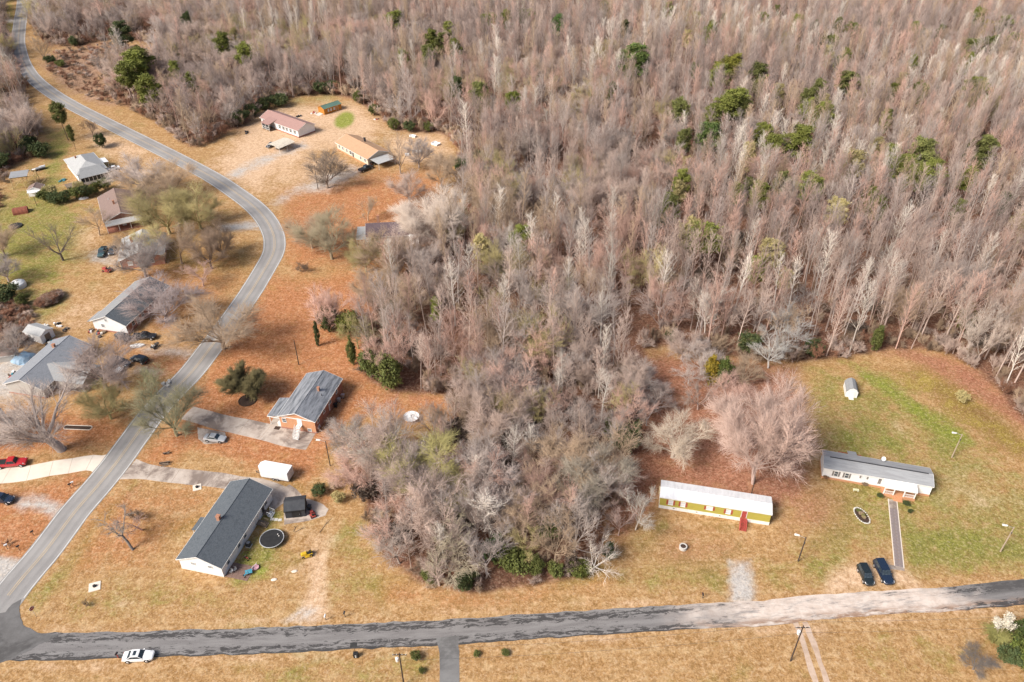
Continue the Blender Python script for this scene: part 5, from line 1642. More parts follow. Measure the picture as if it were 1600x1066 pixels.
# --- white house with slate-grey shingles at the corner lot
c = at(317.5, 894.5) + Vector((math.cos(A77), math.sin(A77), 0)) * 9.2
H1 = thing('house', 'long white house with dark slate shingle roof on the corner lot', 'house', c, A77)
L, W = 18.5, 8.2
gable_shell(H1, L, W, 2.75, 1.75, WHITE, SHINGLE, 0.3, 0.35, found=TRIM, fh=.45)
fS, fE, fW = face_frame('W', L, W), face_frame('S', L, W), face_frame('N', L, W)
chimney(H1, -.9, .55, 4.0, 5.4, .62)
for u in (-1.9, 1.4): window(H1, fS, -u, 1.9, .75, .55, pane=PANE)
for u in (-7.2, -3.4, -1.2): window(H1, fE, u, 1.15, .8, 1.15)
window(H1, fE, 6.8, 1.15, 1.0, 1.1)
door(H1, fE, 3.1, .5, .9, 2.0, TRIM); door(H1, fE, 5.6, .5, .9, 2.0, DARKM)
MB().box(2.5, 3.7, -W / 2 - 1.2, -W / 2 - .02, .38, .5).build('landing', WOOD, H1)
steps(H1, face_frame('S', L, W), 3.1, 1.1, 3, .45, .3, WOOD, True, 1, 1.2)
MB().box(5.0, 6.2, -W / 2 - 1.1, -W / 2 - .02, .38, .5).build('landing', WOOD, H1)
steps(H1, face_frame('S', L, W), 5.6, 1.1, 3, .45, .3, TRIM, True, 1, 1.1)
m = MB().slab((-2.7, W / 2 + 1.5, 2.35), (.4, W / 2 + 1.5, 2.35), (.4, W / 2 + .2, 2.6), (-2.7, W / 2 + .2, 2.6), .12)
m.build('porch_roof', SHINGLE, H1)
for x in (-2.5, .2): MB().tube((x, W / 2 + 1.35, 0), (x, W / 2 + 1.35, 2.3), .07, .07, 6).build('porch_post', TRIM, H1)
MB().box(-3.3, -.1, W / 2 + .02, W / 2 + 1.6, 0, .3).build('porch_floor', CONCW, H1)
m = MB().slab((5.2, W / 2 + .55, 2.42), (9.6, W / 2 + .55, 2.42), (9.6, W / 2 - 1.0, 3.28), (5.2, W / 2 - 1.0, 3.28), .1)
m.build('roof_extension', SHINGLE, H1)

# --- black shed on the concrete pad
c = (at(446, 811) + at(479, 807)) / 2
a9 = R(8.5)
SH = thing('shed', 'small black shed with black gabled roof on the concrete pad', 'shed', c + Vector((-math.sin(a9), math.cos(a9), 0)) * 1.75, a9)
gable_shell(SH, 3.7, 3.4, 1.95, .85, BLACKROOF, BLACKROOF, .1, .12, trimm=BLACK)
door(SH, face_frame('S', 3.7, 3.4), .2, .05, 1.4, 1.7, BLACK, BLACK)

# --- brick house with streaked metal roof
c = at(467.3, 673) + Vector((math.cos(A77), math.sin(A77), 0)) * 7.15
H2 = thing('house', 'orange brick house with streaked grey metal roof and white stairs', 'house', c, A77)
L, W = 14.3, 8.1
gable_shell(H2, L, W, 3.55, 1.5, BRICKR, MROOF, .3, .3, found=BRICKR, fh=.4, gablem=BRICKO)
fS, fE = face_frame('W', L, W), face_frame('S', L, W)
chimney(H2, 1.2, -1.5, 4.4, 5.5, .45)
MB().tube((.2, -2.6, 4), (.2, -2.6, 4.75), .08, .08, 8).build('vent_pipe', DARKM, H2)
for u in (-5.6, -2.6, .6, 4.2): window(H2, fE, u, 2.0, .8, .9, pane=PANE)
window(H2, fE, -5.7, .5, .7, .5); window(H2, fS, 2.6, .45, .75, .6); window(H2, fS, -3.0, 1.9, .8, 1.0)
door(H2, fS, .55, 2.0, .9, 1.45, TRIM)
MB().box(-L / 2 - 1.2, -L / 2 - .02, -1.1, 0, 1.86, 1.98).build('landing', TRIM, H2)
steps(H2, fS, .55, 1.05, 8, 1.9, .2, TRIM, True, 1, 1.2)
MB().box(-L / 2 - .10, -L / 2 - .03, -4.0, 3.9, 3.3, 3.5).build('fascia', TRIM, H2)
MB().box(-.3, .1, -W / 2 - .07, -W / 2 - .02, .5, 2.4).build('downspout', TRIM, H2)
m = MB().slab((-7.0, W / 2 + 2.9, 2.7), (-.9, W / 2 + 2.9, 2.7), (-.9, W / 2 + .05, 3.3), (-7.0, W / 2 + .05, 3.3), .14); m.build('porch_roof', SHDARK if False else MROOF, H2)
m = MB().box(-7.05, -7.0, W / 2 + .1, W / 2 + 2.95, 2.5, 2.72).box(-7.05, -.9, W / 2 + 2.92, W / 2 + 2.98, 2.5, 2.7); m.build('porch_fascia', TRIM, H2)
for x in (-6.7, -4.0, -1.2): MB().tube((x, W / 2 + 2.6, 0), (x, W / 2 + 2.6, 2.68), .09, .09, 6).build('porch_post', TRIM, H2)
MB().box(-7.0, -.9, W / 2 + .05, W / 2 + 3.0, -.1, .12).build('porch_floor', CONCS, H2)
MB().box(-6.9, -5.4, W / 2 + .06, W / 2 + .9, .15, 1.1).build('porch_wall', TRIM, H2)

# --- yellow mobile home
aY = R(-12.0)
Y0, Y1 = at(1029, 793.5), at(1201, 821)
aY = math.atan2(Y1.y - Y0.y, Y1.x - Y0.x)
n_ = Vector((-math.sin(aY), math.cos(aY), 0))
H3 = thing('mobile_home', 'long yellow mobile home with white roof and red shutters', 'mobile home', (Y0 + Y1) / 2 + n_ * 2.15, aY)
L, W = 20.4, 4.2
gable_shell(H3, L, W, 3.05, .42, YSID, MWHITE, .12, .14, trimm=TRIM, t=.08)
MB().box(-L / 2 - .05, L / 2 + .05, -W / 2 - .05, W / 2 + .05, -.08, .78).build('skirting', TRIM, H3)
for k in range(4): MB().box(-L / 2 + 2.6 + k * 4.3, -L / 2 + 2.95 + k * 4.3, -W / 2 - .07, -W / 2 - .052, .4, .55).build('skirt_vent', DARKM, H3)
f = face_frame('S', L, W)
for u in (-8.15, -5.85): window(H3, f, u, 1.35, .72, 1.15, pane=PALEPANE, shut=SHUT, sw=.34)
window(H3, f, -.95, 1.6, 1.05, .85, pane=PALEPANE, shut=SHUT, sw=.34)
window(H3, f, 2.55, 1.35, .72, 1.05, pane=PALEPANE, shut=SHUT, sw=.34)
door(H3, f, 5.45, .95, .88, 1.95, RED, TRIM)
MB().box(4.85, 6.05, -W / 2 - 1.0, -W / 2 - .06, .8, .9).build('landing', RED, H3)
steps(H3, f, 5.45, 1.05, 5, .82, .3, RED, True, 1, 1.0)
e = face_frame('W', L, W)
window(H3, e, -.6, 1.4, .7, .9, pane=PALEPANE)
MB().box(-L / 2 - .35, -L / 2 - .02, .6, 1.5, .8, 2.2).build('utility_cabinet', M_plain('cream_metal', (.66, .52, .33), .5), H3)
for k in range(15):      # standing seams of the metal roof
    x = -L / 2 + 1.0 + k * 1.31
    m = MB()
    for s in (-1, 1): m.add([(x - .03, s * (W / 2 + .1), 3.15), (x + .03, s * (W / 2 + .1), 3.15), (x + .03, s * .02, 3.59), (x - .03, s * .02, 3.59),
                             (x - .03, s * (W / 2 + .1), 3.0), (x + .03, s * (W / 2 + .1), 3.0), (x + .03, s * .02, 3.5), (x - .03, s * .02, 3.5)],
                            [(0, 1, 2, 3), (0, 4, 5, 1), (1, 5, 6, 2), (2, 6, 7, 3), (3, 7, 4, 0)])
    m.build('roof_seam', MWHITE, H3)

# --- white mobile home with porch
M0, M1 = at(1283, 747), at(1451, 776.5)
aM = math.atan2(M1.y - M0.y, M1.x - M0.x)
n_ = Vector((-math.sin(aM), math.cos(aM), 0))
H4 = thing('mobile_home', 'long white mobile home with grey roof and columned front porch', 'mobile home', (M0 + M1) / 2 + n_ * 2.5, aM)
L, W = 20.0, 4.8
gable_shell(H4, L, W, 2.85, .75, WHITE, MGREY, .15, .2, found=BRICKO, fh=.5)
f = face_frame('S', L, W)
for u in (-7.55, -5.55): window(H4, f, u, 1.15, .62, 1.2, pane=PANE, shut=GREYSHUT, sw=.3)
window(H4, f, -2.4, 1.75, .8, .55, pane=PALEPANE, shut=GREYSHUT, sw=.3)
window(H4, f, .55, 1.2, .35, 1.1, frame=GREYSHUT, pane=GREYSHUT)
MB().slab((1.15, -W / 2 - 2.1, 2.45), (7.1, -W / 2 - 2.1, 2.45), (7.1, -W / 2 - .02, 2.85), (1.15, -W / 2 - .02, 2.85), .1).build('porch_roof', WPAINT, H4)
MB().box(1.15, 7.1, -W / 2 - 2.14, -W / 2 - 2.06, 2.2, 2.43).build('porch_fascia', TRIM, H4)
MB().box(1.1, 7.1, -W / 2 - 2.1, -W / 2 - .05, -.05, .55).build('porch_floor', BRICKO, H4)
for x in (1.35, 3.1, 4.95, 6.9): MB().box(x - .09, x + .09, -W / 2 - 2.0, -W / 2 - 1.82, .55, 2.4).build('porch_post', TRIM, H4)
for x0, x1 in ((1.45, 3.0), (5.05, 6.8)):
    MB().box(x0, x1, -W / 2 - 1.94, -W / 2 - 1.88, 1.35, 1.43).box(x0, x1, -W / 2 - 1.94, -W / 2 - 1.88, .68, .74).build('porch_rail', TRIM, H4)
    n = 9
    for k in range(n): MB().box(x0 + (k + .5) * (x1 - x0) / n - .02, x0 + (k + .5) * (x1 - x0) / n + .02, -W / 2 - 1.93, -W / 2 - 1.89, .74, 1.35).build('baluster', TRIM, H4)
door(H4, f, 4.0, .55, .9, 2.0, DARKM); window(H4, f, 2.4, 1.0, .8, 1.1, pane=PANE); window(H4, f, 5.9, 1.0, .9, 1.1, pane=PANE)
for k in range(3): MB().box(3.2, 4.85, -W / 2 - 2.4 - k * .3, -W / 2 - 2.1 - k * .3, -.05, .42 - k * .14).build('step', BRICKO, H4)
MB().box(-9.0, 9.3, -.12, .12, 3.66, 3.80).build('ridge_vent', DARKM, H4)
m = MB().slab((-5.2, W / 2 + 1.6, 2.6), (-3.5, W / 2 + 1.6, 2.6), (-3.5, 1.2, 3.4), (-5.2, 1.2, 3.4), .1); m.build('dormer_roof', MGREY, H4)
MB().box(-6.6, -2.2, W / 2 + .05, W / 2 + 2.2, .2, .6).box(-6.6, -6.5, W / 2 + .05, W / 2 + 2.2, .6, 1.5).box(-2.3, -2.2, W / 2 + .05, W / 2 + 2.2, .6, 1.5).box(-6.6, -2.2, W / 2 + 2.1, W / 2 + 2.2, 1.4, 1.5).build('deck', RED, H4)
d = MB().lathe([(.02, 0), (.25, .06), (.45, .16), (.47, .17), (.26, .09), (.03, .04)], 14); do = d.build('satellite_dish', WPAINT, H4, (1.2, W / 2 - .3, 3.75)); do.rotation_euler = (R(55), 0, R(15))
MB().tube((1.2, W / 2 - .2, 2.8), (1.2, W / 2 - .3, 3.75), .04, .04, 6).build('dish_mast', DARKM, H4)

# --- small barn-roofed shed
c = (at(1320, 619.5) + at(1338.5, 622.5)) / 2
aS = R(-13)
SB = thing('shed', 'small white barn-roofed shed standing alone on the green lawn', 'shed', c + Vector((-math.sin(aS), math.cos(aS), 0)) * 1.9, aS)
w2, d2 = 1.25, 1.9
prof = [(-w2, 0), (w2, 0), (w2, 1.55), (w2 * .62, 2.25), (0, 2.6), (-w2 * .62, 2.25), (-w2, 1.55)]
vs = [(x, -d2, z) for x, z in prof] + [(x, d2, z) for x, z in prof]
MB().add(vs, [tuple(range(7)), tuple(range(13, 6, -1)), (0, 1, 8, 7), (1, 2, 9, 8), (6, 0, 7, 13), (2, 3, 10, 9), (3, 4, 11, 10), (4, 5, 12, 11), (5, 6, 13, 12)]).build('wall', WPAINT, SB)
for (xa, za), (xb, zb) in (((w2 + .08, 1.5), (w2 * .62, 2.3)), ((w2 * .62, 2.32), (0, 2.68)), ((0, 2.68), (-w2 * .62, 2.32)), ((-w2 * .62, 2.3), (-w2 - .08, 1.5))):
    MB().slab((xa, -d2 - .05, za), (xa, d2 + .05, za), (xb, d2 + .05, zb), (xb, -d2 - .05, zb), .05).build('roof_panel', SHGREY, SB)
fS = (Vector((0, -d2, 0)), Vector((1, 0, 0)), Vector((0, -1, 0)))
door(SB, fS, 0, .1, 1.1, 1.5, WPAINT, TRIM)
MB().box(-.5, .5, -d2 - .9, -d2 - .1, -.02, .16).build('step', TRIM, SB)

# --- far red-roofed double wide
aR = R(-38)
c = Vector((-86.8, 296.0, 0))
H5 = thing('house', 'long white house with faded red shingle roof and screened porch in the far clearing', 'house', c, aR)
L, W = 22.0, 8.0
gable_shell(H5, L, W, 3.0, 1.6, WHITE, SHRED, .35, .4, found=BRICKR, fh=.5)
f = face_frame('S', L, W)
for u in (-9.3, 0.2, 2.4, 4.4, 6.6, 9.0): window(H5, f, u, 1.2, .75, 1.25, pane=PANE, shut=GREYSHUT, sw=.28)
m = MB().slab((-7.4, -W / 2 - 3.0, 2.75), (-2.6, -W / 2 - 3.0, 2.75), (-2.6, -W / 2 + 1.6, 3.75), (-7.4, -W / 2 + 1.6, 3.75), .12); m.build('porch_roof', SHRED, H5)
for x in (-7.1, -5.0, -2.9): MB().tube((x, -W / 2 - 2.7, 0), (x, -W / 2 - 2.7, 2.7), .1, .1, 6).build('porch_post', TRIM, H5)
MB().box(-7.3, -2.7, -W / 2 - 2.9, -W / 2 - .05, .4, .6).build('porch_floor', WOOD, H5)
MB().box(-7.2, -2.8, -W / 2 - 2.78, -W / 2 - 2.7, 1.4, 1.5).box(-7.2, -2.8, -W / 2 - 2.78, -W / 2 - 2.7, .65, .75).build('porch_rail', TRIM, H5)
MB().box(-7.0, -3.0, -W / 2 - 2.6, -W / 2 - 2.55, .76, 2.6).build('screen', GLASS, H5)

# --- tan-roofed house
aT = R(-47.5)
H6 = thing('house', 'cream house with tan shingle roof beside the black pickup in the far clearing', 'house', Vector((-54.0, 271.0, 0)), aT)
L, W = 20.0, 9.0
gable_shell(H6, L, W, 2.8, 1.7, TANSID, SHTAN, .4, .5, found=BRICKO, fh=.4)
f = face_frame('S', L, W)
for u in (-8.4, -6.0, -3.4, 5.5, 8.2): window(H6, f, u, 1.1, .9, 1.1, pane=PANE)
door(H6, f, 0.6, .4, .95, 2.0, DARKM); window(H6, f, -1.0, 1.0, 1.4, 1.2, pane=GLASS)
chimney(H6, -1.5, 2.2, 3.6, 5.1, .6, DARKM)
MB().slab((L / 2 + .35, -3.8, 2.5), (L / 2 + 5.5, -3.8, 2.35), (L / 2 + 5.5, 3.6, 2.35), (L / 2 + .35, 3.6, 2.5), .12).build('carport_roof', SHPALE, H6)
for y in (-3.5, 3.3): MB().tube((L / 2 + 5.2, y, 0), (L / 2 + 5.2, y, 2.3), .08, .08, 6).build('carport_post', TRIM, H6)

# --- orange shed with green roof
aO = R(47.5)
SO = thing('shed', 'orange stained wooden shed with green metal roof beside the bright grass patch', 'shed', Vector((-74.0, 314.5, 0)), aO)
gable_shell(SO, 8.6, 4.0, 2.3, .8, ORANGEW, MGREEN, .15, .15, trimm=ORANGEW)
f = face_frame('S', 8.6, 4.0)
for u in (-2.2, -.9, .6): window(SO, f, u, .9, .5, .9, pane=PALEPANE)
door(SO, f, 2.0, .1, .9, 1.9, ORANGEW, TRIM)
MB().add([(-6.6, -1.2, .02), (-4.32, -1.2, .3), (-4.32, 1.2, .3), (-6.6, 1.2, .02), (-6.6, -1.2, -.05), (-4.32, -1.2, -.05), (-4.32, 1.2, -.05), (-6.6, 1.2, -.05)], [(0, 1, 2, 3), (0, 4, 5, 1), (1, 5, 6, 2), (2, 6, 7, 3), (3, 7, 4, 0)]).build('ramp', STONEW, SO)

# --- metal carport
aC = R(55)
CP = thing('carport', 'cream metal carport sheltering two vehicles near the red-roofed house', 'carport', Vector((-84.6, 275.5, 0)), aC)
n = 7
for k in range(n):
    y0, y1 = -3.3 + 6.6 * k / n, -3.3 + 6.6 * (k + 1) / n
    z = lambda y: 2.9 - .055 * y * y
    MB().slab((-3.9, y0, z(y0)), (3.9, y0, z(y0)), (3.9, y1 - .01, z(y1)), (-3.9, y1 - .01, z(y1)), .05).build('roof_panel', M_plain('cream_roof_metal', (.72, .64, .52), .45) if k == 0 else bpy.data.materials['cream_roof_metal'], CP)
for x in (-3.6, 0, 3.6):
    for y in (-3.2, 3.2): MB().tube((x, y, 0), (x, y, 2.33), .05, .05, 6).build('post', TRIM, CP)

# --- half hidden pale house behind the bare trees
HH = thing('house', 'half-hidden pale house with dark roof behind bare trees east of the bend', 'house', at(612, 382) + Vector((0, 4.5, 0)), R(6))
L, W = 15.0, 8.0
gable_shell(HH, L, W, 2.8, 2.0, GREYSID, SHDARK, .35, .4, found=BRICKR, fh=.4)
f = face_frame('S', L, W)
for u in (-4.5, -1.5, 2.0): window(HH, f, u, 1.1, .8, 1.1, pane=PANE)
MB().box(4.8, 7.6, -W / 2 - 1.4, -W / 2 - .03, .1, 2.9).build('white_bay', WPAINT, HH)
window(HH, (Vector((6.2, -W / 2 - 1.4, 0)), Vector((1, 0, 0)), Vector((0, -1, 0))), -.3, 1.3, .7, .9, pane=GLASS)
MB().box(-8.0, -6.3, -W / 2 - 1.1, -W / 2 - .03, .1, 2.2).build('white_bay', WPAINT, HH)
MB().slab((-10.6, -W / 2 - .8, 2.3), (-7.7, -W / 2 - .8, 2.3), (-7.7, 2.5, 2.7), (-10.6, 2.5, 2.7), .1).build('porch_roof', SHPALE, HH)
for x in (-10.4, -8.0): MB().tube((x, -W / 2 - .6, 0), (x, -W / 2 - .6, 2.3), .07, .07, 6).build('porch_post', TRIM, HH)
chimney(HH, -4.2, 2.6, 3.5, 6.0, .75)

# --- sun-porch house, far west
aP = R(-52)
HP = thing('house', 'pale house with hipped grey roof and windowed sun porch above the hedge', 'house', Vector((-147.5, 256.0, 0)), aP)
L, W = 15.5, 9.0
hip_shell(HP, L, W, 3.0, 2.2, WHITE, SHPALE, .5, found=STONEW, fh=.5)
f = face_frame('S', L, W)
for u in (-5.5, -3.4): window(HP, f, u, 1.1, .8, 1.2)
m = MB().slab((2.0, -W / 2 - 2.2, 2.7), (L / 2 + 3.4, -W / 2 - 2.2, 2.7), (L / 2 + 1.2, 0, 4.2), (2.0, 0, 4.2), .12)
ex = face_frame('E', L, W)
SPf = MB().slab((L / 2 + 3.6, -W / 2 - .3, 2.65), (L / 2 + 3.6, W / 2 + .3, 2.65), (L / 2 - 1.2, W / 2 - 1.4, 4.3), (L / 2 - 1.2, -W / 2 + 1.4, 4.3), .12); SPf.build('porch_roof', SHGREY, HP)
MB().box(L / 2 + .02, L / 2 + 3.3, -W / 2, W / 2, 0, .9).build('porch_wall', TRIM, HP)
for k in range(8):
    y = -W / 2 + .1 + k * (W - .2) / 7
    MB().box(L / 2 + 3.15, L / 2 + 3.3, y - .09, y + .09, .9, 2.6).build('porch_post', TRIM, HP)
    if k < 7: MB().box(L / 2 + 3.18, L / 2 + 3.24, y + .1, y + (W - .2) / 7 - .1, .95, 2.55).build('porch_window', GLASS, HP)
chimney(HP, -3.2, -1.8, 3.5, 5.0, .5)
MB().slab((-2.5, W / 2 + 2.6, 2.5), (2.0, W / 2 + 2.6, 2.5), (2.0, W / 2 + .5, 2.7), (-2.5, W / 2 + .5, 2.7), .1).build('awning', WPAINT, HP)
for x in (-2.2, 1.7): MB().tube((x, W / 2 + 2.4, 0), (x, W / 2 + 2.4, 2.45), .06, .06, 6).build('awning_post', TRIM, HP)
m = MB().box(-2.0, 2.0, -2.2, 2.2, .5, .62)
DK = m.build('deck', WOOD, HP, (L / 2 + 1.6, -W / 2 - 2.6, 0))
for x in (-1.9, 1.9):
    for y in (-2.1, 2.1): MB().tube((x, y, -.0), (x, y, 1.5), .06, .06, 4).build('deck_post', WOOD, DK)

# --- pinkish-brown roofed house
aB = R(-62)
HB = thing('house', 'low house with pinkish-brown roof and open front porch among bare trees', 'house', Vector((-123.2, 224.5, 0)), aB)
L, W = 18.5, 10.0
gable_shell(HB, L, W, 2.8, 1.9, BRICKR, SHBRN, .35, .45, found=BRICKR, fh=.3)
e = face_frame('E', L, W)
MB().slab((L / 2 + 3.0, -W / 2 - .2, 2.5), (L / 2 + 3.0, W / 2 + .2, 2.5), (L / 2 + .36, W / 2 + .2, 2.95), (L / 2 + .36, -W / 2 - .2, 2.95), .12).build('porch_roof', SHPALE, HB)
MB().box(L / 2 + 2.98, L / 2 + 3.05, -W / 2 - .2, W / 2 + .2, 2.28, 2.5).build('porch_fascia', TRIM, HB)
for k in range(4): MB().tube((L / 2 + 2.8, -W / 2 + k * W / 3, 0), (L / 2 + 2.8, -W / 2 + k * W / 3, 2.45), .09, .09, 6).build('porch_post', TRIM, HB)
MB().box(L / 2 + .05, L / 2 + 3.0, -W / 2, W / 2, -.05, .3).build('porch_floor', BRICKR, HB)
window(HB, e, 2.5, 1.0, 1.2, 1.2); window(HB, e, -3.0, 1.0, .9, 1.2); door(HB, e, 0, .3, .95, 2.0, TRIM)
f = face_frame('S', L, W)
for u in (-6, -2, 3): window(HB, f, u, 1.1, .9, 1.1)
chimney(HB, 1.5, -1.2, 4.0, 5.5, .55)
MB().tube((-3.5, -2.4, 3.6), (-3.5, -2.4, 4.5), .08, .08, 6).build('vent_pipe', TRIM, HB)

# --- pale roof with brick end wall
aK = R(17)
HK = thing('house', 'brick house with pale grey cross-gabled roof beside the green pickup', 'house', Vector((-106.0, 198.5, 0)), aK)
L, W = 11.5, 13.0
gable_shell(HK, W, L, 2.9, 2.1, BRICKR, SHPALE, .35, .4, found=BRICKR, fh=.3)
for o in list(HK.children): o.rotation_euler = (0, 0, R(90))
f = face_frame('S', L, W)
window(HK, f, -3.2, 1.0, 1.1, 1.2, pane=PALEPANE); window(HK, f, 2.5, 1.0, 1.1, 1.2); window(HK, f, 0, 3.4, .6, .6)
chimney(HK, -2.6, 1.2, 4.0, 5.6, .6)
m = MB().box(-L / 2 - .04, -L / 2 + .1, -W / 2 - .05, -W / 2 + .06, 0, 2.9); m.build('corner_trim', TRIM, HK)
w = face_frame('W', L, W)
for u in (-3, 2): window(HK, w, u, 1.0, 1.0, 1.1)

# --- long house with white gable
c = at(175, 519) + Vector((math.cos(A77), math.sin(A77), 0)) * 9.2
HG = thing('house', 'long house with white gable wall and shade-painted grey roof half hidden by a bare tree', 'house', c, A77)
L, W = 18.4, 9.4
gable_shell(HG, L, W, 2.9, 2.0, BRICKR, (SHINGLE, SHGREY), .35, .4, found=BRICKR, fh=.4, gablem=WPAINT)  # east slope takes a darker shingle: its shade is painted into the colour
f = face_frame('W', L, W)
window(HG, f, -2.0, 1.3, .8, .8); window(HG, f, -.6, 3.2, .6, .6, pane=PANE)
f = face_frame('S', L, W)
for u in (-6.5, -2.5, 2): window(HG, f, u, 1.1, .9, 1.1)
door(HG, f, -4.6, .4, .95, 2.0, DARKM)
m = MB().slab((-9.3, W / 2 + 1.6, 2.3), (-4.6, W / 2 + 1.6, 2.3), (-4.6, W / 2 + .45, 2.7), (-9.3, W / 2 + .45, 2.7), .1); m.build('lean_to_roof', SHGREY, HG)

# --- white storage shed with clutter
c = at(42, 530).lerp(at(67, 538), .5)
aW = R(-23)
SW = thing('shed', 'white wooden shed with pale roof in the cluttered yard by the brush', 'shed', c + Vector((-math.sin(aW), math.cos(aW), 0)) * 1.9, aW)
gable_shell(SW, 5.4, 3.7, 2.3, .75, WHITE, SHPALE, .15, .18)
door(SW, face_frame('E', 5.4, 3.7), 0, .1, 1.5, 1.9, WOOD)
window(SW, face_frame('S', 5.4, 3.7), -1.2, 1.1, .7, .7)

# --- blue-grey L-shaped house
aN = R(78)
HN = thing('house', 'L-shaped house with blue-grey shingle roof under bare trees', 'house', at(82, 583), aN)
L, W = 16.5, 9.5
gable_shell(HN, L, W, 2.8, 1.9, GREYSID, SHBLUE, .35, .45, found=BRICKR, fh=.3)
f = face_frame('S', L, W)
for u in (-6, 1, 5): window(HN, f, u, 1.1, .9, 1.1)
# the wing towards the road
wing = MB(); wl, ww = 7.5, 6.4
x0 = -1.5
prof = [(x0 - ww / 2, 0), (x0 + ww / 2, 0), (x0 + ww / 2, 2.8), (x0, 4.2), (x0 - ww / 2, 2.8)]
vs = [(x, -W / 2 - wl, z) for x, z in prof] + [(x, -W / 2 + .3, z) for x, z in prof]
wing.add(vs, [(0, 1, 2, 3, 4), (0, 5, 6, 1), (1, 6, 7, 2), (4, 9, 5, 0), (2, 7, 8, 3), (3, 8, 9, 4)]).build('wing_wall', GREYSID, HN)
for s in (-1, 1): MB().slab((x0 + s * (ww / 2 + .4), -W / 2 - wl - .35, 2.72), (x0 + s * (ww / 2 + .4), -W / 2 + 3.2, 2.72), (x0 + s * .003, -W / 2 + 3.2, 4.34), (x0 + s * .003, -W / 2 - wl - .35, 4.34), .12).build('wing_roof', SHPALE if s > 0 else SHGREY, HN)
chimney(HN, 4, .8, 3.8, 5.3, .6)

# --- house at the frame's west edge
c = at(-8, 704)
HE_ = thing('house', 'grey-sided house with dark roof at the edge behind the red pickup', 'house', c + Vector((-5.2, 3.0, 0)), R(50))
gable_shell(HE_, 12, 8.5, 2.8, 1.9, GREYSID, SHBLUE, .35, .4, found=BRICKR, fh=.3)
f = face_frame('S', 12, 8.5)
window(HE_, f, 1.0, 1.3, .5, 1.2); window(HE_, f, 3.6, 1.3, .5, 1.2)

# --- lumber frame
aF = R(20)
FR_ = thing('lumber_frame', 'unfinished yellow lumber frame with a grey sheet roof in the western yard', 'frame shed', at(42, 289), aF)
FR_.scale = (1.15, 1.1, 1.1)
for x in (-3, 0, 3):
    for y in (-2.2, 2.2):
        MB().tube((x * 1.1, y * 1.1, 0), (x, y, 3.4), .09, .09, 4).build('post', NEWWOOD, FR_)
for y in (-2.2, 2.2): MB().box(-3.3, 3.3, y - .06, y + .06, 3.4, 3.58).build('beam', NEWWOOD, FR_)
for k in range(6):
    x = -3.1 + k * 1.24
    MB().box(x - .05, x + .05, -2.6, 2.6, 3.59, 3.72).build('rafter', NEWWOOD, FR_)
for k in range(4): MB().slab((-3.3 + k * 1.2, -2.6, 3.80), (-2.12 + k * 1.2, -2.6, 3.80), (-2.12 + k * 1.2, 2.3, 3.86), (-3.3 + k * 1.2, 2.3, 3.86), .05).build('roof_sheet', MGREY, FR_)
for a_, b_ in (((-3.2, -2.3, .2), (0, -2.2, 3.2)), ((0, -2.3, 3.2), (3.2, -2.3, .3)), ((3.2, -2.2, .3), (3, 2.2, 3.2)), ((2.8, -3.2, 0), (5.6, -1.2, 1.6))):
    MB().tube(a_, b_, .07, .07, 4).build('brace', NEWWOOD, FR_)

# --- two small sheds of the western yard
SL = thing('shed', 'small white shed with dull grey roof and white awning beside the hedge', 'shed', at(56, 306) + Vector((0, 1.5, 0)), R(12))
gable_shell(SL, 3.6, 4.2, 2.2, .9, WHITE, SHBRN, .15, .2)
for o in list(SL.children): o.rotation_euler = (0, 0, R(90))
MB().slab((-2.0, -3.2, 1.9), (2.0, -3.2, 1.9), (2.0, -1.95, 2.2), (-2.0, -1.95, 2.2), .07).build('awning', WPAINT, SL)
for x in (-1.8, 1.8): MB().tube((x, -3.1, 0), (x, -3.1, 1.86), .05, .05, 5).build('awning_post', TRIM, SL)
RUST = M_plain('rust_red_metal', (0.20, 0.065, 0.045), 0.8, (0.30, 0.10, 0.06), 1.5, bump=.3)
SR = thing('shed', 'rust-red arched tin shed on the western lawn', 'shed', at(33, 332), R(25))
pr = [(1.6 * math.cos(math.pi * k / 8), 1.75 * math.sin(math.pi * k / 8) + .0) for k in range(9)]
m = MB(); n = len(pr)
vs = [(-2.1, x, z) for x, z in pr] + [(2.1, x, z) for x, z in pr]
m.add(vs, [(i, i + 1, n + i + 1, n + i) for i in range(n - 1)] + [tuple(range(n - 1, -1, -1)), tuple(range(n, 2 * n))])
m.build('shell', RUST, SR)
MB().box(-2.2, -2.11, -.7, .7, .05, 1.3).build('door', RED, SR)
for k in range(4): 
    x = -1.6 + k * 1.07
    m = MB()
    for i in range(n - 1): m.tube((x, pr[i][0] * 1.01, pr[i][1] * 1.01), (x, pr[i + 1][0] * 1.01, pr[i + 1][1] * 1.01), .05, .05, 4)
    m.build('rib', RUST, SR)
TK = thing('tank', 'white domed tank among bare shrubs at the west edge', 'tank', at(30, 448), 0)
MB().lathe([(1.9, 0), (1.95, .9), (1.8, 1.35), (1.2, 1.75), (.3, 1.9)], 18).build('shell', WPAINT, TK)
MB().lathe([(.3, 1.9), (.3, 2.05), (.05, 2.1)], 10).build('lid', STONEW, TK)
PK = thing('shed', 'low shed with dusty pink tin roof at the west frame edge', 'shed', at(13, 560), R(15))
gable_shell(PK, 4.2, 2.8, 1.7, .4, GREYSID, SHBRN, .15, .15)
TB = thing('tarp_heap', 'light blue tarp stretched over a heap in the gravel yard', 'tarp', at(37, 562), R(30))
gen = np.random.default_rng(7)
V, F_ = [], []
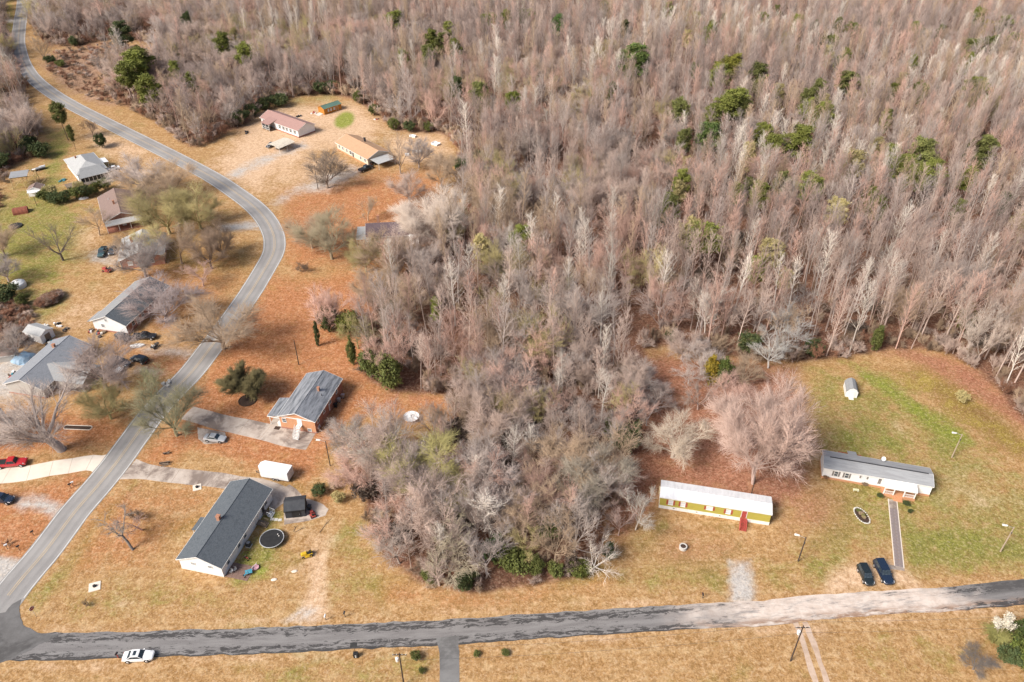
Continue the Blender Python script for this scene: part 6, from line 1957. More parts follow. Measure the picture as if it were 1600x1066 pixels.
for j in range(7):
    for i in range(16):
        an = 6.283 * i / 16; rr_ = (2.2 if j == 0 else 2.0 * math.cos(j / 6 * 1.45) ** .7) * (1 + .13 * math.sin(3 * an + j) + gen.normal(0, .03))
        V.append((rr_ * math.cos(an) * 1.25, rr_ * math.sin(an), .02 + 1.5 * math.sin(j / 6 * 1.5) + gen.normal(0, .03)))
for j in range(6):
    for i in range(16): F_.append((j * 16 + i, j * 16 + (i + 1) % 16, (j + 1) * 16 + (i + 1) % 16, (j + 1) * 16 + i))
F_.append(tuple(range(96, 112)))
MB().add(V, F_).build('sheet', TARPB, TB)
for k in range(5):
    an = k * 1.256
    MB().box(-.2, .2, -.1, .1, 0, .2).build('weight_block', STONEW, TB, (2.5 * math.cos(an) * 1.25, 2.4 * math.sin(an), 0))

# ------------------------------------------------------------------ vehicles
def loft(mb, rings, mi=0, cap=True):
    n = len(rings[0]); vs = [p for r in rings for p in r]; fs = []
    for k in range(len(rings) - 1):
        for i in range(n):
            j = (i + 1) % n
            fs.append((k * n + i, (k + 1) * n + i, (k + 1) * n + j, k * n + j))
    if cap: fs += [tuple(range(n)), tuple(range(len(vs) - 1, len(vs) - n - 1, -1))]
    return mb.add(vs, fs, mi)


def vehicle(kind, name, label, cat, px, front, paint, L=4.75, W=1.84, sunroof=False, group=None, trim=None, rim=None):
    p = at(*px); q = at(*front)
    t = thing(name, label, cat, p, math.atan2(q.y - p.y, q.x - p.x), group)
    h = L / 2; w = W / 2
    if kind == 'sedan':
        st = [(-h, .55, .80, .74), (-h + .12, .32, .96, .86), (-h + .9, .26, 1.0, .97), (-.3, .24, 1.0, 1), (.9, .24, .97, 1), (h - .7, .26, .86, .95), (h - .15, .32, .72, .82), (h, .45, .60, .68)]
        cab = (-h + .75, -h + 1.45, .25, .95, 1.0, 1.44)
    elif kind == 'suv':
        st = [(-h, .55, 1.0, .86), (-h + .12, .36, 1.08, .95), (-h + .8, .30, 1.1, 1), (0, .30, 1.1, 1), (.8, .30, 1.08, 1), (h - .7, .32, 1.0, .95), (h - .12, .38, .86, .85), (h, .5, .72, .72)]
        cab = (-h + .10, -h + .38, .35, 1.0, 1.09, 1.74)
    else:
        st = [(-h, .6, 1.02, .93), (-h + .06, .5, 1.06, .97), (-h + 1.9, .45, 1.08, 1), (0, .42, 1.1, 1), (1.0, .42, 1.12, 1), (h - .7, .44, 1.08, .97), (h - .1, .48, .98, .9), (h, .6, .86, .82)]
        cab = (-.75, -.45, .75, 1.25, 1.1, 1.82)
    rings = []
    for x, zb, zt, k in st:
        ww = w * k
        rings.append([(x, -ww * .9, zb), (x, -ww, zb + .2), (x, -ww * .99, zb + (zt - zb) * .72), (x, -ww * .9, zt - .02), (x, -ww * .55, zt + .03), (x, ww * .55, zt + .03), (x, ww * .9, zt - .02), (x, ww * .99, zb + (zt - zb) * .72), (x, ww, zb + .2), (x, ww * .9, zb)])
    body = loft(MB(), rings).build('body', paint, t)
    xr, xr1, xf1, xf, zb, zt = cab
    wb, wt = w * .90, w * .72
    lo = [(xr, -wb, zb - .04), (xf, -wb, zb - .04), (xf, wb, zb - .04), (xr, wb, zb - .04)]
    up = [(xr1, -wt, zt - .05), (xf1, -wt, zt - .05), (xf1, wt, zt - .05), (xr1, wt, zt - .05)]
    m = MB().add(lo + up, [(0, 1, 5, 4), (1, 2, 6, 5), (2, 3, 7, 6), (3, 0, 4, 7), (4, 5, 6, 7)])
    m.build('cabin', paint, t)
    m = MB(); rr_ = [(xr1 - .03, -wt - .01), (xf1 + .03, -wt - .01), (xf1 + .06, 0), (xf1 + .03, wt + .01), (xr1 - .03, wt + .01), (xr1 - .06, 0)]
    m.prism(rr_, zt - .048, zt - .01); cx = (xr1 + xf1) / 2
    m.prism([(cx + (x - cx) * .86, y * .8) for x, y in rr_], zt - .01, zt + .02)
    m.build('roof', paint, t)

    def pane(nm, i, j, inset=.1, out=.012):
        a, b, c_, d = map(Vector, (lo[i], lo[j], up[j], up[i]))
        cen = (a + b + c_ + d) / 4; nrm = (b - a).cross(d - a).normalized()
        if nrm.dot(cen - Vector((cx, 0, cen.z))) < 0: nrm = -nrm
        pts = [cen + (q_ - cen) * (1 - inset) for q_ in (a, b, c_, d)]
        if nm == 'side_window':
            pts = [Vector((v.x, v.y, max(v.z, zb + .06))) for v in pts]
        vs = [v - nrm * .01 for v in pts] + [v + nrm * out for v in pts]
        MB().add(vs, [(4, 5, 6, 7), (3, 2, 1, 0), (0, 1, 5, 4), (1, 2, 6, 5), (2, 3, 7, 6), (3, 0, 4, 7)]).build(nm, GLASS, t)
    pane('side_window', 0, 1, .14); pane('windshield', 1, 2, .08); pane('side_window', 2, 3, .14); pane('rear_window', 3, 0, .12)
    if sunroof: MB().box(cx - .3, cx + .22, -.42, .42, zt + .018, zt + .03).build('sunroof', GLASS, t)
    if kind == 'pickup':
        b0, b1 = -h + .1, -.85
        m = MB().box(b0, b1, -w * .9, -w * .78, 1.09, 1.2).box(b0, b1, w * .78, w * .9, 1.09, 1.2).box(b0 - .02, b0 + .1, -w * .78, w * .78, 1.09, 1.2)
        m.build('bed_rail', paint, t)
        MB().box(b0 + .1, b1 - .02, -w * .78, w * .78, 1.105, 1.13).build('bed_liner', BLACK, t)
    wr = .33 if kind == 'sedan' else .38
    for x in (h - .95, -h + .95):
        for s in (-1, 1):
            wh = MB().tube((x, s * (w - .2), wr), (x, s * (w + .02), wr), wr, wr, 16).build('wheel', BLACK, t)
            MB().tube((x, s * (w + .018), wr), (x, s * (w + .04), wr), wr * .64, wr * .6, 12).build('rim', rim or CHROME, wh)
            MB().tube((x, s * (w * .985), wr + .06), (x, s * (w + .005), wr + .06), wr + .07, wr + .06, 16).build('wheel_arch', BLACK, t)
    zf = st[-2][2]
    for s in (-1, 1):
        MB().add([(h - .34, s * w * .55, zf - .1), (h - .05, s * w * .5, zf - .16), (h - .14, s * w * .82, zf - .16), (h - .52, s * w * .93, zf - .06), (h - .34, s * w * .55, zf + .06), (h - .04, s * w * .5, zf - .04), (h - .12, s * w * .83, zf - .04), (h - .52, s * w * .94, zf + .06)],
                 [(0, 1, 2, 3), (7, 6, 5, 4), (0, 4, 5, 1), (1, 5, 6, 2), (2, 6, 7, 3), (3, 7, 4, 0)]).build('headlight', LIGHTC, t)
        MB().box(-h - .01, -h + .16, s * w * .62 - .14, s * w * .62 + .14, .68, .86).build('taillight', LIGHTR, t)
        MB().box(xf - .25, xf - .1, s * (w * .93) - .09, s * (w * .93) + .12 * s, zb + .0, zb + .15).build('mirror', paint, t)
    MB().box(h - .06, h + .03, -w * .45, w * .45, .42, .62).build('grille', DARKM, t)
    MB().box(-h - .03, -h + .1, -w * .8, w * .8, .42, .58).build('bumper', trim or paint, t)
    return t


CW = M_paint('car_white', (0.80, 0.80, 0.80)); CS = M_paint('car_silver', (0.42, 0.43, 0.44), .3); CR = M_paint('car_red', (0.42, 0.015, 0.02))
CB = M_paint('car_black', (0.012, 0.013, 0.016)); CN = M_paint('car_navy', (0.012, 0.022, 0.045)); CG = M_paint('car_dark_grey', (0.06, 0.062, 0.068)); CT = M_paint('car_blue_green', (0.055, 0.105, 0.115))
vehicle('sedan', 'parked_car', 'white sedan with sunroof parked on the south edge of the side road', 'car', (218, 1028.5), (244, 1027), CW, 4.8, sunroof=True)
vehicle('sedan', 'parked_car', 'silver sedan parked at the start of the brick house driveway', 'car', (337, 688), (356, 690), CS, 4.7)
vehicle('pickup', 'pickup_truck', 'bright red pickup truck on the pale curved driveway', 'pickup', (20, 727), (45, 724.5), CR, 5.9, 1.98)
vehicle('suv', 'parked_car', 'dark car at the edge on the gravel drive below the red pickup', 'car', (6, 783), (24, 785.5), CN, 4.6)
vehicle('suv', 'parked_car', 'black hatchback parked nearest the pale gravel patch by the walkway', 'car', (1351, 902), (1358, 917), M_paint('car_black_green', (0.014, 0.02, 0.022)), 4.3, 1.8)
vehicle('suv', 'parked_car', 'larger navy suv parked beside the foot of the walkway', 'car', (1379, 897.5), (1388, 915), CN, 5.1, 1.98)
vehicle('pickup', 'pickup_truck', 'blue-green pickup on the concrete by the brick end wall house', 'pickup', (161, 397), (157, 405), CT, 5.4, 1.9)
vehicle('sedan', 'parked_car', 'dark grey car half under the pale roof next to the blue-green pickup', 'car', (177, 394), (173, 402), CG, 4.6)
vehicle('sedan', 'parked_car', 'dark grey sedan parked under the white gable wall', 'car', (193, 529), (201, 532), CG, 4.6)
vehicle('pickup', 'pickup_truck', 'black pickup with silver trim on the earth drive by the white gable', 'pickup', (227, 529), (244, 529), CB, 5.7, 1.95, trim=CHROME)
vehicle('sedan', 'parked_car', 'white sedan with dark roof glass beside the many-stemmed tree', 'car', (179, 579), (192, 583), CW, 4.7, sunroof=True)
vehicle('suv', 'parked_car', 'grey car parked right behind the white sedan by the many-stemmed tree', 'car', (192, 570), (201, 573), CG, 4.5)
vehicle('suv', 'parked_car', 'black suv parked alone on the earth drive close to the road', 'car', (219, 565), (208, 562), CB, 4.6)
vehicle('sedan', 'parked_car', 'white car parked beside the sun-porch house', 'car', (177, 266), (166, 268.5), CW, 4.7)
vehicle('suv', 'parked_car', 'white suv half under the cream carport', 'car', (440, 231), (427, 238), CW, 4.8)
vehicle('sedan', 'parked_car', 'dark car under the west side of the cream carport', 'car', (424, 229), (415, 234), CG, 4.6)
vehicle('pickup', 'pickup_truck', 'black pickup with open bed beside the tan-roofed house', 'pickup', (572, 266), (584, 261), CB, 5.8, 1.98, trim=CHROME)
vehicle('pickup', 'pickup_truck', 'dark pickup under the open carport of the tan-roofed house', 'pickup', (588, 255), (600, 250), CB, 5.6, 1.95)

# cargo trailer
T0, T1 = at(405, 747), at(452, 755.5)
aT_ = math.atan2(T1.y - T0.y, T1.x - T0.x)
TR = thing('cargo_trailer', 'white enclosed cargo trailer parked on the stained driveway', 'trailer', (T0 + T1) / 2 + Vector((-math.sin(aT_), math.cos(aT_), 0)) * 1.2, aT_)
m = MB(); out = [(-3.3, -.55), (-2.7, -1.2), (3.2, -1.2), (3.2, 1.2), (-2.7, 1.2), (-3.3, .55)]
m.prism(out, .5, 2.65); m.build('body', WPAINT, TR)
MB().prism([(x * 1.004, y * 1.008) for x, y in out], 2.655, 2.72).build('roof', WPAINT, TR)
MB().box(3.205, 3.26, -1.12, 1.12, .6, 2.55).build('rear_door', M_plain('trailer_door', (.66, .67, .69), .4), TR)
MB().prism([(x * 1.006, y * 1.012) for x, y in out], .5, .62).build('lower_trim', CHROME, TR)
for x in (-.1, .75):
    for s in (-1, 1):
        w_ = MB().tube((x, s * 1.02, .34), (x, s * 1.23, .34), .34, .34, 14).build('wheel', BLACK, TR)
        MB().tube((x, s * 1.228, .34), (x, s * 1.25, .34), .2, .19, 10).build('rim', CHROME, w_)
for s in (-1, 1): MB().box(-.5, 1.15, s * 1.225 - .03, s * 1.225 + .03, .70, .80).build('fender', CHROME, TR)
m = MB().tube((-3.2, -.5, .45), (-4.5, 0, .45), .05, .05, 5).tube((-3.2, .5, .45), (-4.5, 0, .45), .05, .05, 5).tube((-4.4, 0, 0), (-4.4, 0, .6), .05, .05, 6); m.build('hitch', DARKM, TR)


def mower(label, px, rz, col, seatm=BLACK, cat='mower', s=1.0):
    t = thing('riding_mower', label, cat, at(*px), rz)
    t.scale = (s, s, s)
    m = MB(); loft(m, [[(.15, -.3, .4), (.15, .3, .4), (.15, .28, .82), (.15, -.28, .82)], [(.85, -.28, .4), (.85, .28, .4), (.85, .22, .78), (.85, -.22, .78)], [(1.0, -.2, .42), (1.0, .2, .42), (1.0, .16, .66), (1.0, -.16, .66)]])
    m.build('hood', col, t)
    MB().box(-.75, .15, -.4, .4, .34, .5).build('chassis', col, t)
    MB().box(-.5, -.05, -.24, .24, .55, .65).box(-.58, -.48, -.24, .24, .6, 1.0).build('seat', seatm, t)
    MB().box(-.35, .45, -.55, .55, .14, .3).build('mower_deck', col, t)
    for x, r in ((-.5, .27), (.75, .19)):
        for s_ in (-1, 1):
            w_ = MB().tube((x, s_ * .36, r), (x, s_ * .55, r), r, r, 12).build('wheel', BLACK, t)
            MB().tube((x, s_ * .548, r), (x, s_ * .57, r), r * .5, r * .5, 8).build('rim', col, w_)
    m = MB().tube((.15, 0, .8), (.02, 0, 1.0), .03, .03, 6)
    for k in range(10):
        a, b = 6.283 * k / 10, 6.283 * (k + 1) / 10
        m.tube((.02 + .08 * math.cos(a), .2 * math.sin(a), 1.0 + .14 * math.cos(a)), (.02 + .08 * math.cos(b), .2 * math.sin(b), 1.0 + .14 * math.cos(b)), .02, .02, 5)
    m.build('steering_wheel', BLACK, t)
    return t


mower('yellow riding mower on the worn dirt path', (481, 868), R(200), YELLOW, BLACK, s=1.15)
mower('red riding mower on the concrete pad beside the black shed', (489, 806), R(120), RED)
mower('red and black garden tractor on the grass below the blue-green pickup', (169, 424), R(170), RED, s=1.5)
mower('black garden tractor near the black suv on orange earth', (243, 543), R(60), DARKM, STONEW, s=1.2)

# small hulls
def hull(label, px, rz, L=3.6, W=1.4):
    t = thing('boat', label, 'boat', at(*px), rz)
    rings = []
    for k in range(9):
        u = -1 + 2 * k / 8; w_ = W / 2 * max(.06, (1 - abs(u) ** 2.6)); x = u * L / 2
        rings.append([(x, -w_, .02), (x, -w_ * .85, .42 * (1 - .3 * abs(u) ** 3)), (x, 0, .62 * (1 - .35 * abs(u) ** 3)), (x, w_ * .85, .42 * (1 - .3 * abs(u) ** 3)), (x, w_, .02)])
    loft(MB(), rings).build('hull', WPAINT, t)
    MB().box(-L * .42, L * .42, -.03, .03, .55, .68).build('keel', STONEW, t)


hull('white upturned boat on orange earth below the black pickup', (215, 541), R(10))
hull('white upturned boat at the foot of the hedge', (131, 311), R(25), 3.0, 1.2)
for i, (x, y, a, lb) in enumerate([(645, 214, -20, 'white tub lying farthest back in the bare yard'), (681, 226, -40, 'largest white tub lying nearest the woods in the bare yard'), (651, 238, 0, 'long white tub lying behind the tall brown tree'), (636, 243, 10, 'smallest white tub next to the trunk of the tall brown tree')]):
    t = thing('tub', lb, 'tub', at(x, y), R(a), 'white tubs lying in the bare yard')
    l2, w2 = (2.4, 1.2, 2.8, 1.1)[0] if False else ((1.2, .55), (1.5, 1.0), (1.6, .4), (.7, .6))[i][0], ((1.2, .55), (1.5, 1.0), (1.6, .4), (.7, .6))[i][1]
    m = MB()
    loft(m, [[(-l2, -w2, .0), (l2, -w2, .0), (l2, w2, .0), (-l2, w2, .0)], [(-l2 * 1.05, -w2 * 1.08, .7), (l2 * 1.05, -w2 * 1.08, .7), (l2 * 1.05, w2 * 1.08, .7), (-l2 * 1.05, w2 * 1.08, .7)],
             [(-l2 * .95, -w2 * .92, .7), (l2 * .95, -w2 * .92, .7), (l2 * .95, w2 * .92, .7), (-l2 * .95, w2 * .92, .7)], [(-l2 * .92, -w2 * .88, .25), (l2 * .92, -w2 * .88, .25), (l2 * .92, w2 * .88, .25), (-l2 * .92, w2 * .88, .25)]])
    m.build('basin', WPAINT, t)

# low equipment trailer near the western thicket
ET = thing('utility_trailer', 'grey flat trailer carrying white panels by the western thicket', 'trailer', at(60, 266), R(40))
MB().box(-2.2, 2.2, -.9, .9, .5, .62).build('bed', DARKM, ET)
MB().box(-.6, 2.4, -.7, .5, .64, .9).build('panel_stack', MGREY, ET); MB().box(.6, 2.6, .35, .85, .64, 1.0).build('white_panel', WPAINT, ET); MB().box(-1.9, -.7, -.8, .2, .64, .85).build('white_panel', WPAINT, ET)
for s in (-1, 1):
    w_ = MB().tube((0, s * .92, .32), (0, s * 1.1, .32), .32, .32, 12).build('wheel', BLACK, ET); MB().tube((0, s * 1.1, .32), (0, s * 1.12, .32), .18, .18, 8).build('rim', CHROME, w_)
MB().tube((-2.2, 0, .5), (-3.3, 0, .45), .06, .06, 6).build('hitch', DARKM, ET)

# ------------------------------------------------------------------ poles, signs, mailboxes
def pole(label, px, h, kind='plain', m=None, arm=0.0, r=.13, name='utility_pole', cat='pole'):
    m = m or POLEW
    t = thing(name, label, cat, at(*px), 0)
    MB().tube((0, 0, -.2), (0, 0, h), r, r * .75, 8).build('post', m, t)
    if kind == 'lamp':
        MB().tube((0, 0, h - .25), (math.cos(arm) * 1.25, math.sin(arm) * 1.25, h + .1), .035, .03, 6).build('arm', CHROME, t)
        x, y = math.cos(arm), math.sin(arm)
        l = MB(); loft(l, [[(1.1 * x - .14 * y, 1.1 * y + .14 * x, h - .02), (1.1 * x + .14 * y, 1.1 * y - .14 * x, h - .02), (1.1 * x + .1 * y, 1.1 * y - .1 * x, h + .18), (1.1 * x - .1 * y, 1.1 * y + .1 * x, h + .18)],
                         [(1.95 * x - .2 * y, 1.95 * y + .2 * x, h - .02), (1.95 * x + .2 * y, 1.95 * y - .2 * x, h - .02), (1.95 * x + .12 * y, 1.95 * y - .12 * x, h + .16), (1.95 * x - .12 * y, 1.95 * y + .12 * x, h + .16)]])
        l.build('lamp_head', LAMPW, t)
        MB().box(-.1, .1, -.17, -.11, h - 1.6, h - 1.2).build('meter_box', DARKM, t)
    if kind in ('power', 'transformer'):
        MB().box(-1.1, 1.1, -.06, .06, h - .5, h - .38).build('crossarm', m, t)
        for x in (-.95, -.4, .4, .95): MB().lathe([(.03, h - .38), (.07, h - .33), (.07, h - .26), (.03, h - .2)], 8, 0, (x, 0, 0)).build('insulator', STONEW, t)
    if kind == 'transformer':
        MB().lathe([(.22, h - 1.9), (.25, h - 1.85), (.25, h - 1.15), (.22, h - 1.1), (.05, h - 1.02)], 12, 0, (-.42, -.1, 0)).build('transformer', WPAINT, t)
    return t


pole('street lamp on dark pole beside the gravel patch by the yellow mobile home', (1247, 877), 6.5, 'lamp', arm=R(160), name='lamp_pole', cat='lamp')
pole('street lamp on pale pole east of the navy suv', (1563, 862), 6.7, 'lamp', PALEPOLE, R(165), name='lamp_pole', cat='lamp')
pole('street lamp on the lawn behind the white mobile home', (1487, 715), 6.5, 'lamp', PALEPOLE, R(165), name='lamp_pole', cat='lamp')
pole('street lamp on a dark pole between brick house and grove', (516, 728), 6.9, 'lamp', arm=R(170), r=.11, name='lamp_pole', cat='lamp')
pole('tall dark utility pole with white transformer beside the dirt track', (1235, 1033), 9.5, 'transformer')
pole('utility pole with white transformer on the verge west of the side street', (631, 1070), 8.6, 'transformer')
pole('ivy-footed pole on the orange leaves north of the brick house', (467, 570), 7.1, 'plain')
pole('short dark pole behind the east end of the yellow mobile home', (1174, 772), 4.8, 'plain', r=.1)
pole('pale pole with white lamp behind the red-roofed house', (415, 169), 9.0, 'lamp', PALEPOLE, R(180), name='lamp_pole', cat='lamp')
pole('dark utility pole in front of the tan-roofed house', (497, 296), 8.5, 'power')
pole('power pole with crossarm rising by the overgrown field', (207, 98), 10.5, 'power', PALEPOLE)
pole('power pole at the far west frame edge by the road', (5, 118), 10.0, 'power')
pole('thin dark pole by the awning shed', (58, 322), 3.2, 'plain', r=.09)

for lb, a, b, ha, hb in (('thin sagging power cable running east along the south verge', (631, 1070), (1235, 1033), 8.2, 9.1), ('thin sagging power cable leaving the transformer pole eastward', (1235, 1033), (1900, 1000), 9.1, 9.0)):
    A_, B_ = at(*a), at(*b)
    t = thing('power_cable', lb, 'cable', A_, 0)
    m = MB()
    for off in (-.9, .9):
        q0 = None
        for k in range(17):
            u = k / 16; q = (B_ - A_) * u + Vector((0, off, ha + (hb - ha) * u - 4.5 * u * (1 - u)))
            if q0 is not None: m.tube(q0, q, .018, .018, 4, caps=False)
            q0 = q
        m.build('wire', DARKM, t); m = MB()


def mailbox(label, px, boxm=BLACK, rz=0.0, post=WOOD):
    t = thing('mailbox', label, 'mailbox', at(*px), rz)
    MB().box(-.05, .05, -.05, .05, -.1, 1.05).build('post', post, t)
    pr = [(.13 * math.cos(math.pi * k / 6), .12 * math.sin(math.pi * k / 6)) for k in range(7)] + [(-.13, -.12), (.13, -.12)]
    vs = [(-.28, y, 1.2 + z) for y, z in pr] + [(.28, y, 1.2 + z) for y, z in pr]; n = len(pr)
    MB().add(vs, [(i, (i + 1) % n, n + (i + 1) % n, n + i) for i in range(n)] + [tuple(range(n - 1, -1, -1)), tuple(range(n, 2 * n))]).build('box', boxm, t)
    MB().box(.0, .03, .14, .16, 1.2, 1.48).build('flag', RED, t)


mailbox('black mailbox on a reddish post at the road edge west of the white sedan', (185, 1028), BLACK, R(80), RED)
mailbox('white mailbox at the mouth of the worn dirt path', (509, 969), WPAINT, R(85))
mailbox('dark mailbox on the verge just east of the white one', (539, 964), DARKM, R(85))
mailbox('black mailbox on the verge by the red pickup driveway', (111, 763), BLACK, R(40))
mailbox('white mailbox next to the black one by the red pickup driveway', (115, 760), WPAINT, R(40))
mailbox('lone dark mailbox on the verge below the gravel drive', (53, 837), BLACK, R(40))
mailbox('dark mailbox by the brown bush at the west frame edge', (31, 860), BLACK, R(40))
mailbox('white mailbox in front of the brown bush at the west frame edge', (12, 858), WPAINT, R(40))
mailbox('small dark mailbox on the verge west of the gravel patch', (1097, 935), BLACK, R(90))
yard(BRUSH[1], 14, 850, 1.5, 1.3, 'bush', 'brown leafless bush by the mailboxes at the west frame edge', 'redbrush')

# stop sign facing the side road traffic
SSg = thing('stop_sign', 'red stop sign at the corner of the side road and main road', 'sign', at(57, 964), R(62))
MB().tube((0, 0, -.2), (0, 0, 2.7), .035, .035, 6).build('post', CHROME, SSg)
def octa(r, y0, y1, m, nm, par):
    pts = [(r * math.cos(R(22.5 + 45 * k)), r * math.sin(R(22.5 + 45 * k))) for k in range(8)]
    vs = [(x, y0, z + 2.35) for x, z in pts] + [(x, y1, z + 2.35) for x, z in pts]
    return MB().add(vs, [tuple(range(8)), tuple(range(15, 7, -1))] + [((i + 1) % 8, i, 8 + i, 8 + (i + 1) % 8) for i in range(8)]).build(nm, m, par)
pl = octa(.46, -.06, -.04, TRIM, 'border', SSg)
octa(.41, -.07, -.058, RED, 'face', SSg)
fc = bpy.data.curves.new('lettering', 'FONT'); fc.body = 'STOP'; fc.size = .34; fc.align_x = 'CENTER'; fc.align_y = 'CENTER'; fc.extrude = .003
tmp_ = bpy.data.objects.new('lettering_curve', fc); COL.objects.link(tmp_)
bpy.context.view_layer.update()
lm = bpy.data.meshes.new_from_object(tmp_.evaluated_get(bpy.context.evaluated_depsgraph_get()))
bpy.data.objects.remove(tmp_)
lm.materials.clear(); lm.materials.append(TRIM)
fo_ = link('lettering', lm, SSg, (0, -.078, 2.35)); fo_.rotation_euler = (R(90), 0, 0)

# black cabinet and panel on a post by the side road
PB = thing('roadside_cabinet', 'black cabinet with a post-mounted black panel on the south verge', 'cabinet', at(556.5, 1026), R(3))
MB().box(-.38, .38, -.3, .3, 0, 1.0).build('box', BLACK, PB)
MB().box(-.1, .1, -.32, -.302, .55, .75).box(-.1, .1, -.32, -.302, .2, .4).build('white_label', TRIM, PB)
MB().tube((-.05, .1, 1.0), (-.05, .1, 3.0), .04, .04, 6).build('post', DARKM, PB)
pm = MB().box(-.55, .55, -.38, .38, -.03, .03).build('panel', BLACK, PB, (-.05, .1, 3.05)); pm.rotation_euler = (R(25), 0, 0)

# ------------------------------------------------------------------ garden things
TP = thing('trampoline', 'round black trampoline with grey rim beside the white house', 'trampoline', at(426, 846), 0)
m = MB(); n = 28; r = 2.15
for k in range(n):
    a, b = 6.2832 * k / n, 6.2832 * (k + 1) / n
    m.tube((r * math.cos(a), r * math.sin(a), .86), (r * math.cos(b), r * math.sin(b), .86), .075, .075, 6, caps=False)
m.build('rim', M_plain('grey_pad', (.45, .46, .47), .6), TP)
MB().lathe([(2.08, .80), (2.08, .83), (1.2, .815), (.02, .80)], 28).build('jump_mat', BLACK, TP)
for k in range(6):
    a = 6.2832 * k / 6
    MB().tube((2.1 * math.cos(a), 2.1 * math.sin(a), 0), (2.1 * math.cos(a), 2.1 * math.sin(a), .84), .04, .04, 6).build('leg', DARKM, TP)
for x, y in ((.9, .9), (1.2, .5)): MB().lathe([(.02, .83), (.12, .88), (.12, .98), (.02, 1.04)], 8, 0, (x, y, 0)).build('ball', STONEW, TP)
DS = thing('satellite_dish', 'large round white dish lying face up on the leafy lawn', 'satellite dish', at(643, 655), 0)
MB().lathe([(.25, .25), (.9, .35), (1.5, .62), (1.72, .8), (1.75, .82), (1.72, .86), (1.45, .70), (.85, .42), (.02, .33)], 30).build('bowl', WPAINT, DS)
MB().tube((0, 0, .33), (0, 0, .85), .05, .05, 6).lathe([(.03, .85), (.12, .88), (.12, 1.05), (.03, 1.08)], 8).build('feed', DARKM, DS)
MB().tube((0, 0, -.1), (0, 0, .3), .22, .22, 8).build('mount', DARKM, DS)
for i in range(3): 
    a = i * 2.09; MB().tube((1.5 * math.cos(a), 1.5 * math.sin(a), .68), (.05 * math.cos(a), .05 * math.sin(a), .95), .02, .02, 4).build('strut', CHROME, DS)
FP = thing('fire_ring', 'dark round trampoline lying on the western lawn', 'trampoline', at(25, 354), 0)
m = MB()
for k in range(20):
    a, b = 6.2832 * k / 20, 6.2832 * (k + 1) / 20
    m.tube((1.8 * math.cos(a), 1.8 * math.sin(a), .35), (1.8 * math.cos(b), 1.8 * math.sin(b), .35), .07, .07, 5, caps=False)
m.build('rim', DARKM, FP); MB().lathe([(1.75, .31), (1.75, .33), (.02, .32)], 20).build('jump_mat', BLACK, FP)
for k in range(5): MB().tube((1.75 * math.cos(k * 1.257), 1.75 * math.sin(k * 1.257), 0), (1.75 * math.cos(k * 1.257), 1.75 * math.sin(k * 1.257), .34), .04, .04, 5).build('leg', DARKM, FP)
FP.name = 'trampoline'

for lb, px, s in (('square concrete pad with a dark pump in the middle of the corner lawn', (148, 917), 1.0), ('pale square pad with a black cap beside the stained driveway', (308, 762), .85)):
    t = thing('well_pad', lb, 'well pad', at(*px), R(20))
    MB().box(-.95 * s, .95 * s, -.95 * s, .95 * s, -.05, .1).build('slab', CONCW, t)
    MB().lathe([(.28, .1), (.3, .35), (.26, .42), (.05, .5)], 10).build('pump_cap', BLACK, t); MB().tube((.1, 0, .3), (.45, .1, .3), .06, .06, 6).build('pipe', BLACK, t)
PT = thing('stone_planter', 'round grey stone well head on the lawn below the yellow mobile home', 'planter', at(1067, 857), 0)
for k in range(14):
    a = 6.2832 * k / 14
    for j in range(2):
        st = MB().box(-.13, .13, -.1, .1, j * .36, j * .36 + .33).build('stone', STONEW, PT, (.6 * math.cos(a + j * .22), .6 * math.sin(a + j * .22), 0)); st.rotation_euler = (0, 0, a + j * .22 + R(90))
MB().lathe([(.5, .0), (.5, .6), (.02, .62)], 14).build('soil', MULCH, PT)
# flower bed with white stones
FB = thing('flower_bed', 'oval flower bed ringed with white stones in front of the white mobile home', 'flower bed', at(1346.5, 806), R(13))
MB().prism([(1.0 * math.cos(6.283 * k / 18), 1.85 * math.sin(6.283 * k / 18)) for k in range(18)], -.02, .05).build('soil', MULCH, FB)
srng = random.Random(4)
for k in range(28):
    a = 6.283 * k / 28
    s = MB().lathe([(.06, 0), (.19, .06), (.2, .16), (.12, .27), (.03, .3)], 7).build('stone', STONEW, FB, (1.12 * math.cos(a), 2.0 * math.sin(a), 0)); s.scale = (srng.uniform(.55, .95), srng.uniform(.55, .95), srng.uniform(.5, .9)); s.rotation_euler = (0, 0, srng.uniform(0, 6))
for k in range(9):
    a = srng.uniform(0, 6.28); rr_ = srng.uniform(0, .8)
    pl = link('plant', SHRUB[k % 3].crown, FB, (rr_ * math.cos(a) * .8, rr_ * 1.6 * math.sin(a), -.1)); pl.scale = (.14, .14, .1); pl.color = (*TINT[('ever', 'tan', 'olive')[k % 3]], 1)
LB = thing('flower_bed', 'long brown mulched bed with rounded ends on the western roadside lawn', 'flower bed', at(122, 668.5), R(-3))
o_ = [(-2.6 + .45 * math.cos(a), .5 * math.sin(a)) for a in [R(90 + 30 * k) for k in range(7)]] + [(2.6 + .45 * math.cos(a), .5 * math.sin(a)) for a in [R(-90 + 30 * k) for k in range(7)]]
MB().prism([(x, y * 1.15) for x, y in o_], -.02, .06).build('mulch', MULCH, LB)
for i in range(len(o_)):
    a, b = o_[i], o_[(i + 1) % len(o_)]
    MB().tube((a[0], a[1] * 1.25, .07), (b[0], b[1] * 1.25, .07), .09, .09, 6).build('edging_block', CONCW, LB)
RM = thing('mulch_ring', 'black mulch ring round the dense dark olive tree', 'mulch bed', at(387, 626), 0)
MB().lathe([(1.9, 0), (1.75, .1), (.02, .16)], 22).build('mulch', MULCH, RM)
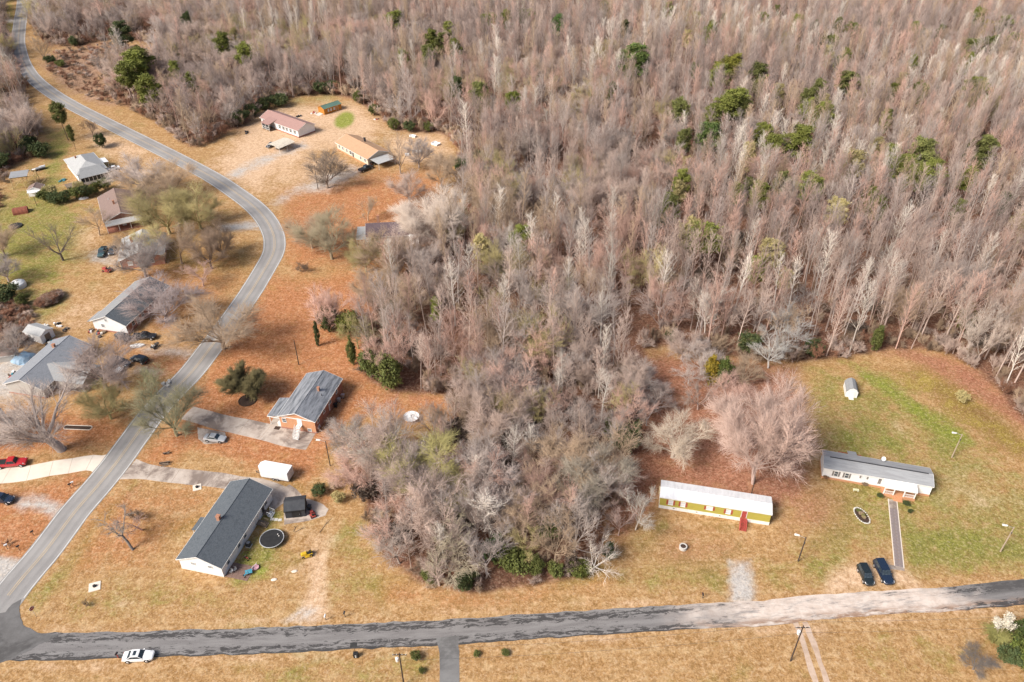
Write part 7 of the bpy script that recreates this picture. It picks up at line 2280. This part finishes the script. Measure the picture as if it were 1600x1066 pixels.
for k in range(24):
    a = 6.283 * k / 24
    MB().box(-.22, .22, -.09, .09, 0, .16).build('edging_block', MULCH, RM, (1.95 * math.cos(a), 1.95 * math.sin(a), 0)).rotation_euler = (0, 0, a + R(90))
# walkway of dark pavers with pale edging
WK = thing('walkway', 'narrow dark paver walkway from the porch to the parked cars', None, (0, 0, 0)); WK['kind'] = 'structure'
PAVER = M_plain('dark_paver', (0.20, 0.165, 0.16), 0.85, (0.27, 0.22, 0.21), 1.5, bump=.3)
wa, wb_ = at(1394.5, 781), at(1405, 886)
d_ = (wb_ - wa); ln = d_.length; d_ /= ln; nrm = Vector((-d_.y, d_.x, 0)); an = math.atan2(d_.y, d_.x)
k = 0
pm_ = MB().box(-.36, .36, -.33, .33, 0, .06).mesh('paver', PAVER); pm2 = MB().box(-.36, .36, -.33, .33, 0, .06).mesh('paver', CONCS)
n = int(ln / .78)
for k in range(n):
    for s in (-1, 1):
        o = link('paver', pm2 if k < 3 else pm_, WK); o.location = wa + d_ * (k + .5) * ln / n + nrm * s * .35; o.rotation_euler = (0, 0, an); o.location.z = .0 + rng.uniform(0, .012)
for s in (-1, 1): MB().box(0, ln, s * .78 - .08, s * .78 + .08, 0, .07).build('edging', CONCW, WK, wa).rotation_euler = (0, 0, an)
MB().box(-2.2, .8, -.45, .45, 0, .05).build('landing_slab', CONCS, WK, wb_ + d_ * .3).rotation_euler = (0, 0, R(-10))
for k in range(3):
    t = thing('stepping_stone', 'pale square stepping stone between the white house steps and the concrete pad', 'stepping stone', at(425 + k * 6.2, 811.5 + k * .6), R(5), 'stepping stones by the white house')
    MB().box(-.34, .34, -.3, .3, -.02, .06).build('slab', STONEW, t)
AC = thing('air_conditioner', 'dark air conditioning unit against the white house', 'air conditioner', at(389, 853), A77)
MB().box(-.4, .4, -.4, .4, .1, .95).build('housing', DARKM, AC); MB().lathe([(.33, .955), (.33, .99), (.05, 1.0)], 12).build('fan_grille', CHROME, AC); MB().box(-.5, .5, -.5, .5, -.02, .1).build('pad', CONCW, AC)
# patio with toys
PA = thing('patio', 'brown paved patio crowded with toys beside the white house', 'patio', at(374, 893), R(-13))
pv = MB().box(-.38, .38, -.38, .38, -.02, .06).mesh('paver', M_plain('brown_paver', (.17, .105, .085), .9, (.23, .15, .12), 2))
for i in range(6):
    for j in range(4): link('paver', pv, PA, (-1.95 + i * .78, -1.2 + j * .78, rng.uniform(-.01, .01)))
def chair(label, px, rz, col):
    t = thing('garden_chair', label, 'chair', at(*px), rz, None)
    t.location.z = .06
    MB().box(-.25, .25, -.25, .25, .4, .45).build('seat', col, t); MB().box(-.25, .25, .22, .27, .45, .95).build('backrest', col, t)
    for x in (-.22, .22):
        for y in (-.22, .22): MB().tube((x, y, 0), (x, y, .4), .025, .025, 5).build('leg', col, t)
chair('grey garden chair nearest the white house corner on the patio', (362, 895.5), R(-20), CHROME)
chair('second grey garden chair beside the corner chair on the patio', (367.5, 892.5), R(-20), CHROME)
TBk = thing('garden_table', 'pale blue toy table on the patio edge', 'table', at(389.5, 896.5), R(20)); TBk.location.z = .06
MB().box(-.6, .6, -.45, .45, .5, .57).build('tabletop', TEAL, TBk)
for x in (-.5, .5):
    for y in (-.36, .36): MB().tube((x, y, 0), (x, y, .5), .04, .04, 5).build('leg', CHROME, TBk)
def trike(label, px, rz, col):
    t = thing('tricycle', label, 'tricycle', at(*px), rz); t.location.z = .04
    for nm, x, y, r in (('wheel', .45, 0, .24), ('wheel', -.35, .26, .16), ('wheel', -.35, -.26, .16)): MB().tube((x, y - .04, r), (x, y + .04, r), r, r, 12).build(nm, BLACK, t)
    MB().tube((.45, 0, .3), (.3, 0, .7), .03, .03, 6).tube((.35, 0, .5), (-.35, 0, .3), .04, .04, 6).tube((-.35, -.26, .18), (-.35, .26, .18), .03, .03, 6).build('frame', col, t)
    MB().box(-.3, -.05, -.13, .13, .42, .5).build('seat', col, t); MB().tube((.3, -.25, .72), (.3, .25, .72), .025, .025, 6).build('handlebar', CHROME, t)
trike('blue tricycle among the patio toys', (385, 900), R(40), TEAL); trike('red tricycle on the grass by the white house wall', (386, 874), R(150), RED)
PW = thing('toy_pool', 'pink round toy pool at the corner of the patio', 'toy pool', at(399.5, 888), 0); PW.location.z = .05
MB().lathe([(.55, 0), (.62, .3), (.56, .3), (.5, .06), (.02, .05)], 16).build('basin', PINK, PW)
MB().tube((-.6, -.2, .25), (.2, .6, .7), .05, .05, 6).build('slide', STONEW, PW)
HO = thing('garden_hose', 'looped yellow-green hose on the grass by the white house', 'hose', at(385, 865), 0)
m = MB()
for k in range(16):
    a, b = 6.283 * k / 16, 6.283 * (k + 1) / 16
    m.tube((.6 * math.cos(a), .4 * math.sin(a), .05), (.6 * math.cos(b), .4 * math.sin(b), .05), .035, .035, 5, caps=False)
m.build('coil', M_plain('green_hose', (.4, .45, .05), .5), HO)
# bikes and bins along the brick house
def bike(label, px, rz, name='bicycle'):
    t = thing(name, label, 'bicycle', at(*px), rz)
    for x in (-.5, .5):
        m = MB()
        for k in range(14):
            a, b = 6.283 * k / 14, 6.283 * (k + 1) / 14
            m.tube((x + .33 * math.cos(a), 0, .34 + .33 * math.sin(a)), (x + .33 * math.cos(b), 0, .34 + .33 * math.sin(b)), .03, .03, 5, caps=False)
        m.build('wheel', BLACK, t)
    MB().tube((-.5, 0, .34), (-.15, 0, .8), .03, .03, 5).tube((-.15, 0, .8), (.38, 0, .82), .03, .03, 5).tube((.38, 0, .82), (.5, 0, .34), .03, .03, 5).tube((-.15, 0, .8), (0, 0, .32), .03, .03, 5).tube((0, 0, .32), (.38, 0, .8), .03, .03, 5).build('frame', CHROME, t)
    MB().box(-.28, -.05, -.07, .07, .86, .92).build('saddle', BLACK, t); MB().tube((.36, -.28, .98), (.36, .28, .98), .02, .02, 5).build('handlebar', CHROME, t)
bike('dark bicycle leaning by the south-east wall of the brick house', (510, 667), R(70)); bike('second bicycle nearer the lawn by the brick house wall', (516, 659), R(60))
for i, (x, y, c_, lb) in enumerate([(530, 628, MGREY, 'grey wheeled bin by the far east wall of the brick house'), (536, 622, CHROME, 'light grey wheeled bin at the north-east corner of the brick house'), (525, 636, BLACK, 'black wheeled bin by the middle of the brick house east wall'), (449, 667, BLACK, 'black round grill bin in front of the brick gable'), (484, 796, DARKM, 'dark bin on the concrete pad behind the red mower')]):
    t = thing('wheeled_bin', lb, 'bin', at(x, y), R(75))
    loft(MB(), [[(-.24, -.27, .08), (.24, -.27, .08), (.24, .27, .08), (-.24, .27, .08)], [(-.32, -.35, 1.0), (.32, -.35, 1.0), (.32, .35, 1.0), (-.32, .35, 1.0)]]).build('bin_body', c_, t)
    MB().box(-.34, .38, -.37, .37, 1.0, 1.07).build('lid', c_, t)
    for s in (-1, 1): MB().tube((-.26, s * .2, .12), (-.26, s * .3, .12), .12, .12, 10).build('wheel', BLACK, t)
MT = thing('doormat', 'dark brown mat on the brick house porch edge', 'mat', at(434, 668), A77); MB().box(-.7, .7, -.6, .6, .02, .06).build('mat', MULCH, MT)
BH = thing('brush_pile', 'dark heap of fallen brush in the red leaf clearing', 'brush pile', at(1030, 612), R(-25))
for k in range(26): MB().tube((rng.uniform(-3.2, 0), rng.uniform(-1.3, 1.3), .1 + .03 * k), (rng.uniform(0, 3.2), rng.uniform(-1.3, 1.3), .15 + .04 * k), .09, .04, 5).build('stick', MULCH if k % 3 else WOOD, BH)
# leaf piles, stumps, logs
for i, (x, y, s, lb) in enumerate([(258, 726, 1.0, 'dark brown stump pile at the mouth of the stained driveway'), (261, 709, .7, 'small dark stump on the orange lawn above the stained driveway'), (168, 590, .0, '')]):
    if not lb: continue
    t = thing('brush_pile', lb, 'brush pile', at(x, y), R(20))
    for k in range(9): MB().tube((-.9 * s + rng.uniform(-.2, .2), rng.uniform(-.5, .5) * s, .12 + .05 * k * s), (.9 * s + rng.uniform(-.2, .2), rng.uniform(-.5, .5) * s, .14 + .05 * k * s), .09, .07, 6).build('log', MULCH if k % 2 else WOOD, t)
for i, (x, y, a, l, lb) in enumerate([(510, 820, 65, 4.2, 'long fallen branch beside the concrete pad'), (471, 828, 30, 2.6, 'bent fallen branch on the worn ground by the concrete pad'), (462, 826, 75, 1.6, 'short fallen branch next to the trampoline')]):
    t = thing('fallen_branch', lb, 'branch', at(x, y), R(a))
    m = MB().tube((-l / 2, 0, .06), (0, .15, .1), .05, .04, 5).tube((0, .15, .1), (l / 2, 0, .06), .04, .015, 5); m.build('stem', WOOD, t)
    MB().tube((0, .15, .1), (l * .3, .6, .12), .03, .01, 5).build('side_branch', WOOD, t)
ROCK = [(460, 893, 'flat pale rock on the worn lawn below the trampoline'), (428, 906, 'flat pale stone near the bright green patch'), (420, 170, None)]
for x, y, lb in ROCK[:2]:
    t = thing('rock', lb, 'rock', at(x, y), R(10)); MB().lathe([(.5, 0), (.55, .05), (.4, .12), (.05, .14)], 9).build('stone', CONCW, t); t.scale = (1, .6, 1)
for i, (x, y, lb) in enumerate([(68, 512, 'white bucket heap nearest the white shed'), (92, 508, 'white and black junk heap on the lawn north of the white shed'), (103, 516, 'dark crate heap east of the white shed'), (78, 537, 'heap of boxes against the white shed door side'), (90, 533, 'red and brown junk heap beside the white shed'), (20, 585, 'mixed junk heap in the gravel yard at the frame edge'), (155, 523, 'cluttered heap under the white gable wall'), (146, 518, 'grey tool heap at the corner of the long house'), (385, 208, 'dark machine heap on the bare ground west of the red-roofed house'), (466, 182, 'black equipment heap behind the red-roofed house'), (490, 177, 'red and white junk heap at the end of the orange shed'), (590, 187, 'red tarp heap near the bare yard rim'), (96, 283, 'teal netting heap beside the sun-porch house'), (262, 600, 'white stones by the roadside bed')]):
    t = thing('junk_heap', lb, 'junk', at(x, y), rng.uniform(0, 3))
    cols = [STONEW, DARKM, WOOD, RED, WPAINT, BLACK, TEAL]
    pal = {0: [STONEW, WPAINT], 1: [WPAINT, BLACK], 2: [DARKM, WOOD], 4: [RED, WOOD, BLACK], 8: [DARKM, BLACK], 9: [BLACK, DARKM, CHROME], 10: [RED, WPAINT], 11: [RED, WPAINT, WOOD], 12: [TEAL, MGREEN], 13: [STONEW]}.get(i, cols)
    for k in range(7):
        w_ = rng.uniform(.18, .5); h_ = rng.uniform(.15, .55)
        b = MB().prism([(-w_, -w_ * .6), (w_ * .9, -w_ * .7), (w_, w_ * .6), (-w_ * .8, w_ * .7)], 0, h_).build('piece', pal[k % len(pal)], t, (rng.uniform(-1.1, 1.1), rng.uniform(-.9, .9), 0)); b.rotation_euler = (0, 0, rng.uniform(0, 3))
BN = thing('bench', 'pale yellow slab bench by the front of the white mobile home', 'bench', at(1337, 767), R(-12))
MB().box(-.55, .55, -.25, .25, .28, .36).build('seat', M_plain('pale_yellow_paint', (.7, .68, .42), .5), BN)
for x in (-.4, .4): MB().box(x - .08, x + .08, -.2, .2, 0, .28).build('leg', STONEW, BN)
for i, (x, y, lb, tn) in enumerate([(1374, 777, 'dark round shrub at the west corner of the columned porch', 'dark'), (1415, 789, 'dark potted shrub in front of the columned porch', 'dark'), (1421, 801, 'small dark shrub on the lawn south-east of the porch', 'dark'), (1290, 748, 'brown leafless shrub at the west corner of the white mobile home', 'redbrush'), (1350, 758, 'low grey shrub under the middle of the white mobile home', 'brown')]):
    p = SHRUB[i % 3]
    tree(p, at(x, y), 1.0, 1.0 / p.h * 1.25, 'garden_shrub', lb, 'shrub', None, tn)
PLUME = M_plain('plume_cream', (.74, .69, .58), .9, (.6, .54, .42), 4)
# pampas grass
PG = thing('pampas_grass', 'pampas grass clump with fluffy white plumes at the south-east corner', 'grass clump', at(1556, 1000), 0)
PG.scale = (1.7, 1.7, 1.4)
g_ = np.random.default_rng(12)
N_ = 700
P0 = np.stack([g_.normal(0, .25, N_), g_.normal(0, .25, N_), np.zeros(N_)], 1)
az = g_.uniform(0, 6.283, N_); sp = g_.uniform(.1, 1.0, N_)
D1 = np.stack([np.cos(az) * sp * .9, np.sin(az) * sp * .9, np.full(N_, 1.4)], 1); D2 = np.stack([np.cos(az) * sp * 1.7, np.sin(az) * sp * 1.7, 1.75 - sp * 1.0], 1)
segs = np.concatenate([np.concatenate([P0, P0 + D1, np.full((N_, 1), .02), np.full((N_, 1), .018)], 1), np.concatenate([P0 + D1, P0 + D2, np.full((N_, 1), .018), np.full((N_, 1), .004)], 1)])
V, T = np_tubes(segs, 3)
bl = link('blades', np_mesh('blades', V, T, [LEAF]), PG); bl.color = (.36, .34, .12, 1)
for k in range(14):
    a = g_.uniform(0, 6.283); r_ = g_.uniform(.1, .9); q = Vector((math.cos(a) * r_ * 1.2 + .35, math.sin(a) * r_ * .8 + .2, g_.uniform(2.0, 2.9)))
    st = MB().tube((0, 0, .2), q, .02, .015, 5).build('stalk', M_plain('stalk', (.5, .42, .25)) if k == 0 else bpy.data.materials['stalk'], PG)
    C0 = np.array([[q.x * (1 + .10 * j), q.y * (1 + .10 * j), q.z + .11 * j] for j in range(5)])
    V, T = leaf_tris(g_, C0, 34, .2, .12, 1.0)
    link('plume', np_mesh('plume', V, T, [PLUME]), st)
